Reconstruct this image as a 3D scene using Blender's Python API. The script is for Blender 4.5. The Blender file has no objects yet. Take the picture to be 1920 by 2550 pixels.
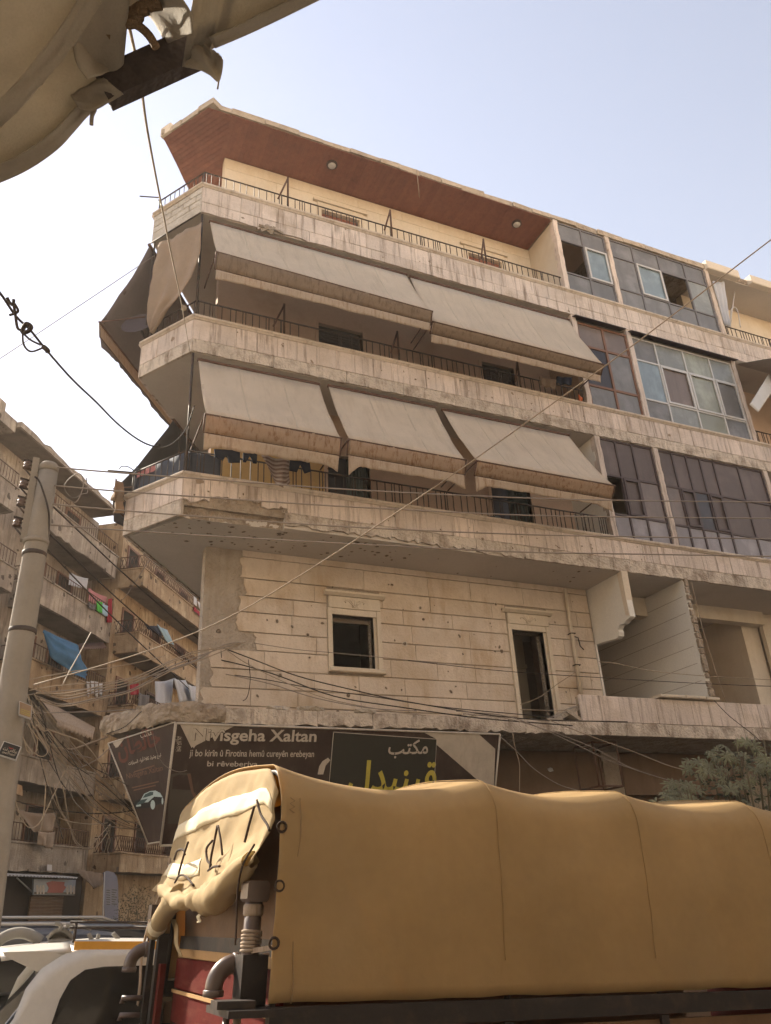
import bpy, bmesh, math, random
from mathutils import Vector, Matrix, noise as mnoise
from math import radians, sin, cos, pi, sqrt

# ------------------------------------------------------------------ camera
CAMR = ((0.9134922, 0.3845932, -0.1327408), (-0.4034530, 0.8141719, -0.4175520), (-0.0525138, 0.4349852, 0.8989050))
CAMC = Vector((-1.92682, -11.60689, 1.7))
FPX = 1995.884          # focal length in pixels of a 1920 x 2550 picture
scene = bpy.context.scene
cd = bpy.data.cameras.new('camera')
cam = bpy.data.objects.new('camera', cd)
scene.collection.objects.link(cam)
cd.sensor_fit = 'HORIZONTAL'; cd.sensor_width = 36.0; cd.lens = 36.0 * FPX / 1920.0
cd.clip_start = 0.05; cd.clip_end = 3000
R3 = Matrix(CAMR)
cm = Matrix((R3.col[0], R3.col[2], -R3.col[1])).transposed().to_4x4()
cm.translation = CAMC
cam.matrix_world = cm
scene.camera = cam

# ------------------------------------------------------------------ sky, sun, exposure
SUN_DIR = Vector((-0.46, 0.888, 0)).normalized()
SUN_EL = radians(38)
SUN = (SUN_DIR * cos(SUN_EL) + Vector((0, 0, sin(SUN_EL)))).normalized()
world = bpy.data.worlds.new('World'); scene.world = world; world.use_nodes = True
wn = world.node_tree; wn.nodes.clear()
sky = wn.nodes.new('ShaderNodeTexSky'); sky.sky_type = 'NISHITA'; sky.sun_disc = False
sky.sun_elevation = SUN_EL; sky.sun_rotation = math.atan2(SUN_DIR.x, SUN_DIR.y)
sky.air_density = 1.2; sky.dust_density = 0.1; sky.ozone_density = 0.0; sky.altitude = 380
bg = wn.nodes.new('ShaderNodeBackground'); bg.inputs['Strength'].default_value = 0.15
wo = wn.nodes.new('ShaderNodeOutputWorld')
tint = wn.nodes.new('ShaderNodeVectorMath'); tint.operation = 'MULTIPLY'; tint.inputs[1].default_value = (1.38, .955, .71)   # warm white balance put into the colour of the whole sky
wn.links.new(sky.outputs[0], tint.inputs[0]); wn.links.new(tint.outputs[0], bg.inputs[0]); wn.links.new(bg.outputs[0], wo.inputs[0])
sl = bpy.data.lights.new('sun', 'SUN'); sl.energy = 4.6; sl.angle = radians(0.6); sl.color = (1.0, 0.89, 0.72)
so = bpy.data.objects.new('sun', sl); scene.collection.objects.link(so)
so.rotation_euler = (-SUN).to_track_quat('-Z', 'Y').to_euler(); so.location = SUN * 60
vs = scene.view_settings
vs.view_transform = 'Standard'; vs.look = 'None'; vs.gamma = 1.0; vs.use_curve_mapping = False; vs.exposure = 1.38
scene.cycles.max_bounces = 5; scene.cycles.diffuse_bounces = 3; scene.cycles.glossy_bounces = 2; scene.cycles.transmission_bounces = 3; scene.cycles.use_denoising = True
scene.cycles.sample_clamp_indirect = 6.0; scene.cycles.use_adaptive_sampling = True; scene.cycles.adaptive_threshold = .035; scene.cycles.volume_bounces = 0

# ------------------------------------------------------------------ pixel -> place on a real plane
def ray(u, v):
    return R3 @ Vector(((u - 960) / FPX, 1.0, -(v - 1275) / FPX))
def PL(u, v, n, d):
    r = ray(u, v); n = Vector(n)
    return CAMC + r * ((d - n.dot(CAMC)) / n.dot(r))
def PY(u, v, y): return PL(u, v, (0, 1, 0), y)
def PX(u, v, x): return PL(u, v, (1, 0, 0), x)
def PZ(u, v, z): return PL(u, v, (0, 0, 1), z)
def PD(u, v, d): return CAMC + ray(u, v) * d

# street frame of the side street: t along it, o across it, z up
SB = Vector((-0.7425, 1.1161, 0)); SS = Vector((0.55496, 0.83188, 0)); SN = Vector((-0.83188, 0.55496, 0))
def ST(t, o, z): return SB + SS * t + SN * o + Vector((0, 0, z))
def PS(u, v, o): return PL(u, v, SN, SN.dot(SB) + o)
def st_of(p): q = Vector(p) - SB; return (q.dot(SS), q.dot(SN), p[2])
def gz(x):                                     # the street falls to the right
    return -0.063 * (max(-16.0, min(30.0, x)) + 1.9)

# ------------------------------------------------------------------ materials
MATS = {}
def mat(name, col, rough=.88, var=.14, vs_=1.1, streak=0., scol=(.1, .08, .06), sscale=(3.2, 3.2, .33), fine=.08, fs=22., bump=.12,
        rnd=0., spec=.25, spots=None, metal=0., trans=0., blot=None, tcol=None, alpha_wave=None):
    m = bpy.data.materials.new(name); m.use_nodes = True; nt = m.node_tree; N = nt.nodes; Lk = nt.links
    b = N['Principled BSDF']; b.inputs['Roughness'].default_value = rough; b.inputs['Metallic'].default_value = metal
    b.inputs['Specular IOR Level'].default_value = spec
    geo = N.new('ShaderNodeNewGeometry')
    def mth(op, a, c=None, cl=False):
        n = N.new('ShaderNodeMath'); n.operation = op; n.use_clamp = cl
        for i, q in enumerate((a, c)):
            if q is None: continue
            if isinstance(q, (int, float)): n.inputs[i].default_value = q
            else: Lk.new(q, n.inputs[i])
        return n.outputs[0]
    def ns(scale, detail=3., vec=None, rough_=.6):
        n = N.new('ShaderNodeTexNoise'); n.inputs['Scale'].default_value = scale; n.inputs['Detail'].default_value = detail; n.inputs['Roughness'].default_value = rough_
        Lk.new(vec if vec is not None else geo.outputs['Position'], n.inputs['Vector']); return n.outputs[0]
    def mix(f, a, c):
        n = N.new('ShaderNodeMix'); n.data_type = 'RGBA'
        for i, q in ((0, f), (6, a), (7, c)):
            if isinstance(q, (int, float)): n.inputs[i].default_value = q
            elif isinstance(q, tuple): n.inputs[i].default_value = (*q, 1)
            else: Lk.new(q, n.inputs[i])
        return n.outputs[2]
    c = tuple(col)
    n1 = ns(vs_); n2 = ns(fs, 2.)
    f = mth('ADD', mth('MULTIPLY', mth('SUBTRACT', n1, .5), 2.6 * var), 1.0)
    f = mth('ADD', f, mth('MULTIPLY', mth('SUBTRACT', n2, .5), 2.2 * fine))
    if rnd:
        oi = N.new('ShaderNodeObjectInfo')
        f = mth('ADD', f, mth('MULTIPLY', mth('SUBTRACT', oi.outputs['Random'], .5), 2 * rnd))
    hv = N.new('ShaderNodeVectorMath'); hv.operation = 'SCALE'; hv.inputs[0].default_value = c; Lk.new(f, hv.inputs['Scale'])
    outc = hv.outputs[0]
    if blot:                                    # (colour, scale, low, high, amount) soft blotches of another colour
        bn = ns(blot[1], 3.)
        r = N.new('ShaderNodeMapRange'); r.inputs[1].default_value = blot[2]; r.inputs[2].default_value = blot[3]; r.inputs[4].default_value = blot[4]; Lk.new(bn, r.inputs[0])
        outc = mix(r.outputs[0], outc, tuple(blot[0]))
    if streak:
        mp = N.new('ShaderNodeMapping'); mp.inputs['Scale'].default_value = sscale; Lk.new(geo.outputs['Position'], mp.inputs['Vector'])
        sn = ns(2.2, 4., mp.outputs[0], .7)
        r = N.new('ShaderNodeMapRange'); r.inputs[1].default_value = .50; r.inputs[2].default_value = .74; r.inputs[4].default_value = streak; Lk.new(sn, r.inputs[0])
        outc = mix(mth('MULTIPLY', r.outputs[0], mth('ADD', n1, .35), True), outc, tuple(scol))
    h = n2
    if spots:                                   # (scale, radius, colour, chance) chips and bullet pocks
        vo = N.new('ShaderNodeTexVoronoi'); vo.inputs['Scale'].default_value = spots[0]; vo.inputs['Randomness'].default_value = 1.0
        ad = N.new('ShaderNodeVectorMath'); ad.operation = 'ADD'; Lk.new(geo.outputs['Position'], ad.inputs[0])
        n3 = N.new('ShaderNodeTexNoise'); n3.inputs['Scale'].default_value = 9.; Lk.new(geo.outputs['Position'], n3.inputs['Vector'])
        sc = N.new('ShaderNodeVectorMath'); sc.operation = 'SCALE'; sc.inputs['Scale'].default_value = .12; Lk.new(n3.outputs[1], sc.inputs[0]); Lk.new(sc.outputs[0], ad.inputs[1])
        Lk.new(ad.outputs[0], vo.inputs['Vector'])
        sep = N.new('ShaderNodeSeparateColor'); Lk.new(vo.outputs['Color'], sep.inputs[0])
        keep = mth('LESS_THAN', sep.outputs[0], spots[3])
        rr = mth('MULTIPLY', mth('ADD', sep.outputs[1], .35), spots[1])
        q = N.new('ShaderNodeMapRange'); q.inputs[1].default_value = -.012; q.inputs[2].default_value = .012; Lk.new(mth('SUBTRACT', rr, mth('MULTIPLY', vo.outputs['Distance'], 1.0)), q.inputs[0])
        sm = mth('MULTIPLY', q.outputs[0], keep)
        outc = mix(mth('MULTIPLY', sm, .85), outc, tuple(spots[2]))
        h = mth('SUBTRACT', n2, mth('MULTIPLY', sm, 1.6))
    Lk.new(outc, b.inputs['Base Color'])
    if bump:
        bp = N.new('ShaderNodeBump'); bp.inputs['Strength'].default_value = min(1., bump * 4); bp.inputs['Distance'].default_value = bump * .08; Lk.new(h, bp.inputs['Height']); Lk.new(bp.outputs[0], b.inputs['Normal'])
    if trans:
        tr = N.new('ShaderNodeBsdfTranslucent'); tv = N.new('ShaderNodeVectorMath'); tv.operation = 'SCALE'; tv.inputs[0].default_value = tcol or c; Lk.new(f, tv.inputs['Scale']); Lk.new(tv.outputs[0], tr.inputs[0])
        mx = N.new('ShaderNodeMixShader'); mx.inputs[0].default_value = trans; Lk.new(b.outputs[0], mx.inputs[1]); Lk.new(tr.outputs[0], mx.inputs[2])
        Lk.new(mx.outputs[0], N['Material Output'].inputs[0])
    MATS[name] = m
    return m
def plain(name, col, rough=.6, spec=.3, metal=0.):
    return mat(name, col, rough, var=.06, fine=.04, bump=.0, spec=spec, metal=metal)

STAIN = (.13, .085, .055)
mat('limestone', (.60, .505, .44), var=.2, streak=1.0, scol=STAIN, sscale=(3.6, 3.6, .30), rnd=.09, bump=.2, spots=(3.6, .18, (.24, .17, .11), .25), blot=((.40, .31, .23), 1.5, .52, .72, .6))
mat('limestone_low', (.56, .48, .40), var=.26, vs_=2.2, streak=1.0, scol=STAIN, sscale=(2.6, 2.6, .8), rnd=.07, bump=.4, blot=((.27, .21, .16), 2.6, .48, .66, .85))
mat('cap_stone', (.56, .475, .395), var=.18, streak=.5, scol=STAIN, rnd=.05, bump=.12, blot=((.28, .21, .15), 5., .56, .72, .55))
mat('cement_block', (.52, .47, .41), var=.2, vs_=3., bump=.4, rnd=.06, blot=((.36, .31, .26), 4., .5, .7, .6))
mat('wall_block', (.60, .50, .405), var=.13, streak=.55, scol=(.33, .20, .09), sscale=(1.6, 1.6, .45), rnd=.06, bump=.18, blot=((.42, .30, .18), .8, .48, .72, .7))
mat('trim_stone', (.60, .51, .40), var=.1, streak=.3, scol=(.3, .2, .11), bump=.1, rnd=.03)
mat('rough_plaster', (.37, .31, .25), var=.22, vs_=2.5, bump=.55, fs=14., streak=.4, scol=(.2, .15, .1), blot=((.30, .235, .175), 1.7, .5, .66, .6), spots=(2.2, .1, (.16, .12, .09), .3))
mat('broken_concrete', (.33, .265, .20), var=.3, vs_=4., bump=.8, fs=11., blot=((.22, .165, .12), 5., .5, .64, .8))
mat('soffit', (.54, .48, .42), var=.12, vs_=.8, bump=.05, blot=((.42, .35, .28), 1.1, .55, .8, .4))
mat('soffit_clean', (.56, .50, .44), var=.09, vs_=.8, bump=.05, blot=((.36, .3, .25), 1.3, .56, .78, .5))
mat('cream_wall', (.63, .55, .45), var=.1, vs_=.9, bump=.06, streak=.2, scol=(.42, .3, .18), blot=((.50, .39, .26), 1.6, .5, .75, .4))
mat('tan_wall', (.54, .395, .295), var=.1, bump=.06, blot=((.36, .23, .14), 1.3, .5, .75, .5))
mat('yellow_wall', (.56, .37, .15), var=.1, bump=.06, blot=((.44, .27, .10), 1.3, .5, .75, .5))
mat('grey_wall', (.68, .645, .59), var=.08, bump=.05)
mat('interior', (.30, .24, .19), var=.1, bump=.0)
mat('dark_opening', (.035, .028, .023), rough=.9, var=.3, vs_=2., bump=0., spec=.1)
mat('wood_panel', (.25, .105, .075), rough=.55, var=.2, vs_=3., fine=.22, fs=9., streak=.5, scol=(.11, .035, .02), sscale=(6., 6., 1.), rnd=.10, bump=.05, spec=.4)
mat('roof_stone', (.43, .36, .285), var=.25, vs_=3., bump=.6, rnd=.12, fs=10., blot=((.30, .235, .175), 4., .5, .66, .7))
mat('roof_white', (.66, .58, .48), var=.1, bump=.1)
mat('iron', (.055, .042, .036), rough=.6, var=.3, vs_=6., bump=.05, blot=((.12, .06, .035), 9., .5, .7, .6))
mat('rust_iron', (.11, .06, .042), rough=.75, var=.3, vs_=5., bump=.1)
mat('brown_frame', (.20, .105, .07), rough=.6, var=.15, bump=.03)
mat('grey_frame', (.16, .15, .155), rough=.5, var=.12, bump=.03)
mat('silver_frame', (.52, .50, .48), rough=.5, var=.12, bump=.03, metal=.2)
mat('dark_frame', (.075, .055, .055), rough=.5, var=.12, bump=.03)
def glass(name, col, rough=.28, rnd=.12):
    mat(name, col, rough, var=.16, vs_=1.6, fine=.05, bump=.0, rnd=rnd, spec=.3, streak=.5, scol=tuple(x * .55 for x in col), sscale=(2.5, 2.5, .3), blot=(tuple(min(1, x * 1.8) for x in col), 1.5, .5, .72, .6))
glass('pane_grey', (.165, .16, .16)); glass('pane_blue', (.20, .25, .29)); glass('pane_pale', (.23, .24, .235)); glass('pane_dark', (.045, .04, .045))
glass('pane_brown', (.16, .125, .11)); glass('pane_frost', (.24, .22, .235), .4); glass('pane_green', (.26, .27, .235)); glass('panel_brown', (.105, .08, .075), .5)
mat('shutter_red', (.22, .085, .055), rough=.6, var=.15)
mat('shutter_dark', (.055, .04, .036), rough=.6, var=.15)
mat('curtain_teal', (.09, .105, .095), var=.2)
mat('canvas_beige', (.68, .58, .465), var=.13, vs_=1.3, fine=.06, fs=60., streak=.6, scol=(.44, .355, .27), sscale=(3.4, 1.2, .12), blot=((.56, .465, .37), 1.1, .5, .75, .4), bump=.05, trans=.3, tcol=(.52, .40, .28))
mat('canvas_seam', (.58, .49, .385), var=.12, bump=.0, trans=.15, tcol=(.5, .4, .28))
mat('canvas_band', (.40, .285, .20), var=.16, streak=1.5, scol=(.19, .10, .05), sscale=(8., 8., .5), bump=.06, trans=.25, tcol=(.42, .24, .12))
mat('canvas_band_brown', (.27, .195, .135), var=.2, streak=1.2, scol=(.11, .075, .05), sscale=(6., 6., .8), bump=.06, trans=.25, tcol=(.3, .2, .12))
mat('canvas_val', (.50, .395, .30), var=.14, streak=1.2, scol=(.27, .165, .10), sscale=(8., 8., .7), bump=.06, trans=.25, tcol=(.45, .31, .19))
mat('canvas_brown', (.40, .30, .22), var=.16, vs_=1.8, bump=.08, trans=.3, tcol=(.36, .23, .13))
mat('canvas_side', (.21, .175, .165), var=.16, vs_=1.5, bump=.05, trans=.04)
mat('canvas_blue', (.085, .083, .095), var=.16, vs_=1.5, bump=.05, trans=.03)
mat('sheet_blue', (.075, .082, .105), var=.16, bump=.05)
mat('cloth_navy', (.018, .022, .04), var=.2); mat('cloth_red', (.34, .035, .05), var=.2, trans=.2); mat('cloth_green', (.10, .50, .07), var=.1, trans=.2)
mat('cloth_white', (.62, .60, .60), var=.1, trans=.2); mat('cloth_pink', (.60, .26, .27), var=.1, trans=.2); mat('cloth_lightblue', (.40, .55, .65), var=.1, trans=.2)
mat('cloth_grey', (.12, .11, .11), var=.2); mat('cloth_orange', (.60, .15, .05), var=.2, trans=.2)
mat('tarp_blue', (.075, .20, .36), var=.2, vs_=2.5, bump=.1, trans=.25, tcol=(.08, .22, .4))
mat('sheet_white', (.55, .56, .60), var=.1, vs_=2., bump=.06, trans=.2)
mat('pole_concrete', (.27, .235, .195), var=.14, vs_=3., bump=.12, streak=.3, scol=(.2, .16, .12), blot=((.34, .31, .265), 2., .55, .75, .4))
mat('insulator', (.10, .06, .045), rough=.35, var=.1, spec=.5)
mat('wire_dark', (.045, .034, .028), rough=.7, var=.2); mat('wire_grey', (.26, .215, .18), rough=.7, var=.25); mat('wire_tan', (.33, .26, .19), rough=.7, var=.2); mat('rope_tan', (.36, .29, .21), var=.2, bump=.2, fs=80.)

# ------------------------------------------------------------------ mesh helpers
COL = scene.collection
WM = {}
class MB:
    def __init__(s): s.v = []; s.f = []; s.sm = []
    def add(s, vs, fs, smooth=False):
        o = len(s.v); s.v += [tuple(p) for p in vs]; s.f += [tuple(i + o for i in q) for q in fs]; s.sm += [smooth] * len(fs); return s
    def hexa(s, p):                              # 8 points: bottom 4 ccw, top 4 ccw
        return s.add(p, [(3, 2, 1, 0), (4, 5, 6, 7), (0, 1, 5, 4), (1, 2, 6, 5), (2, 3, 7, 6), (3, 0, 4, 7)])
    def box(s, x0, x1, y0, y1, z0, z1):
        return s.hexa([(x0, y0, z0), (x1, y0, z0), (x1, y1, z0), (x0, y1, z0), (x0, y0, z1), (x1, y0, z1), (x1, y1, z1), (x0, y1, z1)])
    def bbox(s, x0, x1, y0, y1, z0, z1, b):      # box with chamfered edges on the face y0
        P = [(x0, y1, z0), (x1, y1, z0), (x1, y1, z1), (x0, y1, z1), (x0, y0 + b, z0), (x1, y0 + b, z0), (x1, y0 + b, z1), (x0, y0 + b, z1),
             (x0 + b, y0, z0 + b), (x1 - b, y0, z0 + b), (x1 - b, y0, z1 - b), (x0 + b, y0, z1 - b)]
        return s.add(P, [(0, 1, 2, 3), (0, 4, 5, 1), (1, 5, 6, 2), (2, 6, 7, 3), (3, 7, 4, 0), (4, 8, 9, 5), (5, 9, 10, 6), (6, 10, 11, 7), (7, 11, 8, 4), (8, 11, 10, 9)])
    def zbox(s, x0, x1, y0, y1, z0, z1, bx, bz):  # block with separate side and bed chamfers
        P = [(x0, y1, z0), (x1, y1, z0), (x1, y1, z1), (x0, y1, z1), (x0, y0 + bz, z0), (x1, y0 + bz, z0), (x1, y0 + bz, z1), (x0, y0 + bz, z1),
             (x0 + bx, y0, z0 + bz), (x1 - bx, y0, z0 + bz), (x1 - bx, y0, z1 - bz), (x0 + bx, y0, z1 - bz)]
        return s.add(P, [(0, 1, 2, 3), (0, 4, 5, 1), (1, 5, 6, 2), (2, 6, 7, 3), (3, 7, 4, 0), (4, 8, 9, 5), (5, 9, 10, 6), (6, 10, 11, 7), (7, 11, 8, 4), (8, 11, 10, 9)])
    def obox(s, c, ax, ay, az, hx, hy, hz):
        c = Vector(c); ax = Vector(ax).normalized() * hx; ay = Vector(ay).normalized() * hy; az = Vector(az).normalized() * hz
        return s.hexa([c - ax - ay - az, c + ax - ay - az, c + ax + ay - az, c - ax + ay - az, c - ax - ay + az, c + ax - ay + az, c + ax + ay + az, c - ax + ay + az])
    def prism(s, pts, ext):                      # polygon (3-D points) pushed along ext
        n = len(pts); ext = Vector(ext); a = [Vector(p) for p in pts]; b = [p + ext for p in a]
        return s.add(a + b, [tuple(range(n))[::-1], tuple(range(n, 2 * n))] + [(i, (i + 1) % n, (i + 1) % n + n, i + n) for i in range(n)])
    def strip(s, p0, p1, nrm, th, z0, z1):       # wall piece between two plan points; nrm points inwards
        p0 = Vector((p0[0], p0[1], 0)); p1 = Vector((p1[0], p1[1], 0)); n = Vector((nrm[0], nrm[1], 0)).normalized() * th
        q = [p0, p1, p1 + n, p0 + n]
        return s.hexa([p + Vector((0, 0, z0)) for p in q] + [p + Vector((0, 0, z1)) for p in q])
    def tube(s, pts, r, n=6, cap=True, smooth=True):
        pts = [Vector(p) for p in pts]; m = len(pts); rr = r if isinstance(r, (list, tuple)) else [r] * m
        T = []
        for i in range(m):
            t = pts[min(i + 1, m - 1)] - pts[max(i - 1, 0)]
            T.append(t.normalized() if t.length > 1e-9 else Vector((0, 0, 1)))
        u = T[0].orthogonal().normalized(); vs_ = []
        for i in range(m):
            u = (u - T[i] * u.dot(T[i]));
            u = u.normalized() if u.length > 1e-6 else T[i].orthogonal().normalized()
            w = T[i].cross(u)
            for k in range(n):
                a = 2 * pi * k / n; vs_.append(pts[i] + (u * cos(a) + w * sin(a)) * rr[i])
        fs = [(i * n + k, i * n + (k + 1) % n, (i + 1) * n + (k + 1) % n, (i + 1) * n + k) for i in range(m - 1) for k in range(n)]
        o = len(s.v); s.add(vs_, fs, smooth)
        if cap:
            s.f += [tuple(o + k for k in range(n))[::-1], tuple(o + (m - 1) * n + k for k in range(n))]; s.sm += [False, False]
        return s
    def grid(s, nu, nv, fn, th=0., smooth=True):
        P = [[Vector(fn(i / nu, j / nv)) for j in range(nv + 1)] for i in range(nu + 1)]
        idx = lambda i, j: i * (nv + 1) + j
        fs = [(idx(i, j), idx(i + 1, j), idx(i + 1, j + 1), idx(i, j + 1)) for i in range(nu) for j in range(nv)]
        V = [P[i][j] for i in range(nu + 1) for j in range(nv + 1)]
        if th:
            W = []
            for i in range(nu + 1):
                for j in range(nv + 1):
                    a = P[min(i + 1, nu)][j] - P[max(i - 1, 0)][j]; b = P[i][min(j + 1, nv)] - P[i][max(j - 1, 0)]
                    W.append(P[i][j] - (a.cross(b).normalized() if a.cross(b).length > 1e-9 else Vector((0, 0, 1))) * th)
            k = len(V)
            rim = [(i, 0, i + 1, 0) for i in range(nu)] + [(nu, j, nu, j + 1) for j in range(nv)] + [(i + 1, nv, i, nv) for i in reversed(range(nu))] + [(0, j + 1, 0, j) for j in reversed(range(nv))]
            s.add(V + W, fs + [tuple(x + k for x in f)[::-1] for f in fs] + [(idx(b, c), idx(a, d), idx(a, d) + k, idx(b, c) + k) for a, d, b, c in rim], smooth)
        else:
            s.add(V, fs, smooth)
        return s
    def lathe(s, base, axis, prof, n=12, smooth=True):   # prof: (distance along axis, radius)
        base = Vector(base); ax = Vector(axis).normalized(); u = ax.orthogonal().normalized(); w = ax.cross(u); vs_ = []
        for h, r in prof:
            for k in range(n):
                a = 2 * pi * k / n; vs_.append(base + ax * h + (u * cos(a) + w * sin(a)) * r)
        m = len(prof)
        fs = [(i * n + k, i * n + (k + 1) % n, (i + 1) * n + (k + 1) % n, (i + 1) * n + k) for i in range(m - 1) for k in range(n)]
        o = len(s.v); s.add(vs_, fs, smooth); s.f += [tuple(o + k for k in range(n))[::-1], tuple(o + (m - 1) * n + k for k in range(n))]; s.sm += [False, False]
        return s
    def mesh(s, name, m):
        me = bpy.data.meshes.new(name); me.from_pydata(s.v, [], s.f)
        me.polygons.foreach_set('use_smooth', s.sm); me.update()
        bm = bmesh.new(); bm.from_mesh(me); bmesh.ops.recalc_face_normals(bm, faces=bm.faces); bm.to_mesh(me); bm.free()
        me.materials.append(MATS[m] if isinstance(m, str) else m)
        return me
    def build(s, name, m, parent=None, **kw): return obj(name, s.mesh(name, m), parent, **kw)

def obj(name, me, parent=None, mw=None, local=False):
    o = bpy.data.objects.new(name, me); COL.objects.link(o)
    if mw is not None: o.matrix_basis = mw
    if parent is not None:
        o.parent = parent
        if not local:
            w = WM.get(parent.name)
            if w is not None: o.matrix_parent_inverse = w.inverted()
    return o
def tag(o, label=None, cat=None, group=None, kind=None):
    if label: o['label'] = label
    if cat: o['category'] = cat
    if group: o['group'] = group
    if kind: o['kind'] = kind
    return o
def thing(name, label, cat, loc=(0, 0, 0), group=None, mw=None):
    o = bpy.data.objects.new(name, None); COL.objects.link(o)
    o.empty_display_size = .2
    m = mw if mw is not None else Matrix.Translation(Vector(loc))
    o.matrix_basis = m; WM[o.name] = m.copy()
    return tag(o, label, cat, group)
def TR(*p): return Matrix.Translation(Vector(p))
def axes(o, X, Y, Z):
    m = Matrix((Vector(X), Vector(Y), Vector(Z))).transposed().to_4x4(); m.translation = Vector(o); return m
rng = random.Random(7)
def lerp(a, b, t): return a + (b - a) * t
def nz(x, y=0., z=0.): return mnoise.noise((x, y, z))
def cat_rom(pts, k=6):
    P = [Vector(p) for p in pts]; P = [P[0] * 2 - P[1]] + P + [P[-1] * 2 - P[-2]]; out = []
    for i in range(1, len(P) - 2):
        for j in range(k):
            t = j / k; a, b, c, d = P[i - 1], P[i], P[i + 1], P[i + 2]
            out.append(.5 * ((2 * b) + (c - a) * t + (2 * a - 5 * b + 4 * c - d) * t * t + (3 * b - a - 3 * c + d) * t ** 3))
    out.append(P[-2]); return out
def ragged(x0, x1, z, amp, step, seed):
    r = random.Random(seed); out = []; x = x0
    while x < x1 - step * .4:
        out.append((x, z + r.uniform(-amp, amp))); x += step * r.uniform(.5, 1.4)
    out.append((x1, z + r.uniform(-amp, amp))); return out

# ------------------------------------------------------------------ ground
g = MB(); xs = [-400, -16, 30, 400]
for a, b in zip(xs, xs[1:]):
    g.add([(a, -400, gz(a)), (b, -400, gz(b)), (b, 400, gz(b)), (a, 400, gz(a))], [(0, 1, 2, 3)])
mat('asphalt', (.075, .07, .064), rough=.95, var=.2, vs_=.5, bump=.3, blot=((.13, .115, .095), .6, .5, .75, .6))
mat('paving', (.33, .29, .24), var=.2, bump=.2)
tag(g.build('ground', 'asphalt'), kind='structure')
pv = MB()
for a, b in ((0.2, 30.0),):
    pv.hexa([(a, -1.6, gz(a) - .05), (b, -1.6, gz(b) - .05), (b, 2.4, gz(b) - .05), (a, 2.4, gz(a) - .05), (a, -1.6, gz(a) + .13), (b, -1.6, gz(b) + .13), (b, 2.4, gz(b) + .13), (a, 2.4, gz(a) + .13)])
tag(pv.build('pavement', 'paving'), kind='structure')

# ------------------------------------------------------------------ the corner building
# levels: cap of the parapet, underside of its slab
Z2, B2, Z3, B3, Z4, B4 = 8.10, 7.343, 11.30, 10.508, 14.57, 13.815
ZR0, ZR1 = 16.83, 17.03
LB, LT = 4.105, 4.339
C1, C2, C3, XE = 8.66, 10.27, 13.65, 20.0
WY = 1.12                                       # front wall behind the balconies
bld = thing('apartment_building', 'war-worn cream stone corner apartment building with wrap-around balconies and timber roof soffit', 'building', (4, 4, 0))
A2 = Vector((0, 0)); B2p = Vector((-.7425, 1.1161)); CH = (B2p - A2).normalized(); CHN = Vector((-CH.y, CH.x)) * 1.0   # towards outside?
if CHN.dot(Vector((-1, -1))) < 0: CHN = -CHN
CHL = (B2p - A2).length
def CP(a, o, z):                                # chamfer frame: a from the front corner, o outwards
    p = A2 + CH * a + CHN * o; return Vector((p.x, p.y, z))
def plan_in(d):                                 # slab outline set in by d
    a = Vector((.6 * d, d)); b = B2p - CHN * (-.0) + Vector((d * .85, d * .15))
    e = Vector((SB + SS * 14)[:2]) + Vector((d, 0))
    return [a, Vector((XE, d)), Vector((XE, 12.5)), e, b]
def slab(name, z0, z1, m, parent, d=.03):
    return MB().prism([(p.x, p.y, z0) for p in plan_in(d)], (0, 0, z1 - z0)).build(name, m, parent)

def front_panels(par, z0, z1, w, th, m, x0, x1, seed, b=.006, skip=None):
    """stone panels of one row, each an object; alike ones share a mesh"""
    r = random.Random(seed); base = MB().bbox(0, w - .004, 0, th, 0, z1 - z0 - .004, b).mesh('panel', m); x = x0
    while x < x1 - .05:
        if not (skip and skip(x, x + w)):
            o = obj('panel', base, par, mw=TR(x + .002, -.012 + r.uniform(-.005, .006), z0 + .002) @ Matrix.Rotation(r.uniform(-.004, .004), 4, 'Y'))
        x += w
def strip_panels(par, frame, L, z0, z1, w, th, m, seed, b=.006):
    r = random.Random(seed); n = max(1, round(L / w)); w = L / n
    base = MB().bbox(0, w - .006, 0, th, 0, z1 - z0 - .004, b).mesh('panel', m)
    for i in range(n):
        o, X, N = frame(i * w, r.uniform(.004, .014))
        obj('panel', base, par, mw=axes((o.x, o.y, z0 + .002), X, -N, (0, 0, 1)))
def cham_frame(a, o):                            # running from B back to A so that the outer face is -Y of the piece
    p = B2p - CH * a + CHN * o
    return Vector((p.x, p.y, 0)), Vector((-CH.x, -CH.y, 0)), Vector((CHN.x, CHN.y, 0))
def side_frame(a, o):
    L = 12.0; p = SB + SS * (L - a) + SN * o
    return Vector((p.x, p.y, 0)), -SS, SN
def cap_run(par, frame, L, z, seg, seed, m='cap_stone', start=0.):
    r = random.Random(seed); a = start
    prof = [(.17, -.085), (-.02, -.085), (-.035, -.065), (-.06, -.05), (-.066, -.02), (-.055, -.003), (-.03, 0), (.17, 0)]
    while a < L - .02:
        l = min(seg * r.uniform(.75, 1.2), L - a)
        o, X, N = frame(a, 0.); dz = r.uniform(-.005, .003); e = .004
        mb = MB().prism([o + X * e + (-N) * py + Vector((0, 0, z + pz + dz)) for py, pz in prof], X * (l - 2 * e))
        mb.build('cap_stone', m, par); a += l
def fr_front(a, o): return Vector((a, -o, 0)), Vector((1, 0, 0)), Vector((0, -1, 0))

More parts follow.
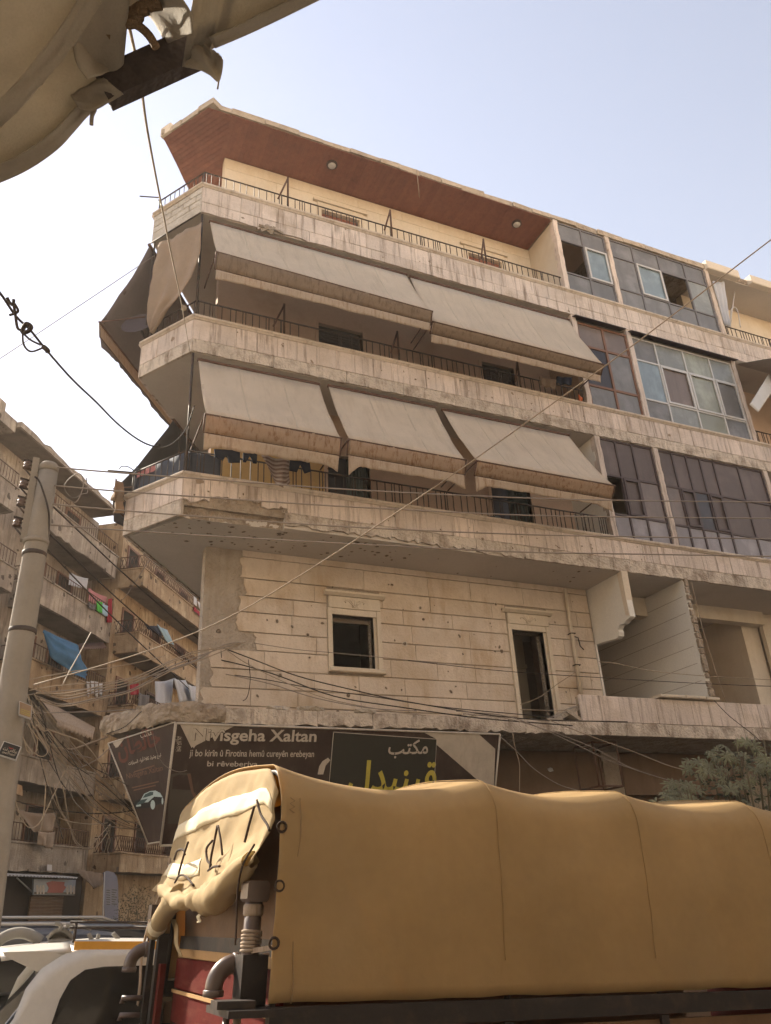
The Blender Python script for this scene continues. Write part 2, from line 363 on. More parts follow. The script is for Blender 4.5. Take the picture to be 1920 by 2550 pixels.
def parapet(zb, zt, seed, lvl):
    core = MB()
    core.strip((.03, .03), (XE, .03), (0, 1), .12, zb + .18, zt - .084)
    core.strip((B2p + CH * -.0 - CHN * .03), (A2 - CHN * .03), -CHN, .12, zb + .181, zt - .085)
    p0 = SB - SN * .03; p1 = SB + SS * 12 - SN * .03
    core.strip(p1[:2], p0[:2], -SN, .12, zb + .182, zt - .086)
    par = core.build('parapet', 'broken_concrete', bld)
    zm = zb + .27
    if lvl == 2:
        # lower band broken away at the corner, ragged further along
        front_panels(par, zm, zt - .086, .40, .05, 'limestone', 1.74, 19.6, seed)
        r = random.Random(5); x = 0.0
        for w, dz in ((.43, .0), (.46, .10), (.40, .13), (.45, .05)):
            pts = [(x + .003, zt - .088), (x + .003, zm + dz)] + [(px, pz) for px, pz in ragged(x + .07, x + w - .06, zm + dz, .045, .07, 30 + int(x * 9))] + [(x + w - .003, zm + dz + r.uniform(-.03, .03)), (x + w - .003, zt - .088)]
            MB().prism([(px, -.012, pz) for px, pz in pts], (0, .05, 0)).build('panel', 'limestone', par); x += w
        x = 1.70; k = 0
        while x < XE - 1:
            w = r.uniform(.7, 1.3); amp = .04 if x < 5.4 else .008
            pts = [(x + .004, zm - .004)] + ragged(x + .004, x + w - .004, zb + (.03 if x < 5.4 else .0) + r.uniform(0, .03 if x < 5.4 else .006), amp, .09, 60 + k) + [(x + w - .004, zm - .004)]
            MB().prism([(px, -.008 + r.uniform(-.004, .008), pz) for px, pz in pts][::1], (0, .05, 0)).build('panel', 'limestone_low', par); x += w; k += 1
        mb = MB()                                # crumbled concrete where the band has gone
        mb.grid(40, 6, lambda a, b: (lerp(-.01, 1.75, a), .125 - .095 * b ** 1.5 + .02 * nz(a * 30, b * 9) + .03 * nz(a * 8, b * 2), lerp(zb - .0, zm + .16, b) + (.03 * nz(a * 14, 1) if b < .1 else 0)))
        mb.build('exposed_concrete', 'broken_concrete', bld)
    else:
        front_panels(par, zm, zt - .086, .385, .05, 'limestone', 0.0, 19.6, seed)
        r = random.Random(seed + 3); x = 0.0; k = 0
        while x < XE - 1:
            w = r.uniform(.9, 1.5); amp = .012
            if lvl == 4 and 1.15 < x + w / 2 < 2.2: amp = .05
            pts = [(x + .004, zm - .004)] + ragged(x + .004, x + w - .004, zb + .008, amp, .12, seed * 50 + k) + [(x + w - .004, zm - .004)]
            MB().prism([(px, -.008 + r.uniform(-.004, .006), pz) for px, pz in pts], (0, .05, 0)).build('panel', 'limestone_low' if lvl == 3 else 'limestone', par); x += w; k += 1
    if lvl == 4:                                 # bare cement blocks on the corner of the top balcony
        hb = (zt - .09 - zb - .2) / 3
        for j in range(3):
            n = 4; L = CHL; off = (.5 if j % 2 else 0) * L / n
            cuts = sorted({0, L} | {min(L, max(0, off + i * L / n)) for i in range(n + 1)})
            for c0, c1 in zip(cuts, cuts[1:]):
                if c1 - c0 < .03: continue
                o, X, N = cham_frame(c0, rng.uniform(.006, .018)); w = c1 - c0
                MB().bbox(.006, w - .006, 0, .06, .006, hb - .006, .012).build('block', 'cement_block', par, mw=axes((o.x, o.y, zb + .2 + j * hb), X, -N, (0, 0, 1)))
        strip_panels(par, cham_frame, CHL, zb, zb + .2, .7, .05, 'cement_block', seed)
    else:
        strip_panels(par, cham_frame, CHL, zm, zt - .086, .45, .05, 'limestone', seed)
        strip_panels(par, cham_frame, CHL, zb, zm, .7, .05, 'limestone_low', seed + 1)
    strip_panels(par, side_frame, 12., zb, zt - .086, .8, .05, 'limestone', seed + 2)
    cap_run(par, fr_front, XE - .5, zt, 2.3, seed)
    cap_run(par, lambda a, o: cham_frame(a, o), CHL + .035, zt - .003, 2.0, seed + 1)
    cap_run(par, lambda a, o: side_frame(a, o), 12., zt - .005, 2.4, seed + 2)
    return par
slab('balcony_slab', B2 + .003, B2 + .2, 'soffit', bld, d=.13)
MB().box(1.70, XE, .04, .135, B2 + .004, B2 + .19).build('slab_edge', 'soffit', bld)
slab('balcony_slab', B3 + .003, B3 + .2, 'soffit_clean', bld)
slab('balcony_slab', B4 + .003, B4 + .2, 'soffit_clean', bld)
parapet(B2, Z2, 11, 2); parapet(B3, Z3, 12, 3); parapet(B4, Z4, 13, 4)
# shell hole in the top parapet
q = PY(240 + 1095 / 2.524, 230 + 855 / 2.524, -.02)
hole = MB()
for k in range(14):
    a = rng.uniform(0, 6.3); rr = rng.uniform(0, .2)
    hole.obox((q.x + cos(a) * rr * 1.3, -.012 + rng.uniform(-.015, .01), q.z - .02 + sin(a) * rr * .55), (cos(a), .2, sin(a)), (0, 1, .2), (-sin(a), 0, cos(a)), rng.uniform(.03, .09), .012, rng.uniform(.015, .04))
hole.build('shell_damage', 'broken_concrete', bld)

# ---- balcony railings
def railing(zt, xs_, seed, h=.39, inset=.06, cham=True, side=6.0, m='iron', gap=None):
    r = random.Random(seed)
    mb = MB(); z = zt + h
    def bar(p, q, rad): mb.tube([p, q], rad, 5)
    for x0, x1 in xs_:
        bar((x0, inset, z), (x1, inset, z), .016); bar((x0, inset, zt + .05), (x1, inset, zt + .05), .01)
        x = x0
        while x < x1: bar((x, inset, zt - .02), (x, inset, z), .014); x += 1.6
    if cham:
        c0, c1 = CP(.02, -inset, z), CP(CHL - .04, -inset, z); bar(c0, c1, .016)
        c0, c1 = CP(.02, -inset, zt + .05), CP(CHL - .04, -inset, zt + .05); bar(c0, c1, .01)
        bar(CP(CHL - .05, -inset, zt - .02), CP(CHL - .05, -inset, z), .014)
        bar(ST(0, -inset, z), ST(side, -inset, z), .016)
    ro = mb.build('railing', m, bld)
    bmesh_ = MB().box(-.007, .007, -.007, .007, -.02, h).mesh('baluster', m)
    for x0, x1 in xs_:
        x = x0 + .05
        while x < x1:
            if not (gap and gap(x)): obj('baluster', bmesh_, ro, mw=TR(x, inset, zt))
            x += r.choice((.055, .10, .13, .16, .17, .13))
    if cham:
        a = .08
        while a < CHL - .05: obj('baluster', bmesh_, ro, mw=Matrix.Translation(CP(a, -inset, zt))); a += r.choice((.10, .13, .15))
        a = .1
        while a < side: obj('baluster', bmesh_, ro, mw=Matrix.Translation(ST(a, -inset, zt))); a += .2
    return ro
railing(Z4, [(.03, C1 - .05)], 21); railing(Z3, [(.03, C1 - .05)], 22, gap=lambda x: 2.0 < x < 2.75); railing(Z2, [(.03, C1 - .05)], 23, h=.44)
railing(Z4, [(C3 + .25, XE - 1)], 24, cham=False); railing(Z3, [(C3 + .2, XE - 1)], 25, cham=False)
# left-over awning arms: an upright and a stay leaning outwards
for (zt, u1, v1, ht) in ((Z4, 622 * 1.1525, 415 * 1.1525, .78), (Z4, 845 * 1.1525, 485 * 1.1525, .74), (Z4, 1048 * 1.1525, 545 * 1.1525, .72), (Z3, 614 * 1.1525, 683 * 1.1525, .62), (Z3, 860 * 1.1525, 745 * 1.1525, .62), (Z3, 1120 * 1.1525, 800 * 1.1525, .6)):
    x = PY(u1, v1, .08).x
    ht += .2; mb = MB().tube([(x, .08, zt + .05), (x, .08, zt + ht)], .022, 5); mb.tube([(x, .07, zt + ht - .02), (x - .27, -.12, zt + .06)], .02, 5)
    mb.build('awning_arm', 'rust_iron', bld)
MB().tube([(.04, .05, Z3), (.04, .05, B4)], .022, 6).build('post', 'iron', bld)
MB().tube([(.03, .05, Z2), (.03, .05, B3)], .022, 6).build('post', 'iron', bld)
p = ST(.02, -.05, 0); MB().tube([(p.x, p.y, Z3), (p.x, p.y, B4)], .02, 6).build('post', 'iron', bld)
p = ST(1.8, -.05, 0); MB().tube([(p.x, p.y, Z2), (p.x, p.y, B3)], .02, 6).build('post', 'iron', bld)

# ---- walls behind the balconies
def wall_open(mb, x0, x1, y0, y1, z0, z1, ops):
    """wall with rectangular openings (xa, xb, za, zb)"""
    ops = sorted(ops); x = x0
    for xa, xb, za, zb in ops:
        mb.box(x, xa, y0, y1, z0, z1)
        if za > z0: mb.box(xa, xb, y0, y1, z0, za)
        if zb < z1: mb.box(xa, xb, y0, y1, zb, z1)
        x = xb
    mb.box(x, x1, y0, y1, z0, z1); return mb
WX = .63                                         # wall corner
def xpair(y, *uv): return [PY(u, v, y).x for u, v in uv]
def level_walls(z0, z1, ops, m):
    mb = wall_open(MB(), WX, C1 - .0, WY, WY + .2, z0, z1, ops)
    w = mb.build('wall', m, bld)
    c = Vector((WX, WY, 0)); d = SS
    MB().strip((c + d * .3)[:2], (c + d * 11)[:2], Vector((.83188, -.55496)), .2, z0, z1).build('side_wall', m, bld)
    return w
# top floor (roller shutters half hidden by the parapet)
w5 = [(PY(800 + 5 / 2.524, 350 + 440 / 2.524, WY), PY(800 + 225 / 2.524, 350 + 500 / 2.524, WY)), (PY(800 + 925 / 2.524, 350 + 710 / 2.524, WY), PY(800 + 1118 / 2.524, 350 + 770 / 2.524, WY))]
ops5 = [(a.x - .02, b.x + .05, Z4 - .3, a.z) for a, b in w5]
level_walls(B4 + .2, ZR0 - .03, ops5, 'cream_wall')
for xa, xb, za, zb in ops5:
    wdw = MB().box(xa - .0, xb, WY + .1, WY + .13, za, zb).build('window', 'pane_dark', bld)
    sm = MB().bbox(0, xb - xa - .04, 0, .02, 0, .05, .006).mesh('slat', 'shutter_red'); z = zb - .06
    for k in range(8): obj('slat', sm, wdw, mw=TR(xa + .02, WY + .06, z - .004)); z -= .056
    t = MB(); t.box(xa - .1, xa - .003, WY - .03, WY + .05, za, zb); t.box(xb + .003, xb + .1, WY - .03, WY + .05, za, zb); t.box(xa - .1, xb + .1, WY - .031, WY + .05, zb + .002, zb + .22)
    t.build('window_surround', 'trim_stone', wdw); MB().box(xa - .2, xb + .2, WY - .07, WY - .004, zb + .225, zb + .29).build('lintel_hood', 'trim_stone', wdw)
wt = None
for j in range(7):
    z0 = Z4 - .1 + j * .335; z1 = z0 + .335; x = WX + .01; r5 = random.Random(90 + j)
    if z1 > ZR0 - .04: z1 = ZR0 - .04
    if z1 - z0 < .05: break
    while x < C1 - .03:
        q = min(x + r5.uniform(.8, 1.3), C1 - .01); segs = [(x, q)]
        for xa, xb, za, zb in ops5:
            if z0 < zb + .30: segs = [s_ for p_, q_ in segs for s_ in ((p_, min(q_, xa - .21)), (max(p_, xb + .21), q_)) if s_[1] - s_[0] > .04]
        for p_, q_ in segs: MB().zbox(p_ + .001, q_ - .001, WY - .012 + r5.uniform(-.002, .002), WY - .001, z0 + .003, z1 - .003, .002, .005).build('wall_stone', 'cream_wall', bld)
        x = q
# fourth floor, brown wall with dark shutters
ZS = PY(792, 803, WY).z
s4 = xpair(WY, (792, 801), (902, 830)) + xpair(WY, (1197, 898), (1277, 920))
level_walls(B3 + .2, B4 + .003, [(s4[0], s4[1], Z3 - .4, ZS), (s4[2], s4[3], Z3 - .4, ZS)], 'tan_wall')
for xa, xb in ((s4[0], s4[1]), (s4[2], s4[3])):
    d = MB().box(xa, xb, WY + .12, WY + .15, Z3 - .4, ZS + .01).build('shutter_door', 'shutter_dark', bld)
    sm = MB().bbox(0, xb - xa - .04, 0, .02, 0, .06, .006).mesh('slat', 'shutter_dark'); z = ZS - .07
    for k in range(24): obj('slat', sm, d, mw=TR(xa + .02, WY + .08, z)); z -= .066
    for xj in (xa - .07, xb): MB().box(xj, xj + .07, WY - .03, WY + .1, Z3 - .4, ZS + .01).build('door_jamb', 'tan_wall', d)
# third floor, ochre wall with curtained doors
s3 = xpair(WY, (816, 1165), (921, 1190)) + xpair(WY, (1224, 1238), (1322, 1255))
level_walls(B2 + .2, B3 + .003, [(s3[0], s3[1], Z2 - .4, Z2 + 1.5), (s3[2], s3[3], Z2 - .4, Z2 + 1.5)], 'tan_wall')
MB().box(WX + .01, s3[0] - .08, WY - .012, WY - .002, B2 + .21, B3 - .01).build('ochre_render', 'yellow_wall', bld)
for xa, xb in ((s3[0], s3[1]), (s3[2], s3[3])):
    d = MB().box(xa, lerp(xa, xb, .5), WY + .1, WY + .14, Z2 - .4, Z2 + 1.5).build('door', 'pane_dark', bld)
    cu = MB().grid(24, 2, lambda a, b: (lerp(lerp(xa, xb, .48), xb, a), WY + .08 + .03 * sin(a * 40), lerp(Z2 - .4, Z2 + 1.5, b)), .01); cu.build('curtain', 'curtain_teal', d)
    for xj in (xa - .07, xb): MB().box(xj, xj + .07, WY - .03, WY + .1, Z2 - .4, Z2 + 1.5).build('door_jamb', 'tan_wall', d)
# cross walls closing the open balconies
for z0, z1, m in ((Z4 - .5, ZR0 - .03, 'cream_wall'), (Z3 - .5, B4, 'tan_wall'), (Z2 - .5, B3, 'grey_wall')):
    MB().box(C1 + .0, C1 + .12, .1, WY + .2, z0, z1 - .002).build('cross_wall', m, bld)
# corner columns with chipped edges, one to each bay and floor
for cx in (C1, C2, C3):
    for z0, z1 in ((Z4, ZR0), (Z3, B4), (Z2, B3)):
        r = random.Random(int(cx * 10 + z0)); L_ = ragged(z0 - .05, z1 + .002, 0, .012, .12, int(cx * 7 + z0)); 
        pts = [(cx - .005 + d, .005, z) for z, d in L_] + [(cx + .125 + d, .005, z) for z, d in reversed(L_)]
        MB().prism(pts, (0, .16, 0)).build('column', 'limestone', bld)

# ---- glazed balconies
def glazing(x0, x1, z0, z1, cols, rows, fm, panes, y=.07, fw=.045, sash=()):
    """cols / rows: fractions of the dividing lines; panes[r][c] names a material or None for an open light"""
    X = [lerp(x0, x1, c) for c in cols]; Zs = [lerp(z0, z1, r) for r in rows]
    fr = MB()
    for i, x in enumerate(X): fr.box(x - fw / 2, x + fw / 2, y - .03, y + .03, z0, z1)
    for z in Zs: fr.box(x0 - fw / 2 + .002, x1 + fw / 2 - .002, y - .027, y + .027, z - fw / 2, z + fw / 2)
    fo = fr.build('glazed_screen', fm, bld)
    for r in range(len(rows) - 1):
        for c in range(len(cols) - 1):
            pm = panes[r][c]
            if pm is None: continue
            a, b, lo, hi = X[c] + fw / 2 - .003, X[c + 1] - fw / 2 + .003, Zs[r] + fw / 2 - .003, Zs[r + 1] - fw / 2 + .003
            MB().box(a, b, y - .006, y + .006, lo, hi).build('pane', pm, fo)
            if (r, c) in sash:
                s_ = MB(); k = .05; yy = y - .05
                s_.box(a, b, yy, yy + .03, lo, lo + k); s_.box(a, b, yy, yy + .03, hi - k, hi); s_.box(a, a + k, yy + .001, yy + .029, lo + k, hi - k); s_.box(b - k, b, yy + .001, yy + .029, lo + k, hi - k)
                s_.build('sash', sash[(r, c)], fo)
    return fo
G, BL, PA, DK, BR, FRO, GR, PB = 'pane_grey', 'pane_blue', 'pane_pale', 'pane_dark', 'pane_brown', 'pane_frost', 'pane_green', 'panel_brown'
x12, x23 = (C1 + .14, C2 - .03), (C2 + .15, C3 - .03)
glazing(*x12, Z4 + .02, ZR0 - .02, (0, .5, 1), (0, .27, .75, 1), 'grey_frame', [[G, G], [None, BL], [G, G]], sash={(1, 1): 'silver_frame'})
glazing(*x23, Z4 + .02, ZR0 - .02, (0, .23, .50, .78, 1), (0, .27, .75, 1), 'grey_frame', [[G, G, G, G], [G, BL, None, PA], [G, G, G, G]], sash={(1, 1): 'silver_frame'})
glazing(*x12, Z3 + .02, B4 - .16, (0, .52, 1), (0, .25, .72, 1), 'brown_frame', [[G, G], [DK, G], [BR, BR]], fw=.06)
glazing(*x23, Z3 + .02, B4 - .16, (0, .22, .50, .77, 1), (0, .24, .72, 1), 'silver_frame', [[G, PA, GR, G], [BL, BR, GR, G], [G, PA, GR, PA]], sash={(1, 1): 'silver_frame', (1, 2): 'silver_frame', (1, 3): 'silver_frame'})
glazing(*x12, Z2 + .02, B3 - .02, (0, .30, .62, 1), (0, .23, .62, 1), 'dark_frame', [[FRO, FRO, FRO], [None, PB, BR], [PB, PB, PB]], sash={(1, 1): 'dark_frame'})
glazing(*x23, Z2 + .02, B3 - .02, (0, .13, .26, .39, .52, .76, 1), (0, .22, .62, 1), 'dark_frame', [[FRO] * 6, [BR, PB, DK, PB, PB, PB], [PB] * 6], sash={(1, 1): 'dark_frame', (1, 3): 'dark_frame'})
# sheet-metal drip canopies over the fourth-floor screens
for xa, xb in ((C1 + .02, C2 - .12), (C2 + .05, C3 + .12)):
    MB().prism([(xa, .1, B4 - .005), (xa, -.13, B4 - .1), (xa, -.13, B4 - .115), (xa, .1, B4 - .03)], (xb - xa, 0, 0)).build('drip_canopy', 'dark_frame', bld)
# rooms behind the glass
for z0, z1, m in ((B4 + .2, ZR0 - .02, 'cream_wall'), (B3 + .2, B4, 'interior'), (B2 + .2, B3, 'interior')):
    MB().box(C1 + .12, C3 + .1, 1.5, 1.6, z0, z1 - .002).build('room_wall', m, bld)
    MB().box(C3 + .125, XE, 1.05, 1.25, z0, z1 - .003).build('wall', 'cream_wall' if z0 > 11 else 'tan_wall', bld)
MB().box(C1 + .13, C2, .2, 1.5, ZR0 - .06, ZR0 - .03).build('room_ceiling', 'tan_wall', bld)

# ---- roof: slab, boarded soffit, rough coping stones
slab('roof_slab', ZR0 + .003, ZR1 - .03, 'broken_concrete', bld, d=.06)
sf = MB().prism([(.5, .06, ZR0 - .004), (C1 - .02, .06, ZR0 - .004), (C1 - .02, WY + .02, ZR0 - .004), (WX, WY + .02, ZR0 - .004)], (0, 0, .006)).build('soffit_board', 'wood_panel', bld)
pm = MB().box(0, .094, .02, WY - .002, -.012, 0).mesh('plank', 'wood_panel'); x = .52
while x < C1 - .1: obj('plank', pm, sf, mw=TR(x, 0, ZR0 - .006 - rng.uniform(0, .002))); x += .0985
def clip(poly, n, d, keep_less):
    out = []
    for i, p in enumerate(poly):
        q_ = poly[(i + 1) % len(poly)]; a = n.dot(p) - d; b = n.dot(q_) - d
        if keep_less: a, b = -a, -b
        if a >= 0: out.append(p)
        if (a > 0 > b) or (a < 0 < b): out.append(p + (q_ - p) * (a / (a - b)))
    return out
Wc = Vector((WX, WY + .02)); s2 = Vector(SS[:2])
for poly in ([Vector((.505, .03)), Vector((.02, .03)), B2p + Vector((.03, .0)), Wc], [B2p + Vector((.03, 0)), B2p + s2 * 7 + Vector((.03, 0)), Wc + s2 * 6.6, Wc]):
    nn = Vector((CH.y, -CH.x)); ds = [nn.dot(p) for p in poly]; d = min(ds)
    while d < max(ds):
        pp = clip(clip(poly, nn, d + .002, False), nn, d + .098, True)
        if len(pp) >= 3: MB().prism([(p.x, p.y, ZR0 - .018) for p in pp], (0, 0, .014)).build('plank', 'wood_panel', sf)
        d += .1
rs = random.Random(3)
def coping(frame, L, m='roof_stone', a0=0., hh=(.155, .185)):
    a = a0
    while a < L:
        w = rs.uniform(.4, .85); h = rs.uniform(*hh); o, X, N = frame(a, rs.uniform(-.015, .015)); e = .006
        P = []
        for z in (ZR0 + .02 + rs.uniform(-.008, .01), ZR0 + h):
            for dx, dy in ((e, 0), (w - e, 0), (w - e, .3), (e, .3)):
                P.append(o + X * (dx + rs.uniform(-.006, .006)) - N * (dy + rs.uniform(-.012, .02)) + Vector((0, 0, z + rs.uniform(-.008, .008))))
        MB().hexa(P).build('coping_stone', m, bld); a += w
coping(fr_front, C3 - .3); coping(lambda a, o: cham_frame(a, o), CHL - .1); coping(lambda a, o: side_frame(a, o), 12.)
o_, X_, N_ = cham_frame(0., .03)
MB().hexa([o_ + X_ * a - N_ * b + Vector((0, 0, z)) for z in (ZR0 + .012, ZR0 + .26) for a, b in ((-.03, 0), (.26, 0), (.26, .25), (-.03, .25))]).build('coping_stone', 'roof_white', bld)  # corner block, its sunlit brightness put into the paler colour
for x0, x1 in ((C3 + .05, C3 + 1.25), (C3 + 1.7, XE - .6)):
    MB().bbox(x0, x1, -.1, .3, ZR0 - .02, ZR0 + .26, .02).build('coping_stone', 'roof_white', bld)
MB().box(C3 + .16, XE, .08, WY + .1, ZR0 - .03, ZR0 + .0).build('soffit_plaster', 'soffit', bld)

MB().prism([(3.4, 4.75, -1.8), (XE, 4.75, -1.8), (XE, 12.3, -1.8), (8.5, 12.3, -1.8)], (0, 0, 18.5)).build('light_stop_block', 'interior', bld)  # unseen solid block added to stop light leaking into the rooms

# ------------------------------------------------------------------ the other side of the street, behind the viewer
mat('far_render', (.42, .365, .30), var=.14, bump=.1, streak=.3, scol=(.3, .2, .13))
def opposite(x0, x1, h, seed, label):
    t = thing('street_building', label, 'building', ((x0 + x1) / 2, -17, gz((x0 + x1) / 2)), 'buildings across the street behind the viewer')
    y0, y1 = -14.2, -24.0; ops = []; r = random.Random(seed)
    mb = MB(); n = int(h // 3.2)
    for k in range(n + 1):
        z0 = -2.0 if k == 0 else 1.0 + (k - 1) * 3.2 + .9; z1 = 1.0 + k * 3.2 + .9 if k < n else h
        o = []
        if k < n:
            x = x0 + 1.0
            while x < x1 - 2: o.append((x, x + 1.3, z1 - 1.7, z1 - .35)); x += 3.1
        wall_open(mb, x0, x1, y0 - .3, y0, z0, z1 - .0, o)
        for xa, xb, za, zb in o: MB().box(xa, xb, y0 - .25, y0 - .22, za, zb).build('window', 'pane_dark', t)
        if k: MB().box(x0 + .4, x1 - .4, y0 + .001, y0 + .9, z0 - .35, z0 - .2).build('balcony', 'far_render', t); MB().box(x0 + .4, x1 - .4, y0 + .82, y0 + .9, z0 - .199, z0 + .5).build('balcony_parapet', 'far_render', t)
    mb.build('wall', 'far_render', t)
    MB().box(x0, x1, y1, y0 - .3, h - .2, h).build('roof', 'far_render', t); MB().box(x0, x0 + .3, y1, y0 - .3, -2, h - .2).build('end_wall', 'far_render', t); MB().box(x1 - .3, x1, y1, y0 - .3, -2, h - .2).build('end_wall', 'far_render', t)
for i, (x0, x1, h) in enumerate(((-26, -9, 14.5), (-8.6, 9, 16.2), (9.4, 27, 15.2))):
    opposite(x0, x1, h, i, ('sunlit cream apartment block behind the viewer, up the street', 'sunlit cream apartment block directly behind the viewer', 'sunlit cream apartment block behind the viewer, down the street')[i])

# ------------------------------------------------------------------ first floor
FY = 1.15
WIN = (2.91, 3.72, 5.35, 6.31); DOR = (6.64, 7.40, LT - .02, 6.32)
wf = wall_open(MB(), .64, 8.66, FY, FY + .25, LT - .02, B2 + .003, [WIN, DOR]).build('first_floor_wall', 'rough_plaster', bld)
MB().strip((.64 + SS.x * .35, FY + SS.y * .35), (.64 + SS.x * 11, FY + SS.y * 11), Vector((.83188, -.55496)), .2, LT - .02, B2 + .002).build('side_wall', 'rough_plaster', bld)
MB().box(1.28, 8.62, FY - .035, FY - .003, 7.225, B2 - .004).build('string_course', 'wall_block', wf)
rows = [7.222, 6.825, 6.505, 6.215, 5.865, 5.555, 5.225, 4.91, 4.625, LT]
starts = [1.263, 1.336, 1.265, 1.213, 1.535, .78, .83, .68, .66]
keep_out = [(WIN[0] - .085, WIN[1] + .135, WIN[2] - .09, WIN[3] + .36), (DOR[0] - .085, DOR[1] + .135, LT - .1, DOR[3] + .36)]
rb = random.Random(17)
for j, xs0 in enumerate(starts):
    z1, z0 = rows[j], rows[j + 1]; x = xs0; first = True
    cuts = [xs0]
    while x < 8.6: x += rb.uniform(.75, 1.35); cuts.append(min(x, 8.62))
    for a, b in zip(cuts, cuts[1:]):
        segs = [(a, b)]
        for ka, kb, kz0, kz1 in keep_out:
            if z1 > kz0 + .02 and z0 < kz1 - .02:
                ns_ = []
                for p, q in segs:
                    if q <= ka or p >= kb: ns_.append((p, q)); continue
                    if p < ka: ns_.append((p, ka))
                    if q > kb: ns_.append((kb, q))
                segs = ns_
        for p, q in segs:
            if q - p < .05: continue
            dy = rb.uniform(-.004, .006)
            if p == xs0:                         # broken first stone of the course
                L_ = ragged(z0 + .01, z1 - .012, 0, .035, .07, 100 + j)
                MB().prism([(p + d, FY - .032 + dy, z) for z, d in L_] + [(q - .004, FY - .032 + dy, z1 - .012), (q - .004, FY - .032 + dy, z0 + .01)], (0, .031 - dy * .5, 0)).build('stone_block', 'wall_block', wf)
            else:
                MB().zbox(p + .0015, q - .0015, FY - .034 + dy, FY - .001, z0 + .005, z1 - .006, .004, .011).build('stone_block', 'wall_block', wf)
def surround(W, sill):
    xa, xb, za, zb = W; o = MB(); y0 = FY - .07
    o.box(xa - .08, xa, y0, FY + .12, za, zb + .11); o.box(xb + .05, xb + .13, y0, FY + .12, za, zb + .11); o.box(xb, xb + .048, FY - .02, FY + .12, za, zb + .06)
    o.box(xa + .002, xb + .048, y0 + .012, FY + .12, zb + .0, zb + .11)
    w = o.build('window' if sill else 'doorway', 'trim_stone', bld)
    MB().bbox(xa - .06, xb + .13, y0 - .005, FY - .002, zb + .115, zb + .335, .008).build('lintel', 'trim_stone', w)
    MB().prism([(xa - .15, FY - .001, zb + .34), (xa - .15, y0 - .02, zb + .34), (xa - .15, y0 - .075, zb + .385), (xa - .15, y0 - .075, zb + .42), (xa - .15, FY - .001, zb + .42)], (xb - xa + .36, 0, 0)).build('lintel_hood', 'trim_stone', w)
    if sill: MB().bbox(xa - .09, xb + .17, y0 - .05, FY + .1, za - .085, za - .003, .015).build('sill', 'trim_stone', w)
    c = MB(); mx = (xa + xb) / 2 + .03; zz = zb + .16; yy = y0 - .008       # carved palmette
    for sx in (-1, 1):
        for r_, h_ in ((.17, .11), (.10, .125)):
            c.tube([(mx + sx * r_ * .12, yy, zz), (mx + sx * r_ * .5, yy, zz + h_ * .6), (mx + sx * r_ * .9, yy, zz + h_), (mx + sx * r_ * 1.12, yy, zz + h_ * .75), (mx + sx * r_ * .98, yy, zz + h_ * .55)], .011, 5)
    c.tube([(mx, yy, zz), (mx, yy, zz + .13)], .012, 5); c.tube([(mx - .06, yy, zz - .01), (mx + .06, yy, zz - .01)], .012, 5)
    c.build('carving', 'trim_stone', w)
    return w
surround(WIN, True); surround(DOR, False)
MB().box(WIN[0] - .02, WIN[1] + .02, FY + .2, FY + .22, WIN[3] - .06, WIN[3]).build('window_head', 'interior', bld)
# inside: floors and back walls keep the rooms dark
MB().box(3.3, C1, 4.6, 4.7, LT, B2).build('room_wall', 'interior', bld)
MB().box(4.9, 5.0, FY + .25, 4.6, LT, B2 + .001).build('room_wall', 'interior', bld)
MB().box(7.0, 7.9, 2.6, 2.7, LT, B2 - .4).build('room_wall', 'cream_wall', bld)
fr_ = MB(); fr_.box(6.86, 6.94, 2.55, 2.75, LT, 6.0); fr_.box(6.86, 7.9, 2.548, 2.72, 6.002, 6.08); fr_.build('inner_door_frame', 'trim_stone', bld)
# drain pipe with brackets
pa, pb = PY(1220 + 445 / 2.38, 1380 + 210 / 2.38, 1.05), PY(1220 + 540 / 2.38, 1380 + 825 / 2.38, 1.05)
dp = MB().tube([pa, pa.lerp(pb, .42), pa.lerp(pb, .43) + Vector((.01, 0, 0)), pb], [.035, .035, .042, .04], 8).build('drain_pipe', 'trim_stone', bld)
for f in (.44, .74): 
    c_ = pa.lerp(pb, f); MB().tube([c_ + Vector((-.05, .06, 0)), c_ + Vector((-.05, -.04, 0)), c_ + Vector((.05, -.05, 0)), c_ + Vector((.06, .06, 0))], .012, 5).build('bracket', 'iron', dp)
c_ = pa.lerp(pb, .46); MB().tube([c_, c_ + Vector((.09, -.06, -.05)), c_ + Vector((.12, -.05, -.22)), c_ + Vector((.17, -.08, -.3))], .014, 5).build('loose_strap', 'iron', dp)
# partition 1, broken off; partition 2 with a shattered front edge
yz = [(0.03, B2), (0.0, 6.92), (-.02, 6.40), (.03, 6.375), (.12, 6.36), (.2, 6.32), (.33, 6.33), (.40, 6.26), (.38, 6.2), (.40, 6.13), (.48, 6.10), (.75, 6.13), (1.0, 6.155), (FY + .02, 6.16), (FY + .02, B2)]
MB().prism([(C1 + .0, y, z) for y, z in yz], (.13, 0, 0)).build('broken_partition', 'grey_wall', bld)
MB().prism([(C1 - .012, y, z) for y, z in [(.12, B2), (.09, 6.45), (.0, 6.42), (-.02, B2)]], (.155, 0, 0)).build('partition_edge', 'trim_stone', bld)
L_ = ragged(LT + .4, B2, .0, .035, .11, 77)
MB().prism([(C2, .02 + abs(d), z) for z, d in L_] + [(C2, 3.4, B2), (C2, 3.4, LT + .4)], (.12, 0, 0)).build('partition', 'grey_wall', bld)
eg = MB()
for k in range(16):
    z = lerp(LT + .5, B2 - .06, k / 15); eg.obox((C2 + .06, .012 + rng.uniform(-.02, .02), z), (1, 0, 0), (0, 1, rng.uniform(-.3, .3)), (0, 0, 1), .058 * rng.uniform(.7, 1.), .03, .09 * rng.uniform(.5, 1.))
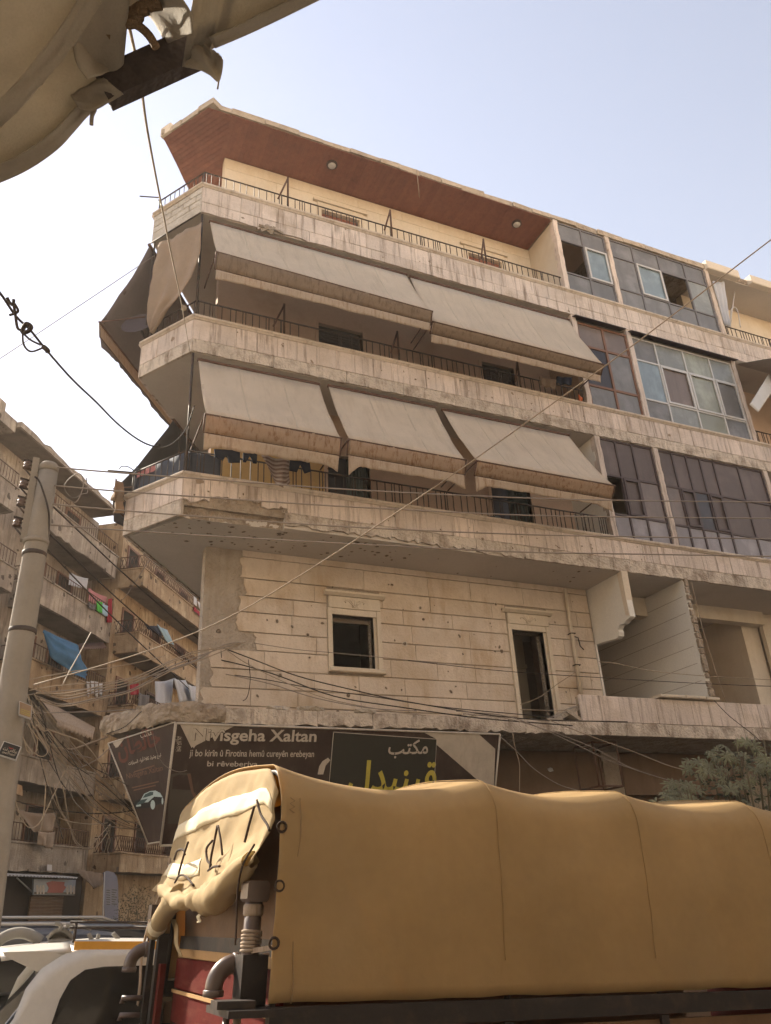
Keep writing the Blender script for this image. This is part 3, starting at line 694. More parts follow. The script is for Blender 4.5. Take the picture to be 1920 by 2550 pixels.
eg.build('shattered_edge', 'broken_concrete', bld)
for z in (4.9, 5.25, 5.6, 5.95, 6.3, 6.65, 7.0): MB().box(C2 - .004, C2, .12, 3.3, z, z + .008).build('block_joint', 'interior', bld)
MB().box(C1 + .135, C2 - .002, 1.2, 1.45, 6.93, B2).build('beam', 'cream_wall', bld)
MB().box(C2 + .125, 13.79, 1.2, 1.45, 7.03, B2).build('beam', 'cream_wall', bld)
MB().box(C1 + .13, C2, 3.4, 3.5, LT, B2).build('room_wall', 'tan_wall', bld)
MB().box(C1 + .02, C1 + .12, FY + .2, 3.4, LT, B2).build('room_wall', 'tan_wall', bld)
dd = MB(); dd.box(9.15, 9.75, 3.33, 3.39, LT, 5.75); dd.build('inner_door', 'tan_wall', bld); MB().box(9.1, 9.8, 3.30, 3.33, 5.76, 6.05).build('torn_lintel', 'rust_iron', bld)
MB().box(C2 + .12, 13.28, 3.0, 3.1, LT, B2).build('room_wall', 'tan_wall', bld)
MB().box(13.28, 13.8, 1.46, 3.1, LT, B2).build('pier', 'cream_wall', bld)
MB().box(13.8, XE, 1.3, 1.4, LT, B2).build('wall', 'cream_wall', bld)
MB().prism([(C1 - .04, FY - .06, LT + .45), (C1 - .0, FY - .06, LT + .45), (C1 - .0, FY - .06, 6.16), (C1 - .04, FY - .06, 6.16)], (0, .1, 0)).build('door_jamb', 'grey_wall', bld)

# ---- the ledge of the first floor
slab('ledge_slab', LB + .02, LT - .004, 'broken_concrete', bld, d=.05)
rl = random.Random(9); x = .0; k = 0
while x < 7.1:
    w = min(rl.uniform(.9, 1.6), 7.15 - x); am = .03
    top = ragged(x + .003, x + w - .003, LT - .004, .012, .14, 200 + k); bot = ragged(x + .003, x + w - .003, LB + .012, am, .1, 300 + k)
    dy = rl.uniform(-.01, .008)
    MB().prism([(px, -.004 + dy, pz) for px, pz in top] + [(px, -.004 + dy, pz) for px, pz in reversed(bot)], (0, .06, 0)).build('ledge_facing', 'limestone_low', bld); x += w; k += 1
mb = MB()                                        # crumbled end of the ledge round the corner
def ledge_pt(a, b):
    # a: 0 at the far end of the chamfer .. 1 on the front at x = .8 ; b round the section
    if a < .7: p = CP(CHL * (1 - a / .7), 0, 0); n = Vector((CHN.x, CHN.y, 0))
    else: p = Vector(((a - .7) / .3 * .8, 0, 0)); n = Vector((0, -1, 0))
    ang = lerp(-.5 * pi, .5 * pi, b)
    r_ = .115 + .05 * nz(a * 7, b * 3, 2) + .03 * nz(a * 25, b * 9, 5)
    return p + n * (r_ * cos(ang) * .7 - .01) + Vector((0, 0, (LB + LT) / 2 + .02 + r_ * 1.25 * sin(ang) + .03 * nz(a * 3, 7)))
mb.grid(70, 12, ledge_pt, smooth=False)
mb.build('crumbled_ledge', 'broken_concrete', bld)
# parapet remains further along
pr = MB().strip((7.18, .03), (XE, .03), (0, 1), .12, LT, 4.80).build('parapet', 'broken_concrete', bld)
front_panels(pr, LT + .004, 4.812, .43, .05, 'limestone', 7.15, 19.6, 41)
front_panels(pr, LB, LT, .95, .05, 'limestone_low', 7.15, 19.5, 42)
for x0, w, dz, a in ((8.95, .62, 0, .01), (9.58, .5, .004, -.015), (10.09, .34, -.004, .02)):
    MB().bbox(x0, x0 + w - .01, -.1, .2, 4.83 + dz, 4.885 + dz, .01).build('cap_stone', 'trim_stone', pr)

# rubble lying on the ledge
mat('rubble', (.47, .40, .32), var=.3, vs_=5., bump=.5, rnd=.12)
def chunk(c, s_, seed):
    r = random.Random(seed); b = bmesh.new(); bmesh.ops.create_icosphere(b, subdivisions=1, radius=1.)
    m = MB(); 
    for v in b.verts: v.co *= r.uniform(.65, 1.1)
    vs_ = [(c[0] + v.co.x * s_[0], c[1] + v.co.y * s_[1], c[2] + v.co.z * s_[2]) for v in b.verts]; fs = [tuple(v.index for v in f.verts) for f in b.faces]; b.free()
    return m.add(vs_, fs)
slabp = thing('broken_slab', 'broken tilted stone slab leaning on the ledge under the right doorway', 'rubble', (7.0, .3, LT))
MB().obox((6.85, .25, LT + .13), (.9, .1, .38), (0, 1, .05), (-.38, 0, .9), .42, .2, .035).build('slab_piece', 'rubble', slabp); MB().obox((7.03, .2, LT + .1), (.8, .1, -.4), (0, 1, .0), (.4, 0, .8), .2, .17, .03).build('slab_piece', 'rubble', slabp)
for i, (u, s_, lb) in enumerate(((1165, .09, 'grey rubble lump on the ledge left of the right doorway'), (905, .10, 'flat rubble lump on the ledge below the first-floor window'), (770, .12, 'long rubble lump on the ledge left of the first-floor window'), (690, .09, 'pale rubble lump on the ledge near the wall corner'), (480, .10, 'large broken stone on the crumbled end of the ledge'), (425, .08, 'small broken stone at the crumbled end of the ledge'), (1385, .07, 'small grey rubble heap beside the tilted slab'))):
    p = PZ(u, 1755 + (u - 900) * .02, LT + .02) if u > 520 else CP(.5 if u > 450 else .8, -.08, LT + .05)
    y = min(max(p.y, .1), .7) if u > 520 else p.y
    x = PY(u, 1760, y).x if u > 520 else p.x
    tag(chunk((x, y, LT + s_ * .35), (s_ * 2.4, s_ * 1.2, s_ * .6), i).build('rubble_lump', 'rubble'), lb, 'rubble', 'rubble on the first-floor ledge')

# ------------------------------------------------------------------ ground floor
gw = MB(); gw.box(1.95, 22, 2.6, 2.8, -1.8, LB + .02); gw.box(8.72, 9.15, 1.6, 2.6, -1.8, LB + .02); gw.box(12.4, 12.9, 1.6, 2.6, -1.8, LB + .02); gw.box(5.2, 5.4, 1.6, 2.6, -1.8, LB + .02)
gw.build('ground_floor_wall', 'rough_plaster', bld)
c = Vector((1.1, 2.2, 0)); MB().strip(c[:2], (c + SS * 11)[:2], Vector((.83188, -.55496)), .2, -1.8, LB + .02).build('side_wall', 'rough_plaster', bld)
mat('shutter_metal', (.16, .105, .07), rough=.55, var=.15, vs_=3., bump=.05, metal=.3, streak=.4, scol=(.07, .04, .03))
for x0, x1 in ((5.42, 8.7), (9.17, 12.38)):
    sh = MB().box(x0, x1, 1.85, 1.87, -.9, 3.6).build('roller_shutter', 'shutter_metal', bld)
    MB().box(x0, x1, 1.6, 2.0, 3.3, LB).build('shutter_box', 'shutter_metal', sh)
    sm = MB().prism([(0, 0, 0), (0, -.018, .012), (0, -.018, .068), (0, 0, .08)], (x1 - x0, 0, 0)).mesh('slat', 'shutter_metal')
    for k in range(34): obj('slat', sm, sh, mw=TR(x0, 1.849, 3.28 - (k + 1) * .084))
# iron sign bracket under the ledge
gb = MB(); a0 = PY(1240 + 885 / 3.967, 1720 + 535 / 3.967, .5); a1 = PY(1240 + 1250 / 3.967, 1720 + 480 / 3.967, .1)
for x0, x1, y in ((a0.x, a1.x, .35), (a0.x, a1.x, .9)):
    gb.tube([(x0, y, LB - .05), (x1, y, LB - .05)], .02, 5); gb.tube([(x0, y, LB - .05), (x0, y, 3.3)], .018, 5); gb.tube([(x1, y, LB - .05), (x1, y, 3.3)], .018, 5); gb.tube([(x0, y, 3.3), (x1, y, 3.3)], .018, 5)
for x in (a0.x, a1.x): gb.tube([(x, .35, LB - .05), (x, .9, LB - .05)], .018, 5); gb.tube([(x, .35, 3.3), (x, .9, 3.3)], .018, 5)
tag(gb.build('sign_bracket', 'rust_iron'), 'empty rusty iron box frame hanging under the ledge by the roller shutters', 'frame')

# ------------------------------------------------------------------ shop signs
mat('sign_brown', (.045, .027, .022), rough=.55, var=.25, vs_=2., bump=.0, spec=.3, streak=.6, scol=(.10, .07, .052), blot=((.075, .05, .038), 1.6, .5, .72, .5)); mat('sign_white', (.50, .44, .37), rough=.6, var=.2, vs_=3., bump=0., streak=.5, scol=(.3, .24, .18))
mat('sign_dark', (.035, .033, .026), rough=.5, var=.1, bump=0.); mat('sign_yellow', (.50, .42, .07), rough=.6, var=.08, bump=0.); mat('sign_red', (.12, .042, .03), rough=.6, var=.1, bump=0.)
mat('print_teal', (.055, .095, .10), rough=.5, bump=0.); mat('print_pale', (.45, .55, .56), rough=.5, bump=0.); mat('print_black', (.02, .02, .022), rough=.4, bump=0.); mat('print_ghost', (.075, .062, .05), rough=.5, bump=0.)
mat('print_faint', (.15, .085, .06), rough=.6, bump=0.)
def text_mesh(txt, name, m, size=1., offset=0., shear=0., space=1.):
    c = bpy.data.curves.new(name, 'FONT'); c.body = txt; c.size = size; c.offset = offset; c.shear = shear; c.space_character = space; c.extrude = 0.; c.resolution_u = 3
    o = bpy.data.objects.new(name, c); COL.objects.link(o); bpy.context.view_layer.update()
    dg = bpy.context.evaluated_depsgraph_get(); me = bpy.data.meshes.new_from_object(o.evaluated_get(dg)); bpy.data.objects.remove(o); bpy.data.curves.remove(c)
    me.materials.clear(); me.materials.append(MATS[m]); me.name = name; return me
class Board:
    """flat board through three points: origin top left, along its top, and a third on it"""
    def __init__(s, o, xp, yp):
        s.o = Vector(o); s.X = (Vector(xp) - s.o).normalized(); d = Vector(yp) - s.o; s.N = s.X.cross(d).normalized(); s.Yd = s.N.cross(s.X).normalized()
        if s.Yd.z > 0: s.Yd = -s.Yd
        s.N = s.X.cross(-s.Yd).normalized()
        if s.N.dot(CAMC - s.o) < 0: s.N = -s.N
    def uv(s, u, v): p = PL(u, v, s.N, s.N.dot(s.o)) - s.o; return (p.dot(s.X), p.dot(s.Yd))
    def P(s, a, b, h=0.): return s.o + s.X * a + s.Yd * b + s.N * h
    def poly(s, name, pts, m, parent, h=.004): return MB().prism([s.P(a, b, h) for a, b in pts], s.N * .002).build(name, m, parent)
    def px(s, name, pts, m, parent, h=.004): return s.poly(name, [s.uv(*p) for p in pts], m, parent, h)
    def text(s, txt, u0, v0, u1, v1, m, parent, hpx=None, h=.006, offset=0., shear=0., rev=False, name='lettering'):
        """text whose box spans from pixel (u0,v0) lower left to (u1,v1) lower right"""
        me = text_mesh(txt, name, m, 1., offset, shear); xs_ = [v.co.x for v in me.vertices]; ys = [v.co.y for v in me.vertices]
        a = Vector(s.uv(u0, v0)); b = Vector(s.uv(u1, v1)); L = (b - a).length; sx = L / (max(xs_) - min(xs_)); sy = sx if hpx is None else hpx / (max(ys) - min(ys))
        d = (b - a).normalized(); up = Vector((d.y, -d.x)); x0 = min(xs_); y0 = min(ys)
        for v in me.vertices:
            q = a + d * ((v.co.x - x0) * sx) + up * ((v.co.y - y0) * sy); v.co = s.P(q.x, q.y, h)
        return obj(name, me, parent)
zx = lambda x, y: (240 + x / 2.524, 1750 + y / 2.524)
zb_ = lambda x, y: (700 + x / 2.524, 1750 + y / 2.524)
SG = Board((.1, -.07, 4.075), (5.37, -.07, 4.06), (.114, .55, 2.55))
sg = thing('shop_sign', 'long brown shop sign board with white Latin lettering under the ledge', 'sign', (2.7, .2, 2.5))
W_ = 5.27; H_ = 1.66
MB().prism([SG.P(0, 0), SG.P(W_, 0), SG.P(W_, H_), SG.P(0, H_)], -SG.N * .05).build('board', 'sign_brown', sg)
fb = MB()
for p, q in (((0, 0), (W_, 0)), ((W_, 0), (W_, H_)), ((0, H_), (W_, H_)), ((0, 0), (0, H_))): fb.tube([SG.P(*p, .008), SG.P(*q, .008)], .016, 5)
fb.build('frame', 'sign_white', sg)
SG.px('white_wedge', [zx(525, 134), zx(875, 142), zx(625, 268), zx(612, 285), zx(606, 276), zx(598, 284)], 'sign_white', sg)
t_ = SG.text('Nivîsgeha Xaltan', *zx(597, 262), *zx(1378, 268), 'sign_brown', sg, hpx=.225, h=.0075, offset=.042)
t_ = SG.text('Nivîsgeha Xaltan', *zx(597, 262), *zx(1378, 268), 'sign_white', sg, hpx=.223, h=.0105, offset=.022)
SG.text('ji bo kirîn û Firotina hemû cureyên erebeyan', *zx(582, 350), *zx(1365, 354), 'sign_white', sg, hpx=.125, offset=.012)
SG.text('bi rêveberiya', *zx(693, 410), *zx(1010, 412), 'sign_white', sg, hpx=.10, offset=.014)
SG.px('green_panel', [zx(1482, 188), zb_(325, 188), zb_(975, 230), zb_(960, 560), zx(1455, 560)], 'sign_dark', sg, .005)
fl = MB(); q_ = [SG.uv(*p) for p in (zb_(330, 184), zb_(976, 228), zb_(958, 560))]; q0 = [SG.uv(*p) for p in (zb_(328, 186), zb_(296, 560))]
fl.tube([SG.P(*q_[0], .01), SG.P(*q_[1], .01), SG.P(*q_[2], .01)], .006, 4); fl.tube([SG.P(*q0[0], .01), SG.P(*q0[1], .01)], .006, 4); fl.build('panel_border', 'sign_white', sg)
SG.text('\ufe90\ufe98\ufedc\ufee3', *zb_(668, 350), *zb_(918, 346), 'sign_white', sg, hpx=.29, h=.012, offset=.014)
SG.text('\ufedd\ufeaa\ufef4\ufee8\ufef4\ufed7', *zb_(405, 620), *zb_(960, 620), 'sign_yellow', sg, hpx=.62, h=.012, offset=.02)
SG.px('swoosh', [zx(1455, 345), zx(1470, 360), zx(1440, 395), zx(1425, 450), zx(1390, 450), zx(1400, 400), zx(1420, 368)], 'sign_white', sg)
SG.px('white_wedge', [zb_(885, 180), zb_(1232, 188), zb_(1345, 290), zb_(1335, 560), zb_(1320, 560), zb_(975, 262), zb_(976, 228)], 'sign_white', sg)
# pale van printed behind the truck's peak, only ghosted in
SG.px('printed_van', [zx(462, 560), zx(468, 450), zx(520, 438), zx(590, 442), zx(612, 560), zx(680, 590), zx(660, 640), zx(640, 760), zx(448, 760), zx(455, 620)], 'print_ghost', sg, .004)
SG.px('printed_window', [zx(476, 540), zx(480, 465), zx(520, 450), zx(572, 455), zx(592, 548)], 'sign_brown', sg, .007)
SG.px('printed_trim', [zx(570, 446), zx(592, 444), zx(612, 562), zx(640, 592), zx(612, 596), zx(596, 560)], 'print_pale' if False else 'print_faint', sg, .008)
xx, yy = SG.uv(*zx(515, 250))
for i, w in enumerate((.2, .17)):
    SG.text('0944 339 747' if i else '\ufe96\ufee7 \ufeb1\ufe8e\ufedc\ufef4\ufe91', *zx(514 + i * 18, 305), *zx(520 + i * 18, 210), 'sign_white', sg, hpx=.05)

S1 = Board(PL(270, 1851, CHN.to_3d() if hasattr(CHN, 'to_3d') else (CHN.x, CHN.y, 0), .03), (.085, -.09, 4.08), SG.P(0, H_))
s1 = thing('corner_sign', 'tapered brown corner sign board printed with a small car', 'sign', (-.1, .3, 2.4))
K1 = [S1.uv(*p) for p in ((270, 1851), (437, 1798), (402, 2096), (369, 2101))]
MB().prism([S1.P(*k) for k in K1], -S1.N * .04).build('board', 'sign_brown', s1)
fb = MB()
for i in range(4): fb.tube([S1.P(*K1[i], .006), S1.P(*K1[(i + 1) % 4], .006)], .011, 5)
fb.build('frame', 'sign_white', s1)
zz = lambda x, y: (260 + x / 6.408, 1790 + y / 6.408)
S1.text('\ufe90\ufe98\ufedc\ufee3', *zz(590, 338), *zz(768, 285), 'sign_white', s1, hpx=.12, offset=.012)
S1.text('\ufee5\ufe8e\ufec4\ufedf\ufe8e\ufea7', *zz(250, 725), *zz(930, 500), 'sign_red', s1, hpx=.36, offset=.03)
S1.text('\ufe95\ufe8d\ufead\ufe8e\ufef4\ufeb4\ufedf\ufe8d \ufec9\ufe8d\ufeee\ufee7\ufe83 \ufe94\ufed3\ufe8e\ufedb \ufe80\ufe8d\ufeae\ufeb7\ufeed \ufeca\ufef4\ufe92\ufedf', *zz(395, 765), *zz(915, 625), 'sign_white', s1, hpx=.085, offset=.02)
S1.text('Nivîsgeha Xaltan', *zz(365, 990), *zz(945, 850), 'print_faint', s1, hpx=.10, offset=.015)
for (a, b) in (((480, 835), (800, 735)), ((440, 1090), (870, 990)), ((470, 1130), (820, 1050))): S1.px('faint_line', [zz(*a), zz(*b), zz(b[0], b[1] + 22), zz(a[0], a[1] + 22)], 'print_faint', s1, .003)
S1.px('white_wedge', [zz(130, 375), zz(320, 318), zz(215, 455), zz(200, 448), zz(190, 468)], 'sign_white', s1)
S1.px('printed_car', [zz(480, 1360), zz(500, 1310), zz(590, 1270), zz(640, 1190), zz(730, 1150), zz(820, 1140), zz(900, 1180), zz(945, 1260), zz(945, 1330), zz(810, 1390), zz(690, 1420), zz(500, 1440)], 'print_black', s1, .004)
S1.px('printed_roof', [zz(595, 1275), zz(640, 1195), zz(730, 1152), zz(820, 1142), zz(895, 1182), zz(935, 1250), zz(800, 1240), zz(700, 1330), zz(560, 1340)], 'print_pale', s1, .006)
S1.px('printed_window', [zz(620, 1262), zz(655, 1205), zz(735, 1165), zz(790, 1165), zz(780, 1215), zz(700, 1240)], 'print_teal', s1, .008)
S1.px('printed_bonnet', [zz(520, 1350), zz(600, 1290), zz(700, 1270), zz(640, 1340), zz(540, 1372)], 'print_teal', s1, .009)
S1.px('printed_plate', [zz(515, 1372), zz(590, 1362), zz(590, 1392), zz(515, 1402)], 'print_pale', s1, .008)
for (cx, cy, rx, ry) in ((778, 1370, 36, 76), (932, 1310, 14, 56)):
    S1.px('printed_wheel', [zz(cx + rx * cos(k * pi / 6), cy + ry * sin(k * pi / 6)) for k in range(12)], 'print_pale', s1, .007)

# ------------------------------------------------------------------ awnings
def awning(name, label, F, a0, a1, top, bar, band, val, mats, seed, tips=(.1, .12), arms=True, wave=.02, sag=.045, group='canvas awnings of the corner building', n=30):
    """F(a, o, z): place along a at o metres out; top/bar/band/val = (o, z) at both ends or one"""
    r = random.Random(seed); t = thing(name, label, 'awning', F((a0 + a1) / 2, 0, top[1]), group)
    P2 = lambda q, a: (lerp(q[0], q[2], a), lerp(q[1], q[3], a)) if len(q) == 4 else q
    def cl(a, b):
        o0, z0 = P2(top, a); o1, z1 = P2(bar, a)
        s_ = sag * sin(pi * b) + wave * (.9 * nz(a * 6 + seed, b * 2) + 1.0 * (.3 - abs(nz(a * 9 + b * 3.5 + seed, b * 1.2))) + .5 * nz(a * 22 - b * 4, seed)) * (.3 + sin(pi * b))
        return F(lerp(a0, a1, a), lerp(o0, o1, b) - s_ * .6, lerp(z0, z1, b) - s_)
    cn = MB().grid(n, 8, cl, .004).build('canopy', mats[0], t)
    ns_ = max(2, round((a1 - a0) / .72))
    if mats[0] == 'canvas_beige':                 # lapped seams between the widths of cloth
        for k in range(1, ns_):
            f0 = k / ns_ + r.uniform(-.02, .02)
            MB().grid(1, 12, lambda a, b: cl(f0 + (a - .5) * .028 / (a1 - a0), b) + (F(0, .0035, .0025) - F(0, 0, 0)), .002).build('seam', 'canvas_seam', cn)
    def bd(a, b):
        o0, z0 = P2(bar, a); o1, z1 = P2(band, a); w = wave * (nz(a * 26 + seed, b) + .5 * nz(a * 60, seed))
        return F(lerp(a0, a1, a), lerp(o0, o1, b) + .012 + w * (.3 + b), lerp(z0, z1, b))
    MB().grid(n * 2, 3, bd, .004).build('front_band', mats[1], t)
    def vl(a, b):
        o0, z0 = P2(band, a); o1, z1 = P2(val, a); w = wave * 1.8 * (nz(a * 18 + seed, 3.) + .6 * nz(a * 45, seed))
        tip = tips[0] * max(0, 1 - a / .1) ** 1.4 + tips[1] * max(0, 1 - (1 - a) / .12) ** 1.4
        zz_ = lerp(z0, z1, b) - tip * b - .02 * b * nz(a * 9, seed + 5.)
        if b > .99: zz_ += .012 * nz(a * 50, seed)
        return F(lerp(a0, a1, a), lerp(o0, o1, b) + .006 + w * b, zz_)
    MB().grid(n * 2, 4, vl, .003).build('valance', mats[2], t)
    MB().tube([F(a0 - .03, *P2(bar, 0)), F(a1 + .03, *P2(bar, 1))], .02, 6).build('front_bar', 'rust_iron', t)
    MB().tube([F(a0 - .02, *P2(band, 0)), F(a1 + .02, *P2(band, 1))], .013, 6).build('lower_bar', 'rust_iron', t)
    MB().tube([F(a0 - .02, top[0] - .01, top[1] + .03), F(a1 + .02, top[0] - .01, top[1] + .03)], .035, 8).build('roller', 'rust_iron', t)
    if arms:
        for a, s_ in ((a0 - .02, 0.), (a1 + .02, 1.)):
            o1, z1 = P2(bar, s_); mid = F(a, o1 * .45, top[1] - .75)
            MB().tube([F(a, .02 - .1, z1 - .05), F(a, o1, z1)], .014, 5).build('arm', 'rust_iron', t)
            MB().tube([F(a, o1, z1), F(a, P2(band, s_)[0], P2(band, s_)[1])], .013, 5).build('arm', 'rust_iron', t)
    return t
FF = lambda a, o, z: Vector((a, -o, z))
FS = lambda a, o, z: ST(a, o, z)
BG = ('canvas_beige', 'canvas_band', 'canvas_val'); BB = ('canvas_beige', 'canvas_band_brown', 'canvas_val')
awning('awning', 'leftmost of the three tilted beige canvas awnings on the lower balcony', FF, .12, 2.35, (.0, 10.33), (.96, 8.64), (.88, 8.355), (.86, 8.12, .80, 8.18), BG, 1, tips=(.08, .1))
awning('awning', 'middle of the three tilted beige canvas awnings on the lower balcony', FF, 2.54, 4.76, (.0, 10.345), (.90, 8.69), (.82, 8.435), (.80, 8.25), BG, 2, tips=(.2, .1))
awning('awning', 'rightmost of the three tilted beige canvas awnings on the lower balcony', FF, 4.94, 7.95, (.0, 10.335), (1.03, 8.635), (.89, 8.41), (.86, 8.25), BG, 3, tips=(.16, .1))
awning('awning', 'left of the two long beige awnings on the balcony under the roof balcony', FF, .185, 4.37, (.0, 13.62), (.85, 12.09, .90, 11.95), (.80, 11.74), (.78, 11.56), BB, 4, tips=(.04, .0), n=44, wave=.018)
awning('awning', 'right of the two long beige awnings on the balcony under the roof balcony', FF, 4.46, 8.55, (.0, 13.59), (.79, 11.80), (.64, 11.62), (.61, 11.46), BB, 5, tips=(.03, .02), n=44, wave=.018)
awning('awning', 'dark mauve-brown awning projecting over the side street from the upper balcony', FS, -.1, 6.2, (.0, 13.60), (.85, 11.86), (.80, 11.50), (.75, 11.36), ('canvas_side', 'canvas_val', 'canvas_side'), 6, wave=.03, n=40)
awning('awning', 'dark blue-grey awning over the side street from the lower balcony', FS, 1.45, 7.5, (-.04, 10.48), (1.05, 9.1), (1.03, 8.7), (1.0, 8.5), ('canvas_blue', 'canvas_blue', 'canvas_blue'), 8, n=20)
# curtain tied back at the rounded corner of the upper balcony
tc = thing('corner_curtain', 'brown canvas curtain gathered and hanging at the chamfered balcony corner', 'curtain', CP(.7, .05, 13))
zc = lambda x, y: (240 + x / 2.524, 230 + y / 2.524)
Lc = [zc(388, 958), zc(372, 1070), zc(352, 1190), zc(334, 1310), zc(322, 1410), zc(345, 1512)]
Rc = [zc(664, 815), zc(658, 960), zc(630, 1110), zc(560, 1240), zc(455, 1370), zc(352, 1516)]
def chp(u, v, o): return PL(u, v, (CHN.x, CHN.y, 0), o)
lp = cat_rom([chp(*p, .05) for p in Lc], 5); rp = cat_rom([chp(*p, .05) for p in Rc], 5)
def cur(a, b):
    i = b * (len(lp) - 1); k = min(int(i), len(lp) - 2); f = i - k
    l = lp[k].lerp(lp[k + 1], f); r = rp[k].lerp(rp[k + 1], f)
    return l.lerp(r, a) + Vector((CHN.x, CHN.y, 0)) * (.05 * sin(a * 13 + b * 3) * (.2 + b * .8) + .04 * nz(a * 5, b * 6))
MB().grid(26, 24, cur, .004).build('cloth', 'canvas_brown', tc)
MB().tube([CP(-.02, .03, B4 - .06), CP(CHL, .03, B4 - .06)], .015, 6).build('rod', 'iron', tc)
# ceiling lamps under the boarded soffit
for (u, v, lb) in ((826.4, 410, 'oval bulkhead lamp on the timber soffit nearer the building corner'), (1286.5, 556.8, 'oval bulkhead lamp on the timber soffit nearer the glazed balcony')):
    p = PZ(u, v, ZR0 - .03); t = thing('ceiling_lamp', lb, 'lamp', p, 'lamps on the roof soffit')
    MB().lathe(p + Vector((0, 0, -.035)), (0, 0, 1), [(0, .10), (.01, .125), (.05, .125)], 16).build('base', 'dark_frame', t)
    d = MB().lathe(p + Vector((0, 0, -.075)), (0, 0, 1), [(0, .03), (.012, .075), (.04, .092)], 16); d.v = [(p.x + (x - p.x) * 1.0, y, z) for x, y, z in d.v]; d.build('diffuser', 'cloth_white', t)
MB().tube([PZ(1037.5, 421, ZR0), PZ(1037.5, 421, ZR0) - Vector((0, 0, .9))], .008, 4).build('hanging_cord', 'wire_tan', bld)

# bullet pocks: chipped craters on the wall, the soffits and the parapet
mat('pock', (.17, .125, .09), var=.3, vs_=30., bump=.5, fs=40.); mat('pock_rim', (.50, .42, .33), var=.15, bump=.2)
def pocks(name, spots_, frame, parent, seed):
    r = random.Random(seed); dark = MB(); rim = MB()
    for a, b, s_ in spots_:
        n = 9; o, U, V_, N = frame(a, b); el = r.uniform(.6, 1.); th = r.uniform(0, 6.3)
        def ring(k, h): 
            P = []
            for i in range(n):
                an = 2 * pi * i / n; q = s_ * k * r.uniform(.75, 1.2); x, y = cos(an) * q, sin(an) * q * el; P.append(o + U * (x * cos(th) - y * sin(th)) + V_ * (x * sin(th) + y * cos(th)) + N * h)
            return P
        rim.add(ring(1.45, .0015), [tuple(range(n))]); rg_ = ring(1., .003); dark.add(rg_ + [o + N * .004], [(i, (i + 1) % n, n) for i in range(n)])
    tag(rim.build(name + '_rim', 'pock_rim', parent), kind='stuff'); tag(dark.build(name, 'pock', parent), kind='stuff')
rk = random.Random(31); L_ = []
while len(L_) < 58:
    x, z = rk.uniform(1.5, 8.5), rk.uniform(4.5, 7.1)
    if any(ka - .05 < x < kb + .05 and k0 - .1 < z < k1 + .1 for ka, kb, k0, k1 in keep_out): continue
    L_.append((x, z, rk.choice((.012, .016, .02, .028, .036))))
pocks('wall_pock', L_, lambda a, b: (Vector((a, FY - .0405, b)), Vector((1, 0, 0)), Vector((0, 0, 1)), Vector((0, -1, 0))), wf, 1)
L_ = []
while len(L_) < 95:
    x = rk.uniform(-.4, 8.2) if len(L_) > 60 else rk.uniform(-.3, 4.0); y = rk.uniform(.15, 1.05)
    if x < 0 and y < .1 - x * 1.5 + .1: continue
    L_.append((x, y, rk.choice((.014, .02, .025, .03, .04))))
pocks('soffit_pock', L_, lambda a, b: (Vector((a, b, B2 + .002)), Vector((1, 0, 0)), Vector((0, 1, 0)), Vector((0, 0, -1))), bld, 2)
L_ = [(rk.uniform(.1, 9.5), rk.choice((Z2 - .45, Z3 - .4, Z3 - .3, Z2 - .3, Z2 - .5)) + rk.uniform(-.12, .15), rk.choice((.01, .014, .02))) for _ in range(46)]
pocks('parapet_pock', L_, lambda a, b: (Vector((a, -.0195, b)), Vector((1, 0, 0)), Vector((0, 0, 1)), Vector((0, -1, 0))), bld, 3)

# ------------------------------------------------------------------ buildings across the side street
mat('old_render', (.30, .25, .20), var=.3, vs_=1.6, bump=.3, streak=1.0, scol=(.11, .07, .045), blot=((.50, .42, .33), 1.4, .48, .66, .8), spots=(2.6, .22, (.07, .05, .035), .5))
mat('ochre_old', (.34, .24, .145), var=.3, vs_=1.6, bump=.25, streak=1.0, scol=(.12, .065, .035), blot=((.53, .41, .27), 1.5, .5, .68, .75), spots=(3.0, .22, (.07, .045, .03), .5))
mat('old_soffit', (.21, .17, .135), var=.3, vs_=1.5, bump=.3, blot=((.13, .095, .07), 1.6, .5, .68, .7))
mat('shop_dark', (.05, .035, .028), var=.2)
def sbox(mb, t0, t1, o0, o1, z0, z1):
    return mb.hexa([ST(t0, o0, z0), ST(t1, o0, z0), ST(t1, o1, z0), ST(t0, o1, z0), ST(t0, o0, z1), ST(t1, o0, z1), ST(t1, o1, z1), ST(t0, o1, z1)])
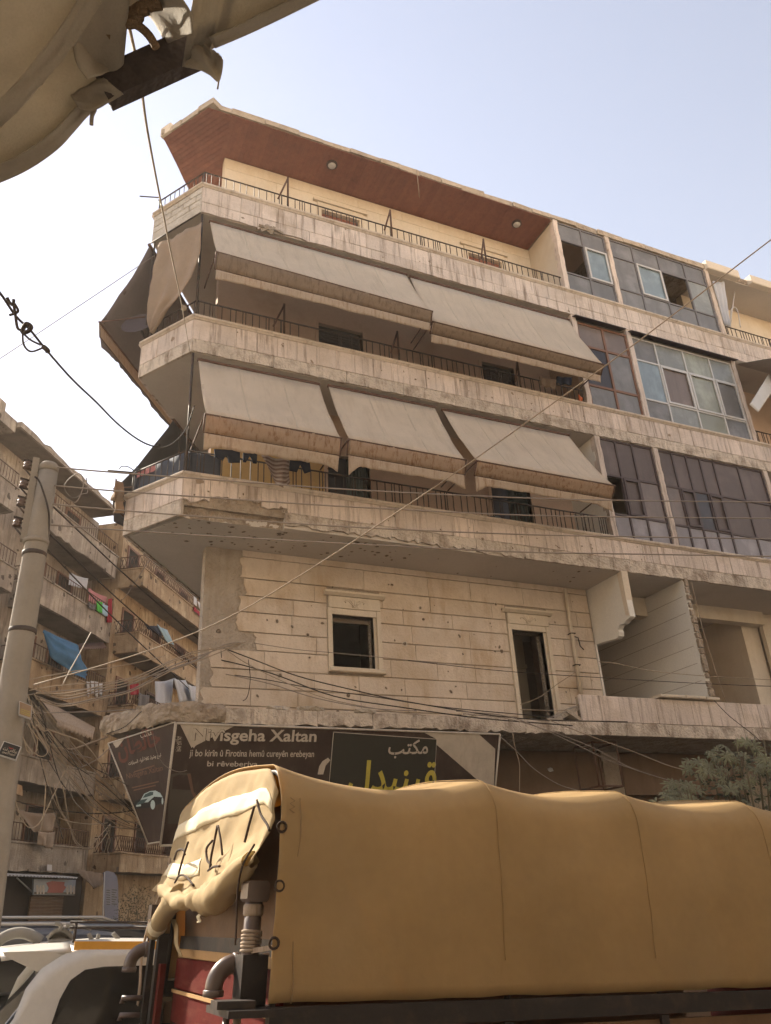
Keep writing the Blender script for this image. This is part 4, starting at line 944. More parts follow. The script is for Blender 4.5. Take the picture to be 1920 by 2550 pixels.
def sbal(par, t0, t1, o0, o1, zb, zt, m, seed, rail=True, lattice=False, rag=0.):
    """balcony: slab, parapet with its own end faces, iron railing"""
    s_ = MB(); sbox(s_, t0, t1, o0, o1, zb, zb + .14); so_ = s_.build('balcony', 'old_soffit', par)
    th = .1
    L_ = ragged(t0, t1, zb - .01, rag if rag else .012, .3, seed)
    top = ragged(t0, t1, zt, rag * .6 if rag else .006, .4, seed + 1)
    MB().prism([ST(t, o0 - .02, z) for t, z in L_] + [ST(t, o0 - .02, z) for t, z in reversed(top)], SN * th).build('balcony_parapet', m, so_)
    e = MB(); sbox(e, t0 - .015, t0 + th, o0 + th - .02, o1, zb - .008, zt - .01); e.build('balcony_parapet', m, so_)
    e = MB(); sbox(e, t1 - th, t1 + .015, o0 + th - .02, o1, zb - .008, zt - .012); e.build('balcony_parapet', m, so_)
    e = MB(); sbox(e, t0 - .05, t1 + .05, o0 - .06, o0 + .12, zt + .002, zt + .05); sbox(e, t0 - .05, t0 + .12, o0 + .121, o1, zt + .001, zt + .049); e.build('balcony_cap', m, so_)
    if rail:
        r_ = MB(); h = .5; z0 = zt + .05
        for a, b in (((t0, o0 + .03), (t1, o0 + .03)), ((t0, o0 + .03), (t0, o1))):
            for z in (z0 + .04, z0 + h): r_.tube([ST(*a, z), ST(*b, z)], .016, 4)
            n = int(((b[0] - a[0]) ** 2 + (b[1] - a[1]) ** 2) ** .5 / (.16 if lattice else .15))
            for k in range(n + 1):
                f = k / max(1, n); p = (lerp(a[0], b[0], f), lerp(a[1], b[1], f))
                if lattice and k < n:
                    g_ = (k + 1) / n; q_ = (lerp(a[0], b[0], g_), lerp(a[1], b[1], g_))
                    r_.tube([ST(*p, z0 + .04), ST(*q_, z0 + h)], .014, 4); r_.tube([ST(*q_, z0 + .04), ST(*p, z0 + h)], .014, 4)
                else: r_.tube([ST(*p, z0), ST(*p, z0 + h)], .012, 4)
        tag(r_.build('railing', 'rust_iron', so_), kind='stuff')
    return so_
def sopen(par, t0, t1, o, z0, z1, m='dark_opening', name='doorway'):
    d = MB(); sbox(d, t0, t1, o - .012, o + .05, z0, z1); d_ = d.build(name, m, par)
    f = MB()
    for a, b, c, e in ((t0 - .08, t0, z0, z1), (t1, t1 + .08, z0, z1), (t0 - .08, t1 + .08, z1, z1 + .09)): sbox(f, a, b, o - .05, o + .04, c, e + (0 if b - a > .2 else -.002))
    f.build('frame', 'brown_frame', d_); return d_
# L1: four floors of open balconies, ruined roof slab
L1 = thing('ruined_apartment_block', 'scarred grey-brown apartment block with open balconies across the side street', 'building', ST(12, 10, 0))
w = MB(); sbox(w, 8.6, 15.75, 9.6, 15, -.5, 15.95); w.build('wall', 'old_render', L1)
rf = MB(); L_ = ragged(8.45, 15.2, 16.02, .05, .35, 5)
rf.prism([ST(t, 8.45, 15.92) for t in (8.45, 15.2)] + [ST(t, 8.45 + .04 * nz(t * 3), z + .08) for t, z in reversed(L_)], SN * 7).build('roof_slab', 'old_render', L1)
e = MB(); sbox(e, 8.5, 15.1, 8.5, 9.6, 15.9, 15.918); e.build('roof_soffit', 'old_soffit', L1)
for i, (zt, zb) in enumerate(((14.2, 13.35), (11.63, 10.78), (8.95, 8.1), (6.1, 5.42), (3.72, 3.0))):
    sbal(L1, 10.85, 15.45, 8.5, 9.6, zb, zt, 'old_render' if i < 2 else 'ochre_old' if i == 2 else 'old_render', 40 + i, rail=i in (0, 1, 2, 4), rag=.05 if i == 0 else .02)
    sopen(L1, 11.6, 12.5, 9.6, zb + .14, zt + 1.25); sopen(L1, 13.4, 14.3, 9.6, zb + .14, zt + 1.25, 'dark_opening')
e = MB(); sbox(e, 15.45, 15.8, 8.45, 9.6, -.5, 12.9); e.build('pier', 'ochre_old', L1)
# L0: the neighbour nearer the viewer
L0 = thing('cream_apartment_block', 'cream apartment block with curved-bar balconies at the left picture edge behind the pole', 'building', ST(6, 10, 0))
w = MB(); sbox(w, 6.0, 8.55, 9.9, 15, -.5, 15.8); w.build('wall', 'cream_wall', L0)
w = MB(); sbox(w, 6.0, 8.3, 9.0, 15, 16.25, 16.8); w.build('roof_parapet', 'old_render', L0)
e = MB(); sbox(e, 6.0, 8.42, 8.6, 15, 15.7, 16.12); e.build('roof_slab', 'old_render', L0)
for i, (zt, zb) in enumerate(((13.95, 13.15), (11.42, 10.68), (8.75, 7.95), (6.1, 5.3))):
    sbal(L0, 6.1, 9.5 if i == 1 else 9.0, 8.6, 9.9, zb, zt, 'old_render', 50 + i, rail=i < 2); sopen(L0, 6.8, 7.7, 9.9, zb + .14, zt + 1.2)
# L2: ochre block further down the side street
L2 = thing('ochre_apartment_block', 'bullet-pocked ochre apartment block with lattice railings further down the side street', 'building', ST(20, 10, 0))
w = MB(); sbox(w, 15.8, 46, 8.5, 14, -.5, 15.9); w.build('wall', 'ochre_old', L2)
for i, (zt, zb) in enumerate(((13.75, 13.05), (11.15, 10.45), (8.45, 7.85), (5.95, 5.3), (3.55, 3.0))):
    sbal(L2, 15.75, 34, 7.5, 8.5, zb, zt, 'ochre_old', 70 + i, lattice=True, rag=.015)
    for t in (16.3, 18.8, 21.4, 24.2, 27.0): sopen(L2, t, t + .85, 8.5, zb + .14, zt + 1.2, 'dark_opening')
# ---- shops at street level under L1 and L2
za = lambda x, y: (x / 4.628, 2140 + y / 4.628)
sh = MB(); sbox(sh, 9.0, 15.4, 8.55, 8.7, -.5, 2.95); sh.build('shop_front', 'shop_dark', L1)
s0, s1_ = st_of(PS(*za(360, 420), 8.45)), st_of(PS(*za(735, 420), 8.45))
rs_ = MB(); sbox(rs_, s0[0], s1_[0], 8.46, 8.5, 0, s0[2]); rs_ = rs_.build('roller_shutter', 'shutter_metal', L1)
for k in range(20):
    m_ = MB(); z = s0[2] - (k + 1) * .085; m_.hexa([ST(s0[0], 8.45, z), ST(s1_[0], 8.45, z), ST(s1_[0], 8.46, z), ST(s0[0], 8.46, z), ST(s0[0], 8.437, z + .055), ST(s1_[0], 8.437, z + .055), ST(s1_[0], 8.46, z + .07), ST(s0[0], 8.46, z + .07)]); m_.build('slat', 'shutter_metal', rs_)
tc_ = thing('shop_canopy', 'white-edged corrugated sheet canopy over the picture sign shop', 'canopy', ST(12, 8, 2.8))
a, b = PS(*za(40, 180), 8.0), PS(*za(880, 215), 8.0); a_, b_ = st_of(a), st_of(b)
def cor(f, g_): return ST(lerp(a_[0], b_[0], f), lerp(7.95, 8.5, g_), lerp(a_[2], b_[2], f) + .02 * sin(f * 140) + .08 * g_)
MB().grid(160, 2, cor, .012).build('sheet', 'silver_frame', tc_); MB().tube([a, b], .02, 5).build('edge', 'cloth_white', tc_)
MB().tube([PS(*za(195, 215), 8.1), PS(*za(380, 385), 8.4)], .02, 5).build('strut', 'silver_frame', tc_)
PB = Board(PS(*za(392, 226), 8.2), PS(*za(872, 236), 8.2), PS(*za(392, 405), 8.2))
pb = thing('picture_sign', 'small white sign printed with red shapes and pale animals under the shop canopy', 'sign', PB.P(.4, .3))
k_ = [PB.uv(*za(*p)) for p in ((392, 226), (876, 236), (858, 412), (388, 408))]
mat('print_sky', (.30, .33, .38), rough=.5, bump=0.); mat('print_red', (.28, .04, .03), rough=.5, bump=0.)
MB().prism([PB.P(*k) for k in k_], -PB.N * .05).build('board', 'print_sky', pb)
PB.px('red_print', [za(530, 270), za(600, 250), za(745, 262), za(735, 300), za(760, 320), za(720, 385), za(540, 385), za(560, 330)], 'print_red', pb)
for i, x in enumerate((415, 450, 485, 760, 800, 835)):
    PB.px('pale_print', [za(x, 300 + (i % 2) * 20), za(x + 22, 295), za(x + 30, 340), za(x + 26, 400), za(x + 8, 402), za(x, 350)], 'sign_white', pb)
PB.px('green_print', [za(395, 375), za(860, 378), za(858, 408), za(390, 404)], 'print_ghost', pb, .002)
ff = thing('feather_flag', 'tall blue-grey feather banner with dark lettering standing by the shops', 'banner', ST(14.5, 7, 0))
FB = Board(PS(*za(1195, 140), 7.4), PS(*za(1365, 160), 7.4), PS(*za(1215, 800), 7.4))
mat('flag_blue', (.24, .24, .30), var=.12, trans=.2)
oc = [za(1195, 150), za(1240, 132), za(1310, 150), za(1350, 200), za(1362, 300), za(1365, 560), za(1362, 900), za(1215, 900), za(1205, 500)]
MB().prism([FB.P(*FB.uv(*p)) for p in oc], -FB.N * .015).build('cloth', 'flag_blue', ff)
for i in range(7):
    y = 350 + i * 27
    FB.px('lettering', [za(1225, y), za(1268, y + 4), za(1268, y + 14), za(1225, y + 10)], 'print_black', ff, .004); FB.px('lettering', [za(1285, y - 5), za(1345 - (i % 3) * 12, y), za(1345 - (i % 3) * 12, y + 11), za(1285, y + 6)], 'print_black', ff, .004)
p0_ = FB.P(*FB.uv(*za(1205, 150))); MB().tube([p0_, Vector((FB.P(*FB.uv(*za(1212, 820))).x, FB.P(*FB.uv(*za(1212, 820))).y, gz(0) - .02))], .02, 6).build('pole', 'silver_frame', ff)
tw = thing('tattered_awning', 'tattered striped sheet hanging askew between the shop and the feather banner', 'awning', ST(14, 8, 2.5))
q4 = [PS(*za(880, 110), 8.3), PS(*za(1200, 170), 7.9), PS(*za(1190, 290), 7.8), PS(*za(1075, 345), 7.8)]
MB().grid(16, 8, lambda a, b: q4[0].lerp(q4[1], a).lerp(q4[3].lerp(q4[2], a), b) + SN * .05 * sin(a * 20 + b * 5), .006).build('sheet', 'canvas_brown', tw)
tag(MB().hexa([PS(*za(*p), o) for o in (8.42, 8.3) for p in ((540, 130), (598, 132), (600, 62), (545, 58))]).build('wall_box', 'cloth_white'), 'small white electrical box on the block wall above the shop canopy', 'box')

# ------------------------------------------------------------------ laundry, sheets and tarpaulins
def cloth(name, label, cat, px4, plane, m, folds=5, amp=.03, group=None, n=16, jag=0., seed=0):
    """hung cloth: px4 = top left, top right, bottom right, bottom left; plane(u, v) -> point"""
    P = [plane(*p) for p in px4]; nr = (P[1] - P[0]).cross(P[3] - P[0]); nr = nr.normalized() if nr.length > 1e-8 else Vector((0, -1, 0))
    if nr.dot(CAMC - P[0]) < 0: nr = -nr
    def fn(a, b):
        q = P[0].lerp(P[1], a).lerp(P[3].lerp(P[2], a), b)
        q = q + nr * (amp * sin(a * folds * 2 * pi / 2 + seed) * (.25 + b) + amp * .6 * nz(a * 4, b * 3, seed))
        if jag and b > .95: q = q + Vector((0, 0, jag * nz(a * 9, seed)))
        return q + Vector((0, 0, -.06 * sin(pi * a) * (1 - b) * (P[1] - P[0]).length * .5))
    o = MB().grid(n, max(6, n // 2), fn, .004).build(name, m)
    return tag(o, label, cat, group)
zB = lambda x, y: (x / 3.204, 1450 + y / 3.204)
pl85 = lambda u, v: PS(u, v, 8.4); pl75 = lambda u, v: PS(u, v, 7.42)
LG = 'laundry over the side street'
bt = thing('blue_tarpaulin', 'blue tarpaulin sagging from a balcony right of the utility pole', 'tarpaulin', pl85(*zB(500, 600)))
top = cat_rom([PS(*zB(x, y), 8.2) for x, y in ((345, 380), (440, 425), (540, 470), (620, 508), (640, 590), (695, 690))], 4); bot = cat_rom([PS(*zB(x, y), 8.0) for x, y in ((350, 400), (395, 540), (420, 610), (520, 680), (600, 740), (682, 775))], 4)
def btf(a, b):
    i = a * (len(top) - 1); k = min(int(i), len(top) - 2); f = i - k
    return top[k].lerp(top[k + 1], f).lerp(bot[k].lerp(bot[k + 1], f), b) - SN * (.18 * sin(pi * b) * sin(pi * a) + .03 * sin(b * 16 + a * 5) + .04 * nz(a * 6, b * 6))
MB().grid(30, 14, btf, .006).build('sheet', 'tarp_blue', bt)
cloth('shirt', 'bright green shirt on the washing line beside the dark red cloth', 'laundry', [zB(768, 140), zB(818, 160), zB(812, 250), zB(772, 230)], pl85, 'cloth_green', 3, .03, LG)
cloth('shirt', 'pale blue shirt between the green shirt and the dark red cloth', 'laundry', [zB(818, 165), zB(862, 190), zB(856, 275), zB(812, 255)], pl85, 'cloth_lightblue', 3, .03, LG)
cloth('cloth', 'long dark red cloth hanging beside the pale blue shirt', 'laundry', [zB(862, 135), zB(896, 125), zB(890, 322), zB(850, 320)], pl85, 'cloth_red', 3, .03, LG)
cloth('cloth', 'pink sheet hung behind the green shirt on the balcony', 'laundry', [zB(705, 45), zB(862, 120), zB(862, 215), zB(705, 150)], lambda u, v: PS(u, v, 8.75), 'cloth_pink', 6, .03, LG)
cloth('cloth', 'dark brown cloth hanging left of the green shirt', 'laundry', [zB(706, 160), zB(762, 185), zB(756, 225), zB(706, 205)], pl85, 'cloth_grey', 3, .03, LG)
cloth('sheet', 'grey sheet screening the middle balcony behind the iron bars', 'sheet', [zB(555, -80), zB(705, -30), zB(690, 60), zB(545, 20)], lambda u, v: PS(u, v, 8.8), 'sheet_white', 6, .02, LG)
for i, (x, y, w_) in enumerate(((690, 790, 26), (722, 785, 30), (756, 790, 28), (788, 800, 30))):
    cloth('small_laundry', ('first', 'second', 'third', 'last')[i] + ' of four white garments in a row below the blue tarpaulin, from the pole side', 'laundry', [zB(x, y), zB(x + w_, y + 4), zB(x + w_ - 3, y + 128 - (i % 2) * 20), zB(x + 3, y + 120 - (i % 2) * 20)], pl85, 'cloth_white', 2, .03, LG, 8)
cloth('cloth', 'navy cloth over the lattice railing beside a pale blue sheet', 'laundry', [zB(1152, 335), zB(1262, 345), zB(1300, 430), zB(1180, 375)], pl75, 'cloth_navy', 4, .03, LG)
cloth('sheet', 'pale blue sheet trailing over the lattice railing next to navy cloth', 'laundry', [zB(1250, 333), zB(1335, 380), zB(1390, 500), zB(1330, 480)], pl75, 'cloth_lightblue', 4, .03, LG)
cloth('sheet', 'large white sheet on the lowest lattice balcony by the wall corner', 'sheet', [zB(1385, 765), zB(1480, 780), zB(1570, 945), zB(1430, 960)], lambda u, v: PS(u, v, 7.2), 'sheet_white', 6, .05, LG)
cloth('sheet', 'white sheet end nearest the building corner above the crumbled ledge', 'sheet', [zB(1500, 815), zB(1585, 830), zB(1570, 950), zB(1525, 950)], lambda u, v: PS(u, v, 7.0), 'sheet_white', 4, .04, LG)
cloth('sheet', 'greyish sheet left of the large white sheet on the lowest lattice balcony', 'sheet', [zB(1235, 790), zB(1385, 765), zB(1365, 980), zB(1240, 975)], lambda u, v: PS(u, v, 7.6), 'sheet_white', 5, .03, LG)
cloth('blanket', 'red and cream patterned blanket over the railing by the yellow wall', 'laundry', [zB(1035, 812), zB(1105, 805), zB(1110, 895), zB(1040, 900)], pl75, 'cloth_red', 2, .03, LG)
cloth('cloth', 'dark grey garment hanging under the patterned blanket', 'laundry', [zB(1105, 880), zB(1195, 900), zB(1180, 1010), zB(1100, 1000)], pl75, 'cloth_grey', 4, .03, LG)
cloth('sheet', 'white cloth hung below the top lattice balcony against the main building', 'laundry', [zB(1545, 105), zB(1570, 130), zB(1570, 190), zB(1545, 175)], pl75, 'cloth_white', 2, .02, LG)
cloth('cloth', 'dark red cloth on the top lattice balcony against the main building', 'laundry', [zB(1545, 190), zB(1640, 265), zB(1640, 310), zB(1545, 230)], pl75, 'cloth_red', 3, .02, LG)
cloth('sheet', 'white sheet folded over the top lattice balcony beside dark red cloth', 'laundry', [zB(1575, 150), zB(1642, 180), zB(1642, 255), zB(1590, 210)], pl75, 'cloth_white', 3, .02, LG)
zC = lambda x, y: (x / 4.165, 1880 + y / 4.165)
cloth('sheet', 'tan sheet drooping across the low balcony right of the pole', 'sheet', [zC(160, 560), zC(590, 600), zC(560, 800), zC(330, 800)], lambda u, v: PS(u, v, 8.3), 'canvas_brown', 3, .05, LG, seed=2)
cloth('sheet', 'rounded cream cloth bundle hanging over the low balcony parapet', 'sheet', [zC(400, 790), zC(575, 800), zC(550, 985), zC(400, 930)], lambda u, v: PS(u, v, 8.2), 'canvas_val', 4, .06, LG, seed=4)
sa = thing('scalloped_awning', 'small pale scalloped awning over a low balcony right of the pole', 'awning', pl85(*zB(550, 1050)))
q4 = [PS(*zB(305, 910), 8.5), PS(*zB(760, 1160), 8.5), PS(*zB(745, 1215), 7.5), PS(*zB(455, 1110), 7.5)]
MB().grid(16, 6, lambda a, b: q4[0].lerp(q4[1], a).lerp(q4[3].lerp(q4[2], a), b), .006).build('canopy', 'canvas_val', sa)
MB().grid(60, 2, lambda a, b: q4[3].lerp(q4[2], a) + Vector((0, 0, -b * (.12 + .06 * abs(sin(a * 28))))), .004).build('valance', 'canvas_val', sa)
rs2 = thing('lean_to_roof', 'small rusty sheet roof beside the blue tarpaulin', 'roof', pl85(*zB(740, 500)))
q4 = [PS(*zB(625, 490), 8.5), PS(*zB(825, 478), 8.5), PS(*zB(850, 525), 8.0), PS(*zB(635, 540), 8.0)]
MB().grid(30, 2, lambda a, b: q4[0].lerp(q4[1], a).lerp(q4[3].lerp(q4[2], a), b) + Vector((0, 0, .015 * sin(a * 70))), .008).build('sheet', 'rust_iron', rs2)
# things on the balconies of the corner building
zL = lambda x, y: (500 + x / 4.165, 1100 + y / 4.165)
MG = 'washing on the lower front balcony'
def shorts(label, pts, y, m):
    P = [PY(*p, y) for p in pts]
    o = MB().prism(P, (0, .025, 0)).build('shorts', m); return tag(o, label, 'laundry', MG)
shorts('large navy shorts hanging leftmost under the lower awning', [zL(138, 75), zL(408, 88), zL(408, 212), zL(290, 212), zL(278, 165), zL(262, 138), zL(235, 190), zL(150, 160)], -.03, 'cloth_navy')
shorts('small navy shorts hanging next to the striped towel', [zL(440, 112), zL(586, 122), zL(582, 222), zL(545, 218), zL(512, 145), zL(470, 210), zL(440, 205)], -.03, 'cloth_navy')
shorts('black shorts hanging right of the striped towel', [zL(925, 192), zL(1130, 205), zL(1143, 305), zL(1080, 325), zL(1035, 232), zL(1000, 310), zL(920, 295)], -.03, 'cloth_navy')
st_ = thing('striped_towel', 'brown and white striped towel draped over the lower balcony rail', 'towel', PY(*zL(790, 250), -.05))
mat('towel_brown', (.22, .15, .12), var=.1); mat('towel_pale', (.42, .34, .30), var=.1)
TL_ = [zL(625, 140), zL(915, 190), zL(925, 430), zL(760, 400)]
P4 = [PY(*p, -.05) for p in TL_]
def tw_(a, b): return P4[0].lerp(P4[1], a).lerp(P4[3].lerp(P4[2], a), b) + Vector((0, -.03 * sin(a * 9 + b * 4), -.12 * sin(pi * a) * b))
for k in range(14): MB().grid(14, 1, lambda a, b: tw_(a, (k + b) / 14), .004).build('stripe', 'towel_brown' if k % 2 else 'towel_pale', st_)
zR = lambda x, y: (1180 + x / 4.628, 1120 + y / 4.628)
p = PY(*zR(150, 660), .5); tb = thing('wash_tub', 'dark blue plastic tub upturned on the lower balcony', 'tub', (p.x, .5, Z2 - .02))
mat('plastic_blue', (.035, .065, .10), rough=.45, var=.1); mat('plastic_red', (.20, .035, .03), rough=.5, var=.1)
MB().lathe((p.x, .45, Z2 - .15), (0, 0, 1), [(0, .30), (.03, .31), (.25, .27), (.33, .24), (.36, .16)], 18).build('body', 'plastic_blue', tb); MB().lathe((p.x, .45, Z2 + .0), (0, 0, 1), [(0, .31), (.03, .31)], 18).build('rim', 'plastic_blue', tb)
p = PY(*zR(1160, 870), .4); tag(MB().lathe((p.x, .4, Z2 - .1), (0, 0, 1), [(0, .14), (.1, .2), (.2, .2), (.28, .12)], 12).build('red_basket', 'plastic_red'), 'dark red basket behind the lower balcony bars near the column', 'basket')
p = PY(*zR(1400, 900), .4); cbx = thing('storage_box', 'white-lidded dark box behind the lower balcony bars by the column', 'box', (p.x, .4, Z2))
MB().box(p.x - .2, p.x + .2, .3, .6, Z2 - .15, Z2 + .12).build('body', 'cloth_grey', cbx); MB().box(p.x - .12, p.x + .24, .28, .62, Z2 + .122, Z2 + .16).build('lid', 'cloth_white', cbx)
zK = lambda x, y: (1150 + x / 5.048, 880 + y / 5.048)
cloth('cloth', 'pale brown cloth over the upper balcony rail beneath the right awning', 'laundry', [zK(970, 290), zK(1190, 330), zK(1175, 445), zK(985, 405)], lambda u, v: PY(u, v, .0), 'canvas_brown', 4, .02, 'washing on the upper front balcony')
cloth('cloth', 'black cloth hanging beside the pale brown cloth on the upper balcony', 'laundry', [zK(1190, 290), zK(1385, 300), zK(1380, 400), zK(1180, 385)], lambda u, v: PY(u, v, .03), 'cloth_navy', 4, .02, 'washing on the upper front balcony')
cloth('cloth', 'small orange-red cloth on the upper balcony rail by the column', 'laundry', [zK(1462, 515), zK(1522, 560), zK(1512, 610), zK(1468, 600)], lambda u, v: PY(u, v, .0), 'cloth_orange', 2, .02, 'washing on the upper front balcony', 6)
# dark screen behind the corner railing of the lower balcony, and things there
sc = thing('balcony_screen', 'dark blue-grey cloth screen behind the corner railing of the lower balcony', 'screen', CP(.6, -.15, Z2))
MB().grid(20, 3, lambda a, b: CP(a * CHL, -.13 - .02 * sin(a * 20), lerp(Z2 - .02, Z2 + .5, b)), .004).build('cloth', 'sheet_blue', sc)
MB().grid(20, 3, lambda a, b: ST(a * 3.5, -.12 - .02 * sin(a * 20), lerp(Z2 - .02, Z2 + .55, b)), .004).build('cloth', 'sheet_blue', sc)
MB().grid(8, 3, lambda a, b: Vector((lerp(.03, .62, a), .13 + .02 * sin(a * 9), lerp(Z2 - .02, Z2 + .46, b))), .004).build('cloth', 'sheet_blue', sc)
zG = lambda x, y: (240 + x / 4.253, 780 + y / 4.253)
cloth('cloth', 'tan cloth tied at the far end of the lower corner railing', 'cloth', [zG(195, 1745), zG(290, 1800), zG(290, 2010), zG(140, 1960)], lambda u, v: PS(u, v, .1), 'canvas_brown', 3, .06, seed=1)
cloth('cloth', 'narrow tan cloth tail hanging under the corner railing end', 'cloth', [zG(205, 1900), zG(280, 1900), zG(275, 2125), zG(200, 2110)], lambda u, v: PS(u, v, .08), 'canvas_brown', 2, .05, seed=3)
for i, x in enumerate((455, 555)):
    cloth('cloth', ('pinkish cloth hung behind the corner bars nearer the street', 'pinkish cloth hung behind the corner bars nearer the post')[i], 'laundry', [zG(x - 30, 1690 - i * 40), zG(x + 70, 1640 - i * 40), zG(x + 70, 1700 - i * 40), zG(x - 25, 1750 - i * 40)], lambda u, v: PL(u, v, (CHN.x, CHN.y, 0), -.09), 'cloth_pink', 2, .01, None, 6)
p = PL(*zG(460, 150), SN, SN.dot(SB) + .15); dsh = thing('satellite_dish', 'dark satellite dish under the side awning by the upper corner', 'dish', p)
MB().lathe(p, (-.5, -.8, .35), [(0, .04), (.03, .16), (.07, .27), (.10, .33)], 16).build('bowl', 'dark_frame', dsh); MB().tube([p, p + Vector((.2, .1, -.3))], .02, 5).build('arm', 'iron', dsh)
# right-hand loggias
zQ = lambda x, y: (1600 + x / 5.206, 700 + y / 5.206)
cloth('curtain', 'grey curtain hanging beside the last glazed bay of the top floor', 'curtain', [zQ(900, 0), zQ(1060, 10), zQ(1140, 600), zQ(1050, 560)], lambda u, v: PY(u, v, .15), 'sheet_white', 5, .03, None, 20)
p = PY(*zQ(1195, 480), .4); an = thing('antenna', 'pale stick antenna with loop on the top right balcony', 'antenna', p)
MB().tube([PY(*zQ(1140, 560), .4), PY(*zQ(1170, 330), .4), PY(*zQ(1197, 110), .4)], .018, 6).build('mast', 'cloth_white', an); MB().tube(cat_rom([PY(*zQ(x, y), .4) for x, y in ((1140, 540), (1150, 370), (1200, 340), (1240, 420), (1270, 600))], 5), .015, 6).build('loop', 'cloth_white', an)
cw = thing('corrugated_awning', 'corrugated metal awning over the right-hand fourth-floor balcony', 'awning', PY(1900, 1000, -.3))
q4 = [PY(*zQ(1225, 1105), .1), PY(*zQ(1900, 1080), .1), PY(*zQ(1950, 1420), -.9), PY(*zQ(1440, 1660), -.9)]
xa_, xb_ = C3 + .25, XE - 1
MB().grid(90, 3, lambda a, b: Vector((lerp(xa_, xb_, a), lerp(.12, -1.0, b), lerp(B4 - .05, B4 - .62, b) + .022 * sin(a * 220)))).build('sheet', 'silver_frame', cw)
MB().grid(60, 2, lambda a, b: Vector((lerp(xa_, xb_, a), -1.0 + .1 * b, B4 - .62 - b * .3 + .012 * sin(a * 220))), .006).build('front_sheet', 'silver_frame', cw)
MB().grid(10, 12, lambda a, b: PY(*(lerp(lerp(1400, 1490, a), lerp(1650, 1666, a), b), lerp(lerp(1610, 1700, a), lerp(1210, 1370, a), b)) and zQ(lerp(lerp(1390, 1500, a), lerp(1640, 1720, a), b), lerp(lerp(1600, 1700, a), lerp(1200, 1380, a), b)), -.55 + .02 * sin(b * 40)), .008).build('torn_flap', 'silver_frame', cw)

# ------------------------------------------------------------------ utility pole
PXX, PYY = -2.02, -2.0
pole = thing('utility_pole', 'round concrete utility pole carrying stacked insulators and tangled wires', 'pole', (PXX, PYY, gz(PXX)))
zP = lambda x, y: (x / 7.372, 1100 + y / 7.372)
MB().tube([(PXX + .06, PYY, gz(PXX) - .3), (PXX + .04, PYY, 2.0), (PXX, PYY, 4.2), (PXX + .02, PYY, 6.0), (PXX + .03, PYY, 6.71)], [.175, .165, .147, .125, .112], 24).build('shaft', 'pole_concrete', pole)
MB().lathe((PXX + .03, PYY, 6.70), (0, 0, 1), [(0, .118), (.08, .118), (.12, .09), (.13, .03)], 20).build('shaft_top', 'pole_concrete', pole)
for z, r in ((5.72, .147), (5.56, .14), (4.62, .152)): MB().lathe((PXX + .01, PYY, z), (0, 0, 1), [(0, r - .012), (.008, r), (.05, r), (.058, r - .012)], 20).build('band', 'pole_concrete' if z > 5.6 else 'iron', pole)
MB().box(PXX - .165, PXX - .09, PYY - .05, PYY + .05, 5.75, 6.86).build('bracket_post', 'pole_concrete', pole)
INS = []
for i, (x, y) in enumerate(((500, 430), (430, 780), (385, 1110), (310, 1490))):
    c = PY(*zP(x, y), PYY); ins = MB().lathe(c - Vector((0, 0, .05)), (.12, 0, 1), [(0, .02), (.005, .045), (.02, .05), (.035, .03), (.05, .05), (.065, .05), (.078, .03), (.09, .045), (.1, .02)], 12).build('insulator', 'insulator', pole)
    k = MB(); k.obox(c + Vector((.03, 0, .065)), (1, 0, -.15), (0, 1, 0), (.15, 0, 1), .075, .02, .006); k.obox(c + Vector((.03, 0, -.055)), (1, 0, -.15), (0, 1, 0), (.15, 0, 1), .075, .02, .006)
    k.tube([c + Vector((-.02, 0, -.06)), c + Vector((.09, 0, -.17))], .012, 5); k.build('clamp', 'iron', ins); INS.append(c)
zS = lambda x, y: (x / 10.054, 1700 + y / 10.054)
def pole_sign(name, label, q, m_face, y):
    t = thing(name, label, 'sign', PY(*zS(*q[0]), y)); B = Board(PY(*zS(*q[0]), y), PY(*zS(*q[1]), y), PY(*zS(*q[3]), y))
    K = [B.uv(*zS(*p)) for p in q]
    MB().prism([B.P(*k) for k in K], -B.N * .06).build('case', 'cloth_white', t)
    c = [sum(k[0] for k in K) / 4, sum(k[1] for k in K) / 4]; B.poly('face', [(lerp(c[0], k[0], .9), lerp(c[1], k[1], .9)) for k in K], m_face, t)
    return t, B
t, B = pole_sign('pole_sign', 'tilted black sign with white Arabic lettering fixed low on the pole', [(95, 1455), (540, 1605), (405, 1945), (-70, 1795)], 'print_black', -2.25)
B.text('\ufe96\ufee7 \ufeb1\ufe8e\ufedc\ufef4\ufe91', *zS(55, 1705), *zS(405, 1800), 'sign_white', t, hpx=.045, h=.008, offset=.02); B.text('0947773837', *zS(45, 1765), *zS(370, 1850), 'sign_white', t, hpx=.018, h=.008, offset=.01)
B.px('red_mark', [zS(215, 1600), zS(270, 1640), zS(345, 1640), zS(300, 1670), zS(235, 1655)], 'print_red', t, .006)
t, B = pole_sign('pole_box', 'small white lightbox with worn yellow face strapped to the pole', [(480, 455), (805, 580), (780, 905), (468, 800)], 'canvas_band', -2.2)
for y in (650, 700, 745): B.px('worn_line', [zS(510, y), zS(750, y + 85), zS(750, y + 97), zS(510, y + 12)], 'sign_yellow', t, .006)
tag(MB().prism([PY(*zC(*p), -1.9) for p in ((150, 290), (232, 320), (235, 425), (152, 395))], (0, .02, 0)).build('paper_notice', 'canvas_val'), 'faded paper notice hanging off the pole', 'notice')

